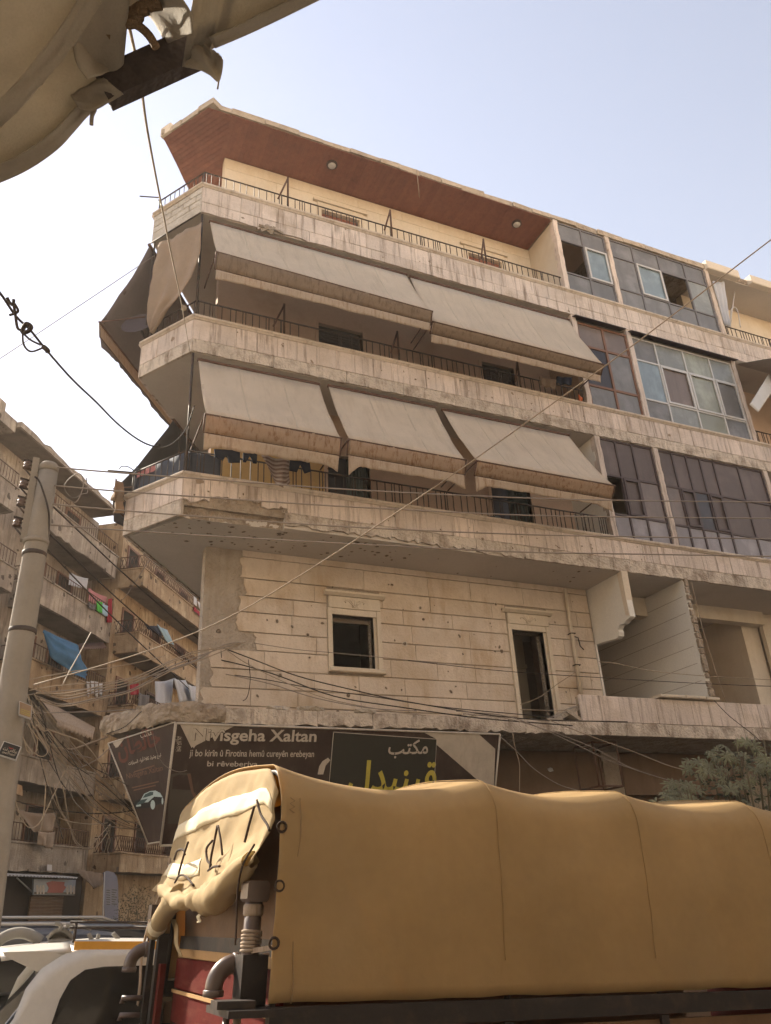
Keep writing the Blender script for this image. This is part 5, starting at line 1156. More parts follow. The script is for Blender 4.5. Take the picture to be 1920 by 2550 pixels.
# ------------------------------------------------------------------ wires
def cable(label, pts, d0, d1, r=.012, m='wire_dark', name='overhead_wire', group=None, cat='wire', k=5):
    """pts in the picture, d0/d1 depth at its ends"""
    L = [0.]
    for p, q in zip(pts, pts[1:]): L.append(L[-1] + math.hypot(q[0] - p[0], q[1] - p[1]))
    P = [PD(u, v, 1 / lerp(1 / d0, 1 / d1, l / L[-1])) for (u, v), l in zip(pts, L)]
    return tag(MB().tube(cat_rom(P, k) if len(P) > 2 else P, r, 5).build(name, m), label, cat, group)
dep = lambda P: (Vector(P) - CAMC).dot(R3.col[1])
dI = [dep(c) for c in INS]
WG = 'power lines between the pole and the street to the right'
for i, (pts, nm) in enumerate((([(77, 1157), (240, 1173), (560, 1197), (900, 1221), (1300, 1240), (1600, 1247), (2050, 1252)], 'topmost'), ([(70, 1202), (240, 1219), (560, 1242), (900, 1264), (1300, 1283), (1600, 1288), (2050, 1292)], 'second highest'),
        ([(62, 1248), (240, 1266), (560, 1291), (900, 1314), (1300, 1331), (1600, 1337), (2050, 1344)], 'third highest'), ([(54, 1301), (240, 1316), (560, 1337), (1000, 1361), (1300, 1375), (1600, 1380), (2050, 1388)], 'lowest'))):
    cable(nm + ' of the four power lines running from the pole insulators across the facade', pts, dI[i], 13.0, .0105, 'wire_grey', group=WG, k=4)
cable('long pale cable slanting across the whole facade from upper right to the pole', [(2000, 540), (1920, 597), (1600, 842), (1400, 988), (1152, 1165), (1000, 1268), (800, 1400), (594, 1525), (420, 1602), (260, 1655), (85, 1705)], 8.5, 9.6, .0075, 'wire_tan')
cable('thin grey service wire crossing the pale sky to the side awning', [(-40, 915), (0, 893), (200, 760), (385, 636)], 12, 14.0, .006, 'wire_grey')
cable('thick black cable sagging from the upper left to the balcony corner post', [(-40, 690), (0, 730), (40, 788), (75, 822), (118, 875), (180, 945), (240, 1002), (287, 1050), (334, 1088), (372, 1108), (409, 1114), (442, 1095), (466, 1062), (484, 1010)], 6.0, dep(PY(484, 1010, -.02)), .011, 'wire_dark')
zT = lambda x, y: (x / 5.53, 680 + y / 5.53)
kn = thing('cable_knot', 'knotted black cable splice with loose loop against the sky', 'cable', PD(60, 800, 6.3))
for pts, r in (([(100, 340), (130, 400), (180, 440), (190, 360)], .012), ([(130, 580), (230, 545), (245, 500), (190, 420), (210, 560), (240, 750), (300, 790)], .011), ([(300, 790), (330, 820), (390, 800), (430, 740), (370, 700), (330, 740), (310, 790)], .018), ([(310, 820), (320, 960), (370, 1050), (450, 1080), (590, 1030)], .008), ([(310, 820), (420, 920), (560, 990)], .008), ([(590, 1010), (640, 1050), (665, 1090)], .02)):
    MB().tube(cat_rom([PD(*zT(*p), 6.32) for p in pts], 5), r, 6).build('strand', 'wire_dark', kn)
cable('light rope hanging from the overhead canvas down to the corner balcony', [(322, 66), (338, 140), (352, 215), (368, 330), (400, 500), (430, 650), (452, 755), (470, 860), (474, 880)], 2.35, dep(PY(470, 860, -.06)), .0055, 'rope_tan', 'hanging_rope', cat='rope')
tag(chunk(PY(458, 768, -.05), (.06, .05, .09), 3).build('rope_bundle', 'rope_tan'), 'coiled rope bundle tied to the upper corner railing', 'rope')
cable('thin wire dropping from the lower balcony corner to the street', [(470, 1062), (467, 1130), (430, 1290), (330, 1460), (300, 1500)], dep(PY(470, 1062, 0)), 14.5, .006, 'wire_grey')
# bundle from the hole in the first-floor corner towards the right, over the ledge
hb = dep(PY(600, 1597, 1.0)); WB = 'wires fanning out from the wall hole'
zE = lambda x, y: (240 + x / 2.192, 1150 + y / 2.192)
for i, (pts, d1, r, m, lb) in enumerate((
    ([(690, 1015), (860, 1080), (1100, 1170), (1400, 1245), (1700, 1310), (2300, 1400), (2900, 1420)], 12.5, .010, 'wire_dark', 'upper dark wire fanning from the wall hole along the first-floor wall'),
    ([(580, 1060), (800, 1110), (1000, 1170), (1300, 1280), (1666, 1340), (2100, 1400), (2600, 1440)], 12.4, .010, 'wire_dark', 'second dark wire sagging from the wall hole to the ledge'),
    ([(560, 1130), (760, 1170), (960, 1215), (1200, 1290), (1500, 1345), (1750, 1360)], 12.3, .008, 'wire_grey', 'thin grey wire sagging from the corner to the ledge facing'),
    ([(700, 1020), (820, 1100), (1000, 1190), (1250, 1290), (1600, 1360), (1800, 1385)], 12.3, .007, 'wire_tan', 'thin tan wire drooping from the wall hole to the broken ledge'),
    ([(600, 1145), (900, 1185), (1200, 1240), (1500, 1280), (1900, 1340), (2500, 1395)], 12.5, .008, 'wire_dark', 'lower dark wire running from the corner towards the right doorway'),
    ([(860, 990), (1100, 1025), (1290, 1042), (1600, 1072), (2000, 1110)], 14., .006, 'wire_grey', 'thin wire crossing the first-floor window'),
    ([(1700, 1085), (2200, 1140), (2700, 1175), (3300, 1210), (3800, 1230)], 13., .006, 'wire_dark', 'thin dark wire crossing the right doorway and the broken loggia'),
    ([(680, 1030), (690, 1120), (730, 1240), (770, 1300), (820, 1290), (840, 1190), (830, 1080)], 12.8, .006, 'wire_dark', 'loose wire loop hanging below the wall hole'))):
    cable(lb, [zE(*p) for p in pts], hb - .1 if i != 5 else 13.2, d1, r, m, group=WB)
for i, (y0, y1, y2) in enumerate(((985, 1040, 1105), (992, 1060, 1120), (1000, 1030, 1090), (978, 1075, 1150), (1010, 1085, 1160))):
    cable(('uppermost', 'second', 'middle', 'fourth', 'lowest')[i] + ' strand of the wire bundle from the wall hole to the pole', [zE(815, 985), zE(700, y0 + 20), zE(560, y1), zE(400, y1 + 60), zE(200, y2 + 90), zE(20, y2 + 135), zE(-180, y2 + 175), (90, 1712 + i * 7)], hb, 9.7, .009, 'wire_grey' if i % 2 else 'wire_tan', group='wire bundle from the wall hole to the pole')
# three dark lines running down the side street from the pole
for i, (a, b) in enumerate((((125, 1255), (540, 1630)), ((92, 1300), (520, 1690)), ((115, 1365), (470, 1715)))):
    m_ = ((a[0] + b[0]) / 2, (a[1] + b[1]) / 2 + 8)
    cable(('upper', 'middle', 'lower')[i] + ' of three dark lines slanting from the pole across the side street', [a, m_, b], 9.9, 17 + i, .011, 'wire_dark', group='dark lines across the side street')
cable('short cable hanging on the front of the pole from its top clamp', [zP(640, 640), zP(720, 720), zP(790, 900), zP(860, 1120), zP(900, 1320), zP(900, 1550), zP(880, 1760)], 9.72, 9.6, .011, 'wire_dark')
cable('looped wire hanging in front of the side-street roof edge', [(165, 1240), (190, 1250), (207, 1210), (200, 1180), (175, 1190), (160, 1215), (180, 1240), (205, 1230), (218, 1225), (215, 1190)], 15, 16, .01, 'wire_grey')
# tangle at the pole and down to the corner sign
zU = lambda x, y: (x / 3.204, 1450 + y / 3.204)
TG = 'tangled low wires between the pole and the corner sign'
tang = [
 ([(220, 900), (300, 1100), (400, 1290), (560, 1330), (700, 1290), (860, 1235)], 'wire_tan', .016, 'thick pale hose swinging from the pole to the corner sign'),
 ([(290, 1140), (450, 1200), (660, 1280), (800, 1450), (1000, 1760), (1100, 1850)], 'wire_tan', .013, 'straight pale wire crossing down in front of the corner sign'),
 ([(250, 1100), (360, 1300), (500, 1460), (620, 1480), (760, 1420), (880, 1320)], 'wire_grey', .008, 'thin wire sagging to the lower edge of the corner sign'),
 ([(240, 1090), (420, 1380), (620, 1640), (900, 1880), (1180, 1990)], 'wire_tan', .009, 'pale wire slanting from the pole to the sign foot, uppermost'),
 ([(250, 1120), (440, 1450), (660, 1720), (860, 1850), (1190, 1960)], 'wire_grey', .008, 'grey wire slanting from the pole to the sign foot'),
 ([(260, 1140), (470, 1400), (760, 1660), (1010, 1850), (1340, 1950)], 'wire_tan', .009, 'pale wire slanting from the pole past the sign foot'),
 ([(270, 1200), (520, 1500), (740, 1750), (960, 1890), (1340, 1940)], 'wire_tan', .007, 'thin pale wire ending right of the sign foot'),
 ([(290, 1180), (560, 1560), (800, 1800), (870, 1900), (1180, 2000)], 'wire_grey', .007, 'thin grey wire ending at the lower sign corner'),
 ([(110, 1700), (180, 1900), (250, 1960), (330, 1900), (450, 1650), (520, 1500)], 'wire_tan', .009, 'pale wire looping low beside the pole in front of the tan sheet'),
 ([(365, 1600), (360, 1750), (340, 1900), (325, 1990)], 'wire_tan', .009, 'pale wire hanging straight in front of the tan sheet'),
 ([(425, 1610), (470, 1780), (560, 1960), (600, 2080), (680, 2130), (780, 2100), (870, 1980)], 'wire_tan', .009, 'pale wire swinging low under the tangle, outer loop'),
 ([(500, 1620), (540, 1850), (560, 1950), (610, 2070), (700, 2120), (800, 2020), (880, 1930)], 'wire_tan', .008, 'pale wire swinging low under the tangle, inner loop'),
 ([(560, 1500), (520, 1700), (540, 1850), (510, 1900)], 'wire_grey', .007, 'thin wire dropping through the tangle left of centre'),
 ([(540, 1480), (570, 1700), (640, 1800), (760, 1900), (900, 1950), (1180, 1980)], 'wire_grey', .008, 'grey wire running into the knot of the tangle'),
 ([(470, 1880), (560, 1910), (720, 1930), (860, 1920)], 'wire_tan', .008, 'nearly level pale wire into the knot of the tangle'),
 ([(90, 1735), (300, 1790), (560, 1830), (800, 1845), (1000, 1830), (1150, 1800)], 'wire_dark', .011, 'dark near-level wire crossing behind the tangle'),
 ([(880, 1940), (860, 2000), (880, 2060), (860, 2130), (870, 2180)], 'wire_tan', .007, 'frayed wire end hanging straight down from the knot of the tangle'),
 ([(885, 1940), (870, 2020), (850, 2090), (830, 2165)], 'wire_tan', .007, 'frayed wire end curling left below the knot of the tangle'),
 ([(850, 1210), (1000, 1150), (1130, 1030), (1220, 990)], 'wire_dark', .007, 'dark wire climbing over the crumbled ledge end'),
 ([(1220, 1210), (1260, 1380), (1340, 1480), (1460, 1510), (1580, 1440), (1640, 1330)], 'wire_grey', .006, 'thin wire loop hanging in front of the corner sign'),
 ([(100, 1090), (160, 1200), (240, 1330), (330, 1390), (380, 1340), (300, 1200)], 'wire_tan', .007, 'wire coil hanging right of the white lightbox'),
 ([(110, 1090), (190, 1250), (220, 1350), (280, 1360), (300, 1260), (260, 1180)], 'wire_tan', .007, 'smaller wire coil hanging below the white lightbox'),
 ([(60, 720), (160, 705), (220, 760), (200, 830), (30, 860)], 'wire_dark', .010, 'dark wire wound round the pole above the lightbox'),
 ([(0, 745), (120, 830), (230, 890)], 'wire_dark', .010, 'dark wire from the left edge tied at the pole'),
 ([(-40, 900), (40, 980), (100, 1060), (150, 1065)], 'wire_dark', .010, 'dark wire drooping to the white lightbox'),
 ([(20, 795), (120, 790), (230, 800)], 'wire_dark', .009, 'dark turn of wire hugging the pole above the lightbox'),
 ([(10, 860), (110, 850), (230, 862)], 'wire_dark', .009, 'lower dark turn of wire hugging the pole above the lightbox'),
 ([(215, 780), (420, 740), (620, 705), (820, 690), (1100, 640), (1300, 590)], 'wire_tan', .008, 'pale wire from the pole past the blue tarpaulin corner'),
 ([(200, 870), (420, 830), (640, 810), (860, 800), (1000, 770), (1250, 740), (1500, 640)], 'wire_tan', .008, 'pale wire from the pole above the white garments'),
 ([(220, 900), (450, 870), (700, 850), (900, 830), (1150, 760), (1400, 690), (1620, 600)], 'wire_grey', .008, 'grey wire from the pole below the white garments'),
 ([(260, 1045), (500, 1038), (760, 1032), (1040, 1015), (1200, 1000)], 'wire_grey', .010, 'level grey wire from the lightbox to the crumbled ledge'),
 ([(495, 830), (560, 700), (640, 560), (725, 400)], 'wire_tan', .009, 'short pale stay rising past the blue tarpaulin'),
]
for pts, m, r, lb in tang:
    xm = max(p[0] for p in pts)
    cable(lb, [zU(*p) for p in pts], 9.7, 9.7 if xm < 420 else min(9.7 + (xm - 420) * .004, 12.2), r * .8, m, group=TG, k=4)
rt = random.Random(41)
for k in range(20):
    x0, y0 = rt.uniform(180, 330), rt.uniform(880, 1150); x3, y3 = (rt.uniform(820, 1340), rt.uniform(1860, 2010)) if k % 3 else (rt.uniform(420, 900), rt.uniform(1250, 2120))
    m1 = (lerp(x0, x3, .33) + rt.uniform(-60, 40), lerp(y0, y3, .33) + rt.uniform(20, 140)); m2 = (lerp(x0, x3, .68) + rt.uniform(-60, 40), lerp(y0, y3, .68) + rt.uniform(10, 120))
    cable('thin strand lost among the wire tangle between pole and corner sign', [zU(x0, y0), zU(*m1), zU(*m2), zU(x3, y3)], 9.7, 9.7 + max(0, (x3 - 420)) * .0027, rt.uniform(.004, .0065), rt.choice(('wire_tan', 'wire_grey', 'wire_dark')), 'tangle_wire', 'strands of the wire tangle', k=4)
# wires on the right below the ledge and over the loggias
zF = lambda x, y: (1220 + x / 2.38, 1380 + y / 2.38)
for pts, d0, d1, m, r, lb in (
    ([(-200, 930), (120, 965), (450, 1100), (700, 1220), (960, 1310), (1100, 1350)], 12.3, 12.6, 'wire_grey', .008, 'upper of two wires slanting over the ledge down to the bush'),
    ([(-160, 945), (150, 985), (560, 1125), (800, 1250), (950, 1310)], 12.3, 12.6, 'wire_grey', .007, 'lower of two wires slanting over the ledge down to the bush'),
    ([(330, 975), (640, 1095), (850, 1170), (1050, 1250), (1200, 1290)], 12.6, 12.6, 'wire_tan', .007, 'thin pale wire from the tilted slab down into the bush'),
    ([(135, 1060), (150, 1150), (175, 1240), (176, 1345), (175, 1420)], 13, 13, 'wire_tan', .008, 'pale wire hanging beside the sign end in front of the shutter'),
    ([(60, 1080), (160, 1170), (260, 1270), (400, 1360), (520, 1400)], 13, 12.6, 'wire_grey', .007, 'wire falling from the sign end to the truck canvas'),
    ([(1195, 165), (1250, 400), (1320, 640), (1400, 880)], 14.0, 13.6, 'wire_tan', .006, 'thin cord hanging diagonally in the right loggia'),
    ([(645, 637), (760, 650), (950, 690), (1250, 720), (1666, 745)], 14.8, 15.2, 'wire_tan', .007, 'washing line strung across the broken loggia'),
    ([(180, 892), (290, 850), (400, 770), (500, 705)], 14.6, 14.6, 'wire_tan', .006, 'pale wire crossing the right doorway diagonally'),
    ([(180, 920), (300, 925), (460, 925)], 13.4, 13.6, 'wire_tan', .006, 'pale wire lying at the foot of the right doorway'),
    ([(1330, 868), (1420, 960), (1560, 1070), (1640, 1150)], 13.6, 13.2, 'wire_dark', .006, 'dark wire running down the right parapet panels')):
    cable(lb, [zF(*p) for p in pts], d0, d1, r, m)
tag(chunk(PY(*zF(358, 1278), 1.2), (.06, .05, .05), 8).build('hanging_bulb', 'cloth_white'), 'small white lamp hanging before the roller shutter', 'lamp')
ar = thing('corner_bracket', 'iron rod with ring sticking out from the lower balcony corner', 'bracket', CP(CHL, 0, Z2 + .2))
MB().tube([PS(*zG(120, 1665), .35), PS(*zG(300, 1680), .1), PS(*zG(430, 1690), -.05)], .014, 5).build('rod', 'iron', ar); MB().tube(cat_rom([PS(*zG(x, y), .15) for x, y in ((240, 1650), (270, 1622), (330, 1625), (390, 1660), (420, 1700))], 5), .009, 5).build('ring', 'iron', ar)
tag(MB().tube([PS(302 * 1.1525, 424 * 1.1525, .3), PS(345 * 1.1525, 427 * 1.1525, 0)], .014, 5).build('corner_rod', 'iron'), 'short iron rod sticking out from the top balcony corner', 'rod')

# ------------------------------------------------------------------ covered truck
mat('tarp_ochre', (.43, .29, .135), rough=.8, var=.2, vs_=1.4, fine=.06, fs=16., bump=.09, streak=.2, scol=(.34, .20, .07), sscale=(1.2, 1.2, .3), blot=((.44, .325, .18), 1.0, .5, .75, .5), trans=.24, tcol=(.70, .40, .10))
mat('tarp_cream', (.40, .295, .16), rough=.85, var=.16, vs_=2., fine=.05, fs=90., bump=.06, trans=.15, tcol=(.55, .38, .14))
mat('tarp_strip', (.72, .62, .43), rough=.7, var=.06, bump=.04)
mat('truck_red', (.095, .010, .007), spec=.08, rough=.8, var=.25, vs_=4., bump=.08, streak=.3, scol=(.3, .13, .08), sscale=(1, 1, 8.))
mat('truck_black', (.028, .022, .02), rough=.55, var=.25, vs_=5., bump=.08, blot=((.09, .055, .04), 7., .52, .7, .5))
mat('truck_brown', (.15, .085, .045), rough=.7, var=.25, vs_=4., bump=.1)
mat('pipe_brown', (.11, .075, .06), rough=.38, var=.12, bump=.02, spec=.5)
mat('rubber', (.02, .02, .02), rough=.85, var=.1); mat('stitch', (.30, .19, .085), var=.1); mat('wood_strip', (.42, .25, .11), var=.2)
mat('strap_dark', (.05, .03, .02), var=.2); mat('cab_paint', (.24, .045, .03), rough=.3, var=.05, bump=0., spec=.5)
def frame_m(o, yaw, pitch): return Matrix.Translation(Vector(o)) @ Matrix.Rotation(radians(yaw), 4, 'Z') @ Matrix.Rotation(radians(pitch), 4, 'Y')
TMX = frame_m(PY(668, 2500, -7.0), 2.5, 3.7)
trk = thing('covered_truck', 'truck with ochre canvas cover over hoops and red tailgate parked in the street', 'truck', mw=TMX)
def tp(mb, name, m, par=None): return mb.build(name, m, par or trk, local=True)
TWD = 2.5; TL = 5.2
HOOP = [0., 1.44, 2.60, 3.82, 5.2]
def hoopz(x):
    for a, b in zip(HOOP, HOOP[1:]):
        if a <= x <= b:
            f = (x - a) / (b - a); s_ = 4 * f * (1 - f); return lerp(1.225, 1.265, x / 5.2), s_
    return 1.25, 0.
SEC = []                                        # half section of the canvas (y, z as share of height), near side to middle
for k in range(9): SEC.append((0.0 - .015 * sin(pi * k / 8), k / 8 * .80))
for k in range(1, 9):
    a = k / 8 * pi / 2; SEC.append((.22 * (1 - cos(a)) , .80 + .20 * sin(a) * .96))
for k in range(1, 7): SEC.append((lerp(.22, TWD / 2, k / 6), .992 + .075 * sin(k / 6 * pi / 2)))
FULL = SEC + [(TWD - y, z) for y, z in reversed(SEC[:-1])]
def tarp(a, b):
    x = a * TL; h, s_ = hoopz(x); i = b * (len(FULL) - 1); k = min(int(i), len(FULL) - 2); f = i - k
    y = lerp(FULL[k][0], FULL[k + 1][0], f); z = lerp(FULL[k][1], FULL[k + 1][1], f)
    up = max(0., (z - .5) / .5); sg_ = s_ * (.10 if x < 1.44 else .062) * up
    inn = s_ * .03 * up * (1 if y < TWD / 2 else -1) * (1 if z < 1.02 else 0)
    w = .010 * nz(x * 1.6, z * 2.5, 1) + .005 * nz(x * 5 + z * 3, z * 6 - x * 2, 4) + .003 * nz(x * 14 + z * 9, z * 12, 7) + .016 * (.25 - abs(nz(x * .9 + z * 1.3, z * .7 - x * .5, 11))) * up + .010 * (.25 - abs(nz(x * 2.2 - z * 2.6, z * 1.0 + x, 12)))
    return Vector((x + .01 * nz(z * 6, 3), y + inn + w - .012 * sin(z * 3.1) * (1 if y < TWD / 2 else -1), z * h - sg_ + (.01 * nz(x * 3, 5) if z < .02 else 0)))
tarp_o = tp(MB().grid(150, len(FULL) * 2, tarp, .006), 'canvas_cover', 'tarp_ochre')
for x in HOOP[1:4]:                              # seams over the hoops
    tp(MB().tube([tarp(x / TL, b / 60) + Vector((0, -.004 if b < 24 else 0, .004 if b > 20 else 0)) for b in range(2, 34)], .003, 4), 'seam', 'tarp_ochre', tarp_o)
tp(MB().tube([(.115 + .008 * sin(z * 17), -.02, z) for z in [k * .1 for k in range(11)]], .004, 4), 'seam', 'stitch', tarp_o)
aS = lambda x, y: (320 + x / 3.16, 1850 + y / 3.16)
Mi = TMX.inverted(); e0, e1 = TMX.col[0].to_3d(), TMX.col[1].to_3d(); To = TMX.translation
def side_p(u, v, y=-.02): return Mi @ PL(u, v, e1, e1.dot(To) + y)
def rear_p(x, y, o=0.): return Mi @ PL(*aS(x, y), e0, e0.dot(To) + o)
for (x, y) in ((1205, 662), (1185, 1125), (1143, 1577)):
    c = side_p(*aS(x, y)); g_ = MB(); n = 14
    g_.tube([c + Vector((cos(2 * pi * k / n) * .026, -.004, sin(2 * pi * k / n) * .026)) for k in range(n + 1)], .007, 6, cap=False)
    tp(g_, 'grommet', 'strap_dark', tarp_o)
for zz_ in ((1.0, .92), (.62, .5)):              # pencilled zigzag mending on the hem
    tp(MB().tube([(.05 + .028 * (k % 2), -.017, lerp(zz_[0], zz_[1], k / 5)) for k in range(6)], .003, 4), 'mending', 'stitch', tarp_o)
# rear: flap and roll; sunlit strips put on the flap as paler colour
def rear_top(y):
    b = y / TWD
    best = min(FULL, key=lambda q: abs(q[0] - y) + (0 if q[1] > .78 else 9)); return best[1] * 1.215
def rprof(y):
    y = max(0, min(TWD, y)); e = min(y, TWD - y)
    return (.97 + .205 * sin(min(1, e / .22) * pi / 2) * .96 + .0) * 1.0 * 1.02 + .085 * sin(min(1, max(0, e - .22) / 1.03) * pi / 2)
def flap(a, b):
    y = lerp(.03, TWD - .03, a); top = rprof(y)
    low = .50 + .16 * (1 - min(1, a / .28)) + .10 * max(0, (a - .72) / .28) + .02 * nz(a * 6)
    z = lerp(top, low, b)
    x = -.015 - .05 * b - .07 * max(0, b - .62) / .38 * (1 + .5 * nz(a * 5, 2)) + .03 * nz(a * 7, b * 4, 9) * (.3 + b) - .02 * sin(a * 9) * b + .05 * (.2 - abs(nz(a * 6 + b * 2, b * 2.4 - a, 3))) * (.2 + b) + .02 * (.2 - abs(nz(a * 13 - b * 3, b * 5, 8)))
    return Vector((x, y, z))
fl_ = tp(MB().grid(50, 30, flap, .005), 'rear_flap', 'tarp_cream')
def strip_(b0, b1, off): return lambda a, b: flap(a * .97 + .01, lerp(b0, b1, b)) + Vector((-off, 0, 0))
tp(MB().grid(40, 4, strip_(.20, .36, .006), .004), 'sunlit_strip', 'tarp_strip', fl_)
tp(MB().grid(18, 3, lambda a, b: flap(.55 + a * .4, lerp(.66, .80, b)) + Vector((-.007, 0, 0)), .004), 'sunlit_strip', 'tarp_strip', fl_)
def roll(a, b):
    y = lerp(.10, TWD - .35, a); ang = 2 * pi * b
    cz = .50 + .17 * (1 - min(1, a / .3)) + .09 * max(0, (a - .75) / .25); r_ = (.064 + .02 * sin(a * 8) + .02 * nz(a * 9, 3) + .012 * nz(a * 20, b * 6) + .05 * (.2 - abs(nz(a * 9 + b * 2, b * 3 - a * 4, 5)))) * (.65 + .5 * sin(pi * min(1, a * 1.1)))
    return Vector((-.12 + cos(ang) * r_ * 1.1, y, cz + sin(ang) * r_ + .015 * nz(a * 12, b * 8)))
tp(MB().grid(50, 16, roll), 'rolled_flap', 'tarp_cream')
tb_ = [(-.09, 1.75, .54), (-.09, 2.0, .51), (-.085, 2.25, .43), (-.08, 2.47, .34), (-.08, 2.54, .31)]
tp(MB().tube(cat_rom(tb_, 4), [.085] * 5 + [.072] * 6 + [.062] * 6, 12), 'rolled_flap', 'tarp_cream')
for k in range(3): tp(MB().lathe(Vector(tb_[3]) - Vector((0, .08 - .035 * k, -.03 + .012 * k)), (0., .27, -.12), [(0, .058), (.006, .07), (.022, .07), (.028, .058)], 14), 'binding', 'tarp_strip')
for pts in ([(470, 780), (440, 870), (400, 1010), (395, 1050)], [(360, 920), (385, 850), (430, 840), (445, 880)], [(700, 650), (670, 800), (650, 900), (640, 1000)], [(705, 650), (725, 760), (738, 880)], [(660, 770), (615, 830), (620, 920), (650, 960)], [(990, 500), (950, 640), (915, 780)], [(1010, 450), (1040, 560), (1090, 640), (1110, 690)], [(365, 1100), (400, 1045), (450, 1050), (515, 1125)], [(625, 1005), (670, 975), (720, 970)]):
    tp(MB().tube(cat_rom([rear_p(x, y, -.13) for x, y in pts], 5), .0075, 6), 'tie_strap', 'strap_dark')
tp(MB().tube(cat_rom([rear_p(x, y, -.16) for x, y in ((990, 800), (900, 960), (860, 1150), (850, 1400), (840, 1590))], 5), .006, 5), 'tie_cord', 'strap_dark')
tp(MB().grid(6, 8, lambda a, b: rear_p(lerp(lerp(565, 590, a), lerp(535, 560, a), b), lerp(1315, 1415, b), -.1) + Vector((.01 * sin(b * 9), 0, 0)), .004), 'tie_tail', 'tarp_strip')
# inside and tailgate
GX = .05
tp(MB().grid(20, 10, lambda a, b: Vector((GX + .07 - .03 * nz(a * 4, b * 4), lerp(.1, 2.4, a), lerp(.2, 1.0, b))), .006), 'cargo_cover', 'truck_brown')
tp(MB().box(GX + .05, GX + .12, .1, 2.42, .20, .285), 'gate_bar', 'truck_black')
tp(MB().bbox(.0, 2.28, 0, .035, 0, .058, .006), 'gate_rail', 'wood_strip').matrix_basis = axes((GX + .04, 2.4, .142), (0, -1, 0), (1, 0, 0), (0, 0, 1))
gate = tp(MB().box(GX + .06, GX + .075, .12, 2.4, -.62, .14), 'tailgate', 'truck_red')
pk = MB().bbox(0, 2.27, 0, .03, 0, .198, .008).mesh('plank', 'truck_red')
for k, z in enumerate((-.06, -.27, -.48)): obj('plank', pk, gate, mw=axes((GX + .03, 2.395, z), (0, -1, 0), (1, 0, 0), (0, 0, 1)), local=True)
tp(MB().box(GX + .018, GX + .03, .12, 2.4, -.085, -.064), 'gate_batten', 'wood_strip', gate)
# near corner post with cap, wrap of rope, rain elbow, bracket
np_ = tp(MB().tube([(-.05, .20, .02), (-.05, .20, .52)], .047, 16), 'corner_post', 'pipe_brown')
tp(MB().lathe((-.05, .20, .40), (0, 0, 1), [(0, .05), (.01, .056), (.05, .056), (.06, .05)], 16), 'collar', 'canvas_val', np_)
tp(MB().prism([(-.11 + dx, .135, .47 + dz) for dx, dz in ((0, .015), (.015, 0), (.11, 0), (.125, .015), (.125, .09), (.11, .105), (.015, .105), (0, .09))], (0, .13, 0)), 'post_cap', 'pipe_brown', np_)
for k in range(6): tp(MB().lathe((-.05, .20, .225 + k * .018), (.06 * (k % 2), .05, 1), [(0, .046), (.004, .058), (.014, .058), (.018, .046)], 14), 'rope_turn', 'canvas_val', np_)
tp(MB().obox((-.01, .08, .245), (.12, -.2, .03), (0, 0, 1), (.2, .12, 0), .10, .012, .004), 'rope_turn', 'canvas_val', np_)
tp(MB().box(-.11, .03, .13, .27, -.02, .215), 'post_foot', 'truck_black', np_)
def elbow(y, z):
    pts = [(-.09 - .11 * sin(a), y, z - .11 * (1 - cos(a))) for a in [k * pi / 16 for k in range(9)]]
    pts = [(-.06, y, z)] + pts + [(-.20, y, z - .15)]
    e = tp(MB().tube(pts, .048, 16), 'drain_elbow', 'pipe_brown')
    tp(MB().lathe((-.20, y, z - .155), (0, 0, 1), [(0, .050), (.004, .056), (.03, .056), (.034, .05)], 16), 'elbow_rim', 'pipe_brown', e); tp(MB().lathe((-.105, y, z - .003), (1, 0, .1), [(0, .05), (.004, .056), (.026, .056), (.03, .05)], 16), 'elbow_rim', 'pipe_brown', e)
elbow(.32, .17); elbow(2.72, .19)
br_ = tp(MB().box(-.22, .12, -.05, .36, -.055, -.022), 'corner_bracket', 'truck_black')
tp(MB().box(-.26, -.06, .02, .14, -.02, .015), 'bracket_plate', 'truck_black', br_); tp(MB().tube([(-.19, .08, -.06), (-.19, .08, -.75)], .018, 8), 'threaded_rod', 'pipe_brown', br_); tp(MB().tube([(-.12, .12, -.06), (-.12, .12, -.75)], .022, 8), 'bracket_tube', 'canvas_val', br_)
# far corner post, latches
fp = tp(MB().box(-.06, .02, 2.44, 2.52, -.9, .30), 'far_post', 'truck_black'); tp(MB().box(-.10, -.065, 2.53, 2.60, -.9, .28), 'post_stave', 'truck_black', fp); tp(MB().box(-.04, .0, 2.36, 2.435, -.9, .1), 'post_stave', 'truck_red', fp)
tp(MB().box(-.13, .02, 2.50, 2.62, .40, .50), 'post_cap', 'pipe_brown', fp)
for z in (-.13, -.24): tp(MB().tube([(-.1, 2.58, z), (-.24, 2.62, z), (-.24, 2.62, z - .035)], .02, 6), 'latch', 'pipe_brown', fp)
tp(MB().tube(cat_rom([rear_p(x, y, -.05) for x, y in ((330, 900), (310, 1060), (250, 1200), (200, 1320), (140, 1500), (100, 1700), (90, 1900), (60, 2150))], 4), .012, 5), 'lashing_rope', 'canvas_val')
tp(MB().grid(6, 14, lambda a, b: rear_p(lerp(lerp(330, 372, a), lerp(400, 420, a), b), lerp(1385, 1680, b), .0) + Vector((.01 * sin(b * 7), 0, 0)), .004), 'hanging_strap', 'tarp_cream')
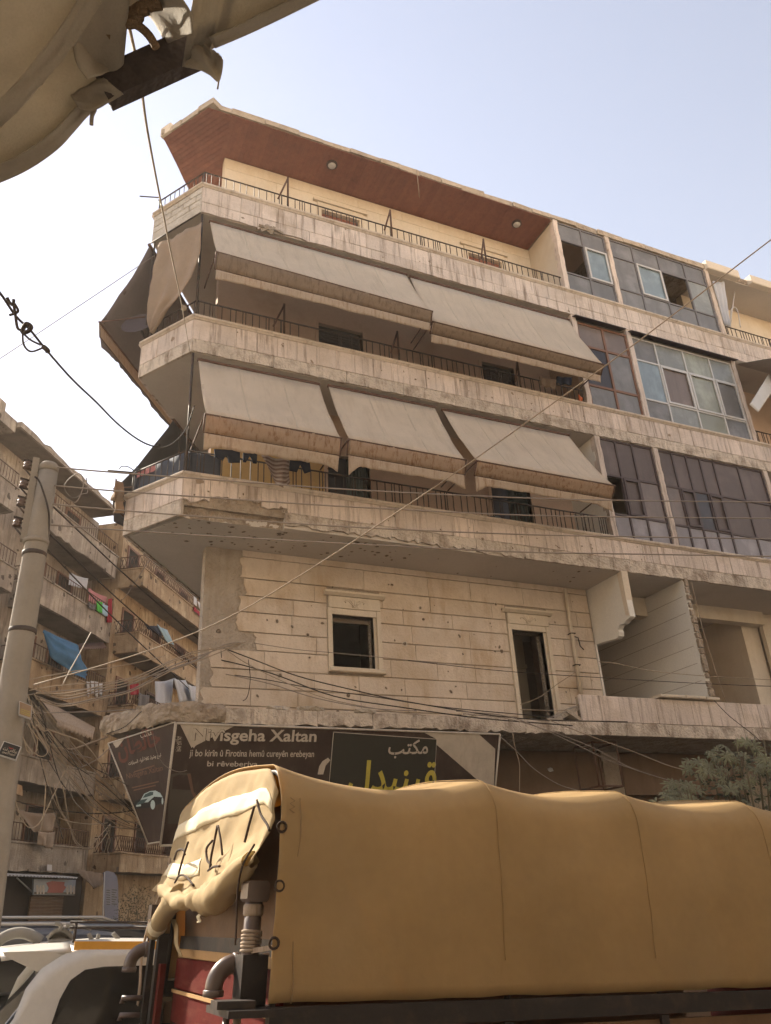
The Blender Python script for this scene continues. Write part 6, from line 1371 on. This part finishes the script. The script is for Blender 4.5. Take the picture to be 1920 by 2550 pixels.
# bed, boards, running gear and cab
bed = tp(MB().box(0.1, TL, .04, 2.46, -.62, -.50), 'bed', 'truck_black')
tp(MB().box(.0, TL, -.03, .03, -.12, -.015), 'side_rail', 'truck_black'); tp(MB().box(.0, TL, 2.47, 2.53, -.12, -.015), 'side_rail', 'truck_black')
for k in range(3):
    for y0, y1 in ((-.01, .025), (2.475, 2.51)): tp(MB().box(.05, TL, y0, y1, -.30 - k * .165 + .15, -.30 - k * .165 + .012 - .0), 'side_board', 'truck_brown', bed)
for x in HOOP[1:4]: tp(MB().box(x - .03, x + .03, -.035, -.012, -.62, -.125), 'board_post', 'truck_black', bed)
for x in HOOP[:-1]: tp(MB().tube([(x + .03, .03, -.1)] + [(x + .03, y, z * 1.2) for y, z in [(.03 + .94 * (q[0] if q[0] < 1.25 else q[0]), q[1] * .985) for q in FULL[6:-6]]] + [(x + .03, TWD - .03, -.1)], .018, 6), 'hoop', 'truck_black', bed)
gr_z = -1.33
for x in (1.3, 6.2):
    for y in ((.12, .42), (2.08, 2.38)):
        wv = tp(MB().lathe((x, y[0], gr_z + .40), (0, 1, 0), [(0, .26), (.02, .37), (.06, .40), (.24, .40), (.28, .37), (.30, .26)], 24), 'wheel', 'rubber'); tp(MB().lathe((x, y[0] - .004 if y[0] < 1 else y[1] - .04, gr_z + .40), (0, 1, 0), [(0, .06), (.01, .2), (.04, .22)], 18), 'rim', 'cab_paint', wv)
for y in (.75, 1.65): tp(MB().box(0, 6.9, y, y + .12, -.78, -.625), 'chassis_rail', 'truck_black')
cab = tp(MB().prism([(5.45, .1, -.75), (7.1, .1, -.75), (7.2, .1, -.1), (6.95, .1, .85), (5.55, .1, .9), (5.45, .1, .8)], (0, 2.3, 0)), 'cab', 'cab_paint')
for y in (.085, 2.4): tp(MB().prism([(5.75, y, .1), (6.75, y, .1), (6.6, y, .7), (5.75, y, .72)], (0, .015, 0)), 'side_window', 'pane_dark', cab)
tp(MB().hexa([(7.185, .25, .08), (7.185, 2.25, .08), (7.19, 2.25, .08), (7.19, .25, .08), (7.0, .25, .72), (7.0, 2.25, .72), (7.01, 2.25, .72), (7.01, .25, .72)]), 'windscreen', 'pane_dark', cab)
for y in (.3, 2.0): tp(MB().lathe((7.16, y + .1, -.35), (1, 0, 0), [(0, .11), (.03, .1), (.05, .05)], 14), 'headlight', 'cloth_white', cab)

# ------------------------------------------------------------------ cars
mat('car_white', (.60, .57, .52), rough=.28, var=.04, bump=0., spec=.5); mat('car_dark', (.03, .029, .03), rough=.4, var=.05, bump=0., spec=.5); mat('car_grey', (.06, .06, .065), rough=.4, var=.05, bump=0., spec=.5)
mat('taxi_yellow', (.70, .36, .06), rough=.5, var=.05, bump=0.); glass('car_glass', (.02, .018, .016), .08, 0.)
def car(name, label, o, yaw, pitch, m, ground, group=None, spoiler=False, L=4.3, W=1.72, h=1.5, stripe=False, rack=False, rails=False):
    """estate car: x forward from the rear, y away from the viewer, z up; o is the near roof edge at the rear of the roof"""
    MX = frame_m(o, yaw, pitch); t = thing(name, label, 'car', mw=MX, group=group)
    P = lambda mb, n, mm, par=None: mb.build(n, mm, par or t, local=True)
    G = -h                                        # ground under the roof edge
    # greenhouse: near side leans in, rear glass slopes
    belt = -.56; yn = -.17; RX = L - 1.55         # roof from x=0 to RX
    def roof(a, b):
        x = lerp(-.06, RX, a); y = lerp(0, W - .34, b); e = min(b, 1 - b)
        return Vector((x, y, .075 * sin(min(1, e * 4) * pi / 2) - .05 * max(0, (a - .7) / .3) ** 2 - .025 * max(0, (.12 - a) / .12)))
    body = P(MB().grid(20, 20, roof, .03), 'roof', m)
    def side_at(x, z): f = (0 - z) / (0 - belt); return yn * f ** 1.15
    for near in (True, False):
        def pt(x, z, off=0.): y = side_at(x, z) - off; return Vector((x, y if near else W - .34 - y, z))
        # frame above and behind the side glass, as one skin with the glass a piece in front of it
        out = [(-.43, belt), (-.36, -.45), (-.31, -.26), (-.22, -.13), (-.08, -.04), (.05, .0), (RX - .1, .0), (RX + .18, -.10), (RX + .75, belt)]
        mb = MB(); n = len(out); th = Vector((0, .05 if near else -.05, 0))
        bot = [(lerp(-.43, RX + .75, k / (n - 1)), belt) for k in range(n)]
        def skin(a, b):
            i = a * (n - 1); k = min(int(i), n - 2); f = i - k; x = lerp(out[k][0], out[k + 1][0], f); z = lerp(out[k][1], out[k + 1][1], f); xb = lerp(bot[k][0], bot[k + 1][0], f)
            return pt(lerp(xb, x, b), lerp(belt, z, b))
        P(mb.grid(40, 10, skin, .02 if not near else -.02), 'pillar_panel', m)
        wins = [[(-.10, belt + .02), (-.09, -.49), (-.054, -.33), (.005, -.205), (.106, -.135), (.25, -.115), (.95, -.105), (.95, belt + .02)], [(1.0, belt + .03), (1.0, -.105), (1.95, -.105), (1.95, belt + .03)], [(2.0, belt + .03), (2.0, -.105), (RX - .1, -.11), (RX + .1, -.17), (RX + .6, belt + .03)]]
        for w_ in wins:
            def wf(a, b, w_=w_): pass
            P(MB().prism([pt(x, z, .032) for x, z in w_], Vector((0, .012 if near else -.012, 0))), 'side_window', 'car_glass')
    P(MB().grid(12, 8, lambda a, b: Vector((lerp(-.07, -.45, b) - .04 * sin(pi * a), lerp(.02 + (yn) * b, W - .36 - yn * b, a), lerp(-.02, belt, b))), .02), 'rear_window', 'car_glass')
    P(MB().grid(12, 8, lambda a, b: Vector((lerp(RX, RX + .78, b) + .05 * sin(pi * a), lerp(.02 + yn * b, W - .36 - yn * b, a), lerp(-.03, belt, b))), .02), 'windscreen', 'car_glass')
    def low(a, b):                                # lower body: rounded section lofted along x
        x = lerp(-.72, L - .72, a); e = min(a, 1 - a) * L; r_ = min(1, e / .35) ** .5
        bo = lerp(.9, 1., r_); ang = b * 2 * pi; hw = (W / 2) * bo; top = belt + .01 - (0 if x < RX + .7 else .12 * min(1, (x - RX - .7) / .8)); bot = G + .25; cz = (top + bot) / 2; hh = (top - bot) / 2 * lerp(.8, 1, r_)
        c_, s_ = cos(ang), sin(ang); q = .38
        return Vector((x, (W - .34) / 2 + hw * (abs(c_) ** q) * (1 if c_ > 0 else -1), cz + hh * (abs(s_) ** q) * (1 if s_ > 0 else -1)))
    P(MB().grid(30, 28, low), 'lower_body', m)
    for x in (.12, L - 1.45):
        for y in (-.19, W - .34 + .03):
            wv = P(MB().lathe((x, y, G + .31), (0, 1, 0), [(0, .2), (.02, .30), (.05, .315), (.13, .315), (.16, .3), (.17, .2)], 22), 'wheel', 'rubber'); P(MB().lathe((x, y - .004, G + .31), (0, 1, 0), [(0, .05), (.006, .18), (.178, .18)], 16), 'rim', 'silver_frame', wv)
    for y in (.0, W - .5): P(MB().box(-.735, -.70, y, y + .16, belt - .3, belt - .08), 'tail_light', 'plastic_red'); P(MB().box(L - .76, L - .715, y - .02, y + .18, belt - .35, belt - .2), 'headlight', 'cloth_white')
    if spoiler:
        def sp(a, b):
            y = lerp(.0, W - .34, a); e = min(a, 1 - a); tip = -.52 - .04 * sin(pi * a)
            return Vector((lerp(-.02, tip, b), y + (.03 * b if a < .5 else -.03 * b), .05 * min(1, e * 6) - .02 * b - .03 * b * b))
        P(MB().grid(16, 8, sp, .028), 'spoiler', m)
        for y in (.01, W - .36): P(MB().prism([(-.03, y, .0), (-.52, y, -.012), (-.50, y, -.04), (-.24, y, -.15), (-.09, y, -.06)], (0, .02, 0)), 'spoiler_end', m)
    if stripe: P(MB().box(-.0, RX - .1, -.012, .012, .0, .062), 'yellow_stripe', 'taxi_yellow')
    if rails:
        for y in (.1, W - .44): P(MB().tube([(.1, y, .07), (.25, y, .12), (RX - .5, y, .12), (RX - .3, y, .06)], .02, 6), 'roof_rail', 'silver_frame')
    if rack:
        rk = P(MB().tube([(-.05, .12, .16), (2.4, .12, .16)], .012, 6), 'roof_rack', 'wire_dark')
        P(MB().tube([(-.05, W - .5, .16), (2.4, W - .5, .16)], .012, 6), 'rack_rail', 'wire_dark', rk); P(MB().tube([(-.05, .12, .2), (2.4, .12, .2)], .01, 6), 'rack_rail', 'wire_dark', rk)
        for x in (.0, .6, 1.2, 1.8, 2.35):
            P(MB().tube([(x, .1, .05), (x, .12, .2)], .012, 6), 'rack_post', 'wire_dark', rk); P(MB().tube([(x, .12, .165), (x, W - .5, .165)], .01, 6), 'rack_bar', 'wire_dark', rk)
    return t
CP0 = PY(183, 2366, -3.9)
car('estate_car', 'white estate taxi with yellow roof stripe and rear spoiler beside the truck', CP0, 0.5, 3.7, 'car_white', 0, spoiler=True, stripe=True, rack=True, h=CP0.z - gz(CP0.x))
bd_ = thing('roof_load', 'grey cloth rolls and hoops lashed on the white car roof rack', 'load', CP0)
zN = lambda x, y: (x / 4.628, 2140 + y / 4.628)
mat('load_grey', (.24, .225, .20), var=.15, bump=.1)
MB().tube(cat_rom([PY(*zN(x, y), -3.2) for x, y in ((-30, 960), (40, 900), (150, 855), (270, 850), (390, 890), (470, 945))], 5), .045, 10).build('hoop', 'load_grey', bd_)
MB().grid(20, 6, lambda a, b: PY(*zN(lerp(560, 830, a), 930 - 100 * sin(pi * a) * b - 5), -3.4) + Vector((0, .1 * sin(b * 3), 0)), .03).build('cloth_bundle', 'load_grey', bd_)
for pts in ([(630, 740), (700, 760), (690, 820)], [(760, 760), (830, 770), (820, 830)], [(1020, 850), (1060, 930), (1110, 940), (1140, 860)], [(1300, 850), (1370, 920)]):
    MB().tube(cat_rom([PY(*zN(x, y), -3.4) for x, y in pts], 4), .017, 8).build('cloth_tie', 'load_grey', bd_)
def carat(label, u, v, y, m, name, **k):
    p = PY(u, v, y); return car(name, label, p, k.pop('yaw', 0), 3.0, m, 0, h=max(1.35, p.z - gz(p.x)), group='cars parked in the side street mouth', **k)
carat('dark grey off-road car with silver roof rails left behind the white taxi', -300, 2335, -.6, 'car_grey', 'parked_car', rails=True, L=4.0)
carat('black car directly behind the white taxi roof', -190, 2312, 1.2, 'car_dark', 'parked_car', rails=True, L=4.2)
carat('small dark car with chrome window edges below the feather banner', 130, 2318, 3.2, 'car_dark', 'parked_car', L=3.6)

# ------------------------------------------------------------------ canvas and beam overhead, close to the viewer
mat('canvas_olive', (.50, .44, .36), rough=.9, var=.16, vs_=3., fine=.1, fs=140., bump=.1, trans=.3, tcol=(.44, .38, .29), blot=((.24, .19, .14), 4., .5, .72, .5))
mat('rope_dark', (.24, .165, .105), var=.25, bump=.25, fs=70.)
mat('beam_wood', (.085, .070, .066), rough=.8, var=.3, vs_=9., bump=.25, streak=.5, scol=(.04, .03, .025), sscale=(8, 1, 8))
zO = lambda x, y: (x / 1.7354, y / 1.7354)
ov = thing('overhead_awning', 'olive canvas stall awning stretched over a dark beam close above the viewer', 'awning', PD(200, 100, 2.3))
def patch(name, front, back, df, db, amp, m='canvas_olive', n=30, seed=0, th=.004):
    F_ = cat_rom([PD(*zO(*p), df if len(p) == 2 else p[2]) for p in [q[:2] for q in front]], 6); B_ = cat_rom([p if isinstance(p, Vector) else PD(*zO(*p), db) for p in back], 6)
    def fn(a, b):
        i = a * (len(F_) - 1); k = min(int(i), len(F_) - 2); f = i - k; p = F_[k].lerp(F_[k + 1], f)
        i = a * (len(B_) - 1); k = min(int(i), len(B_) - 2); f = i - k; q = B_[k].lerp(B_[k + 1], f)
        r = p.lerp(q, b); w = amp * (1.0 * nz(a * 2.4 + seed, b * 2.2) + .30 * nz(a * 7 + b * 3, b * 4 - a * 2 + seed) + .55 * (.22 - abs(nz(a * 3.4 + b * 2.6 + seed, b * .8 - a * 1.2)))) * min(1, b * 6) + amp * .9 * sin((a * 2.2 + b * 1.3 + seed) * 3.3) * sin(pi * min(1, b)) + .008 * nz(a * 24, seed) * max(0, 1 - b * 8)
        return r + (CAMC - r).normalized() * w
    return MB().grid(n * 2, n, fn, th).build(name, m, ov)
# the big sheet left of the beam: front edge swings from the left border up to the beam
BK = lambda *xs_: [Vector((x, -14.15, 4.25)) for x in xs_]
patch('canvas_sheet', [(-1100, 1120), (-600, 990), (-250, 870), (-40, 800), (120, 730), (250, 640), (330, 555), (400, 480), (520, 412), (500, 330)], BK(-6.5, -5.2, -4.4, -3.9, -3.5, -3.1, -2.8, -2.5, -2.2, -1.95), 2.35, 1.55, .085, seed=1, n=40)
patch('canvas_sheet', [(500, 300), (530, 240), (528, 120), (470, 60), (400, -20)], [(380, 340), (330, 260), (300, 100), (240, -60), (150, -200)], 2.32, 2.15, .02, n=14, seed=4)
patch('canvas_sheet', [(790, 290), (840, 260), (900, 240), (930, 205), (1060, 150), (1200, 85), (1390, -8), (1600, -110), (1900, -250)], BK(-1.98, -1.95, -1.85, -1.7, -1.3, -.9, -.3, .5, 1.4), 2.3, 1.75, .085, seed=2, n=40)
patch('canvas_sheet', [(720, 190), (690, 130), (650, 70), (600, 60), (560, 100), (520, 60)], [(840, 140), (830, 60), (760, -40), (640, -140), (520, -160), (400, -120)], 2.33, 2.1, .025, n=16, seed=6)
# second layers: a long pleat and the doubled hem, which let less light through
patch('pleat', [(-60, 600), (60, 500), (170, 380), (280, 250), (370, 120), (440, 10)], [(-60, 470), (40, 390), (140, 280), (240, 150), (320, 30), (370, -60)], 2.10, 2.06, .012, n=16, seed=9)
patch('hem', [(-250, 875), (-40, 806), (120, 736), (250, 646), (330, 560), (400, 486), (515, 418)], [(-250, 800), (-50, 730), (100, 662), (225, 575), (300, 500), (370, 430), (480, 362)], 2.335, 2.27, .006, n=16, seed=12)
patch('sleeve', [(340, 470), (400, 478), (470, 440), (535, 408)], [(300, 400), (370, 372), (420, 340), (452, 338)], 2.27, 2.26, .012, n=12, seed=15)
patch('hem', [(930, 210), (1060, 155), (1200, 90), (1390, -3), (1500, -55)], [(905, 165), (1030, 108), (1170, 42), (1340, -40), (1460, -95)], 2.285, 2.22, .006, n=14, seed=14)
# torn corner that wraps the beam end and hangs down
patch('torn_corner', [(795, 285), (850, 298), (905, 325), (945, 356), (962, 300), (965, 258)], [(845, 180), (860, 160), (880, 190), (905, 215), (915, 215), (925, 215)], 2.28, 2.26, .02, n=12, seed=3)
MB().tube([PD(*zO(945, 352), 2.27), PD(*zO(940, 385), 2.27)], .003, 4).build('loose_thread', 'canvas_olive', ov)
a = PD(*zO(470, 380), 2.30); b = PD(*zO(840, 212), 2.34); ex = (b - a).normalized(); ez = (PD(*zO(445, 350), 2.3) - PD(*zO(505, 415), 2.3)).normalized(); ez = (ez - ex * ez.dot(ex)).normalized(); ey = ex.cross(ez)
MB().obox((a + b) / 2, ex, ey, ez, (b - a).length / 2 + .02, .03, .048).build('beam', 'beam_wood', ov)
for e_, xb in ((a, -2.6), (b, -1.2)): MB().tube([e_ + Vector((0, 0, .06)), (xb, -14.15, 4.42)], .015, 6).build('stay_rod', 'iron', ov)
for pts, r in (([(350, 110), (430, 112), (500, 100), (560, 70), (620, 30), (695, 15)], .018), ([(480, 130), (520, 95), (570, 100), (600, 70), (560, 55), (510, 80), (540, 115)], .016), ([(560, 95), (610, 120), (650, 160), (675, 205)], .012), ([(440, 30), (470, 60), (500, 85), (540, 90)], .014), ([(460, 155), (500, 120), (560, 75), (640, 45)], .013)):
    MB().tube(cat_rom([PD(*zO(*p), 2.2) for p in pts], 5), r, 7).build('rope_knot', 'rope_dark', ov)
MB().tube(cat_rom([PD(*zO(x, y), 2.3) for x, y in ((340, 400), (370, 440), (410, 465), (398, 500), (395, 540))], 4), .006, 5).build('tie_cord', 'canvas_olive', ov)
MB().tube([PD(*zO(430, 320), 2.32), PD(*zO(395, 395), 2.33), PD(*zO(330, 480), 2.34)], .003, 4).build('seam', 'beam_wood', ov)

# ------------------------------------------------------------------ plants
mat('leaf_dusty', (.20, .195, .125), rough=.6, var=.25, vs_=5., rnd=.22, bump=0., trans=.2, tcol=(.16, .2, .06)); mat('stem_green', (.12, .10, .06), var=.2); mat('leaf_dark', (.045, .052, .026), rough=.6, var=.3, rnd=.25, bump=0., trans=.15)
def palm_leaf(n, size, seed):
    r = random.Random(seed); V = [(0, 0, 0)]; Fc = []
    for k in range(n):
        a = lerp(-2.35, 2.35, k / (n - 1)); L = size * (1 - .28 * abs(k - (n - 1) / 2) / ((n - 1) / 2)) * r.uniform(.9, 1.1); w = size * .125; d = Vector((sin(a), cos(a), 0)); s_ = Vector((d.y, -d.x, 0))
        i = len(V); V += [tuple(d * L * .25 + s_ * w * .55 + Vector((0, 0, .0))), tuple(d * L * .58 + s_ * w + Vector((0, 0, -.03 * size))), tuple(d * L + Vector((0, 0, -.22 * size))), tuple(d * L * .58 - s_ * w + Vector((0, 0, -.03 * size))), tuple(d * L * .25 - s_ * w * .55), tuple(d * L * .55 + Vector((0, 0, .035 * size)))]
        Fc += [(0, i, i + 5), (i, i + 1, i + 5), (i + 1, i + 2, i + 5), (i + 2, i + 3, i + 5), (i + 3, i + 4, i + 5), (i + 4, 0, i + 5)]
    m = MB(); m.add(V, Fc); return m
bush = thing('castor_bush', 'dusty green castor bush with star-shaped leaves rising behind the truck', 'bush', (8.3, -2.6, gz(8.3)))
lm = [palm_leaf(7, .155, i).mesh('leaf', 'leaf_dusty') for i in range(4)]
rp_ = random.Random(12); BC = PY(1790, 1975, -2.2); stems = []
for k in range(26):
    u = rp_.uniform(1650, 2010); f = (u - 1640) / 380; topv = 1985 - 150 * sin(min(1, max(0.05, f * 1.25)) * pi * .62) + rp_.uniform(-5, 60)
    y = -2.2 + rp_.uniform(-.7, .7); p = PY(u, topv, y); base = Vector((lerp(BC.x, p.x, .45), lerp(-2.2, y, .5), gz(BC.x)))
    MB().tube(cat_rom([base, base.lerp(p, .5) + Vector((rp_.uniform(-.15, .15), rp_.uniform(-.1, .1), .2)), p], 5), [.03, .03, .028, .026, .024, .022, .02, .018, .015, .012, .008], 5).build('stem', 'stem_green', bush); stems.append((base, p))
nl = 0
while nl < 240:
    u = rp_.uniform(1630, 2000); v = rp_.uniform(1845, 2120); f = (u - 1628) / 372
    lim = 1990 - 148 * sin(min(1, max(.0, f * 1.3 + .02)) * pi * .60) + 14 * nz(u * .03)
    if v < lim: continue
    y = -2.2 + rp_.uniform(-.8, .75); p = PY(u, v, y)
    d = Vector((rp_.uniform(-.7, .3), rp_.uniform(-1.0, -.3), rp_.uniform(.0, .7))).normalized(); q = d.to_track_quat('Z', 'Y').to_matrix().to_4x4()
    obj('leaf', lm[nl % 4], bush, mw=Matrix.Translation(p) @ q @ Matrix.Rotation(rp_.uniform(0, 6.3), 4, 'Z') @ Matrix.Scale(rp_.uniform(.65, 1.2), 4)); nl += 1
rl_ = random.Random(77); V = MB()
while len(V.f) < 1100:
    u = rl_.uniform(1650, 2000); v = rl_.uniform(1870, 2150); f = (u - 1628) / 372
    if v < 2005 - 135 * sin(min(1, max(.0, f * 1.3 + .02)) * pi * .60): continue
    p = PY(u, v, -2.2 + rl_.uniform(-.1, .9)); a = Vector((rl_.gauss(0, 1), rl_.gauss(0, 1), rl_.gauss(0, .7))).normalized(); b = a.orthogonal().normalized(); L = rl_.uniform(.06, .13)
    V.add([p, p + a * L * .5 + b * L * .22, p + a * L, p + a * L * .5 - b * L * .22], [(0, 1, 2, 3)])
tag(V.build('shade_foliage', 'leaf_dark', bush), kind='stuff')  # shade inside the bush put into the dark colour of these leaves
# shrub by the shops, behind the truck's tail
sb = thing('street_shrub', 'dark small-leaved shrub by the shops behind the truck tail', 'shrub', ST(13, 4.8, 0))
c0 = PS(332, 2300, 5.5); V = MB(); rq = random.Random(4)
for k in range(1500):
    d = Vector((rq.gauss(0, 1), rq.gauss(0, 1), rq.gauss(0, 1))).normalized(); rr = rq.random() ** .4
    p = c0 + Vector((d.x * .62 * rr, d.y * .62 * rr, d.z * .95 * rr + .1)) * (1 + .25 * nz(d.x * 2, d.y * 2, d.z * 2))
    if p.z < .15: continue
    a = Vector((rq.gauss(0, 1), rq.gauss(0, 1), rq.gauss(0, 1))).normalized(); b = a.orthogonal().normalized(); L = rq.uniform(.035, .06)
    V.add([p, p + a * L * .5 + b * L * .28, p + a * L, p + a * L * .5 - b * L * .28], [(0, 1, 2, 3)])
tag(V.build('foliage', 'leaf_dark', sb), kind='stuff')
for k in range(7): MB().tube(cat_rom([(c0.x, c0.y, gz(c0.x) - .03), (c0.x + rq.uniform(-.2, .2), c0.y + rq.uniform(-.2, .2), c0.z * .6), (c0.x + rq.uniform(-.5, .5), c0.y + rq.uniform(-.5, .5), c0.z + rq.uniform(0, .5))], 4), [.03, .03, .028, .025, .022, .02, .016, .012, .008], 5).build('stem', 'stem_green', sb)

# ------------------------------------------------------------------ thin haze added to lift the shadows, in place of lens veil
hm = bpy.data.materials.new('added_haze_air'); hm.use_nodes = True; hm.node_tree.nodes.clear()
ho = hm.node_tree.nodes.new('ShaderNodeOutputMaterial'); hv_ = hm.node_tree.nodes.new('ShaderNodeVolumePrincipled')
hv_.inputs['Color'].default_value = (.95, .88, .78, 1); hv_.inputs['Density'].default_value = .0009; hv_.inputs['Anisotropy'].default_value = .35
hm.node_tree.links.new(hv_.outputs[0], ho.inputs['Volume']); MATS['added_haze_air'] = hm
tag(MB().box(-60, 70, -45, 80, -5, 22).build('added_haze', 'added_haze_air'), kind='stuff')
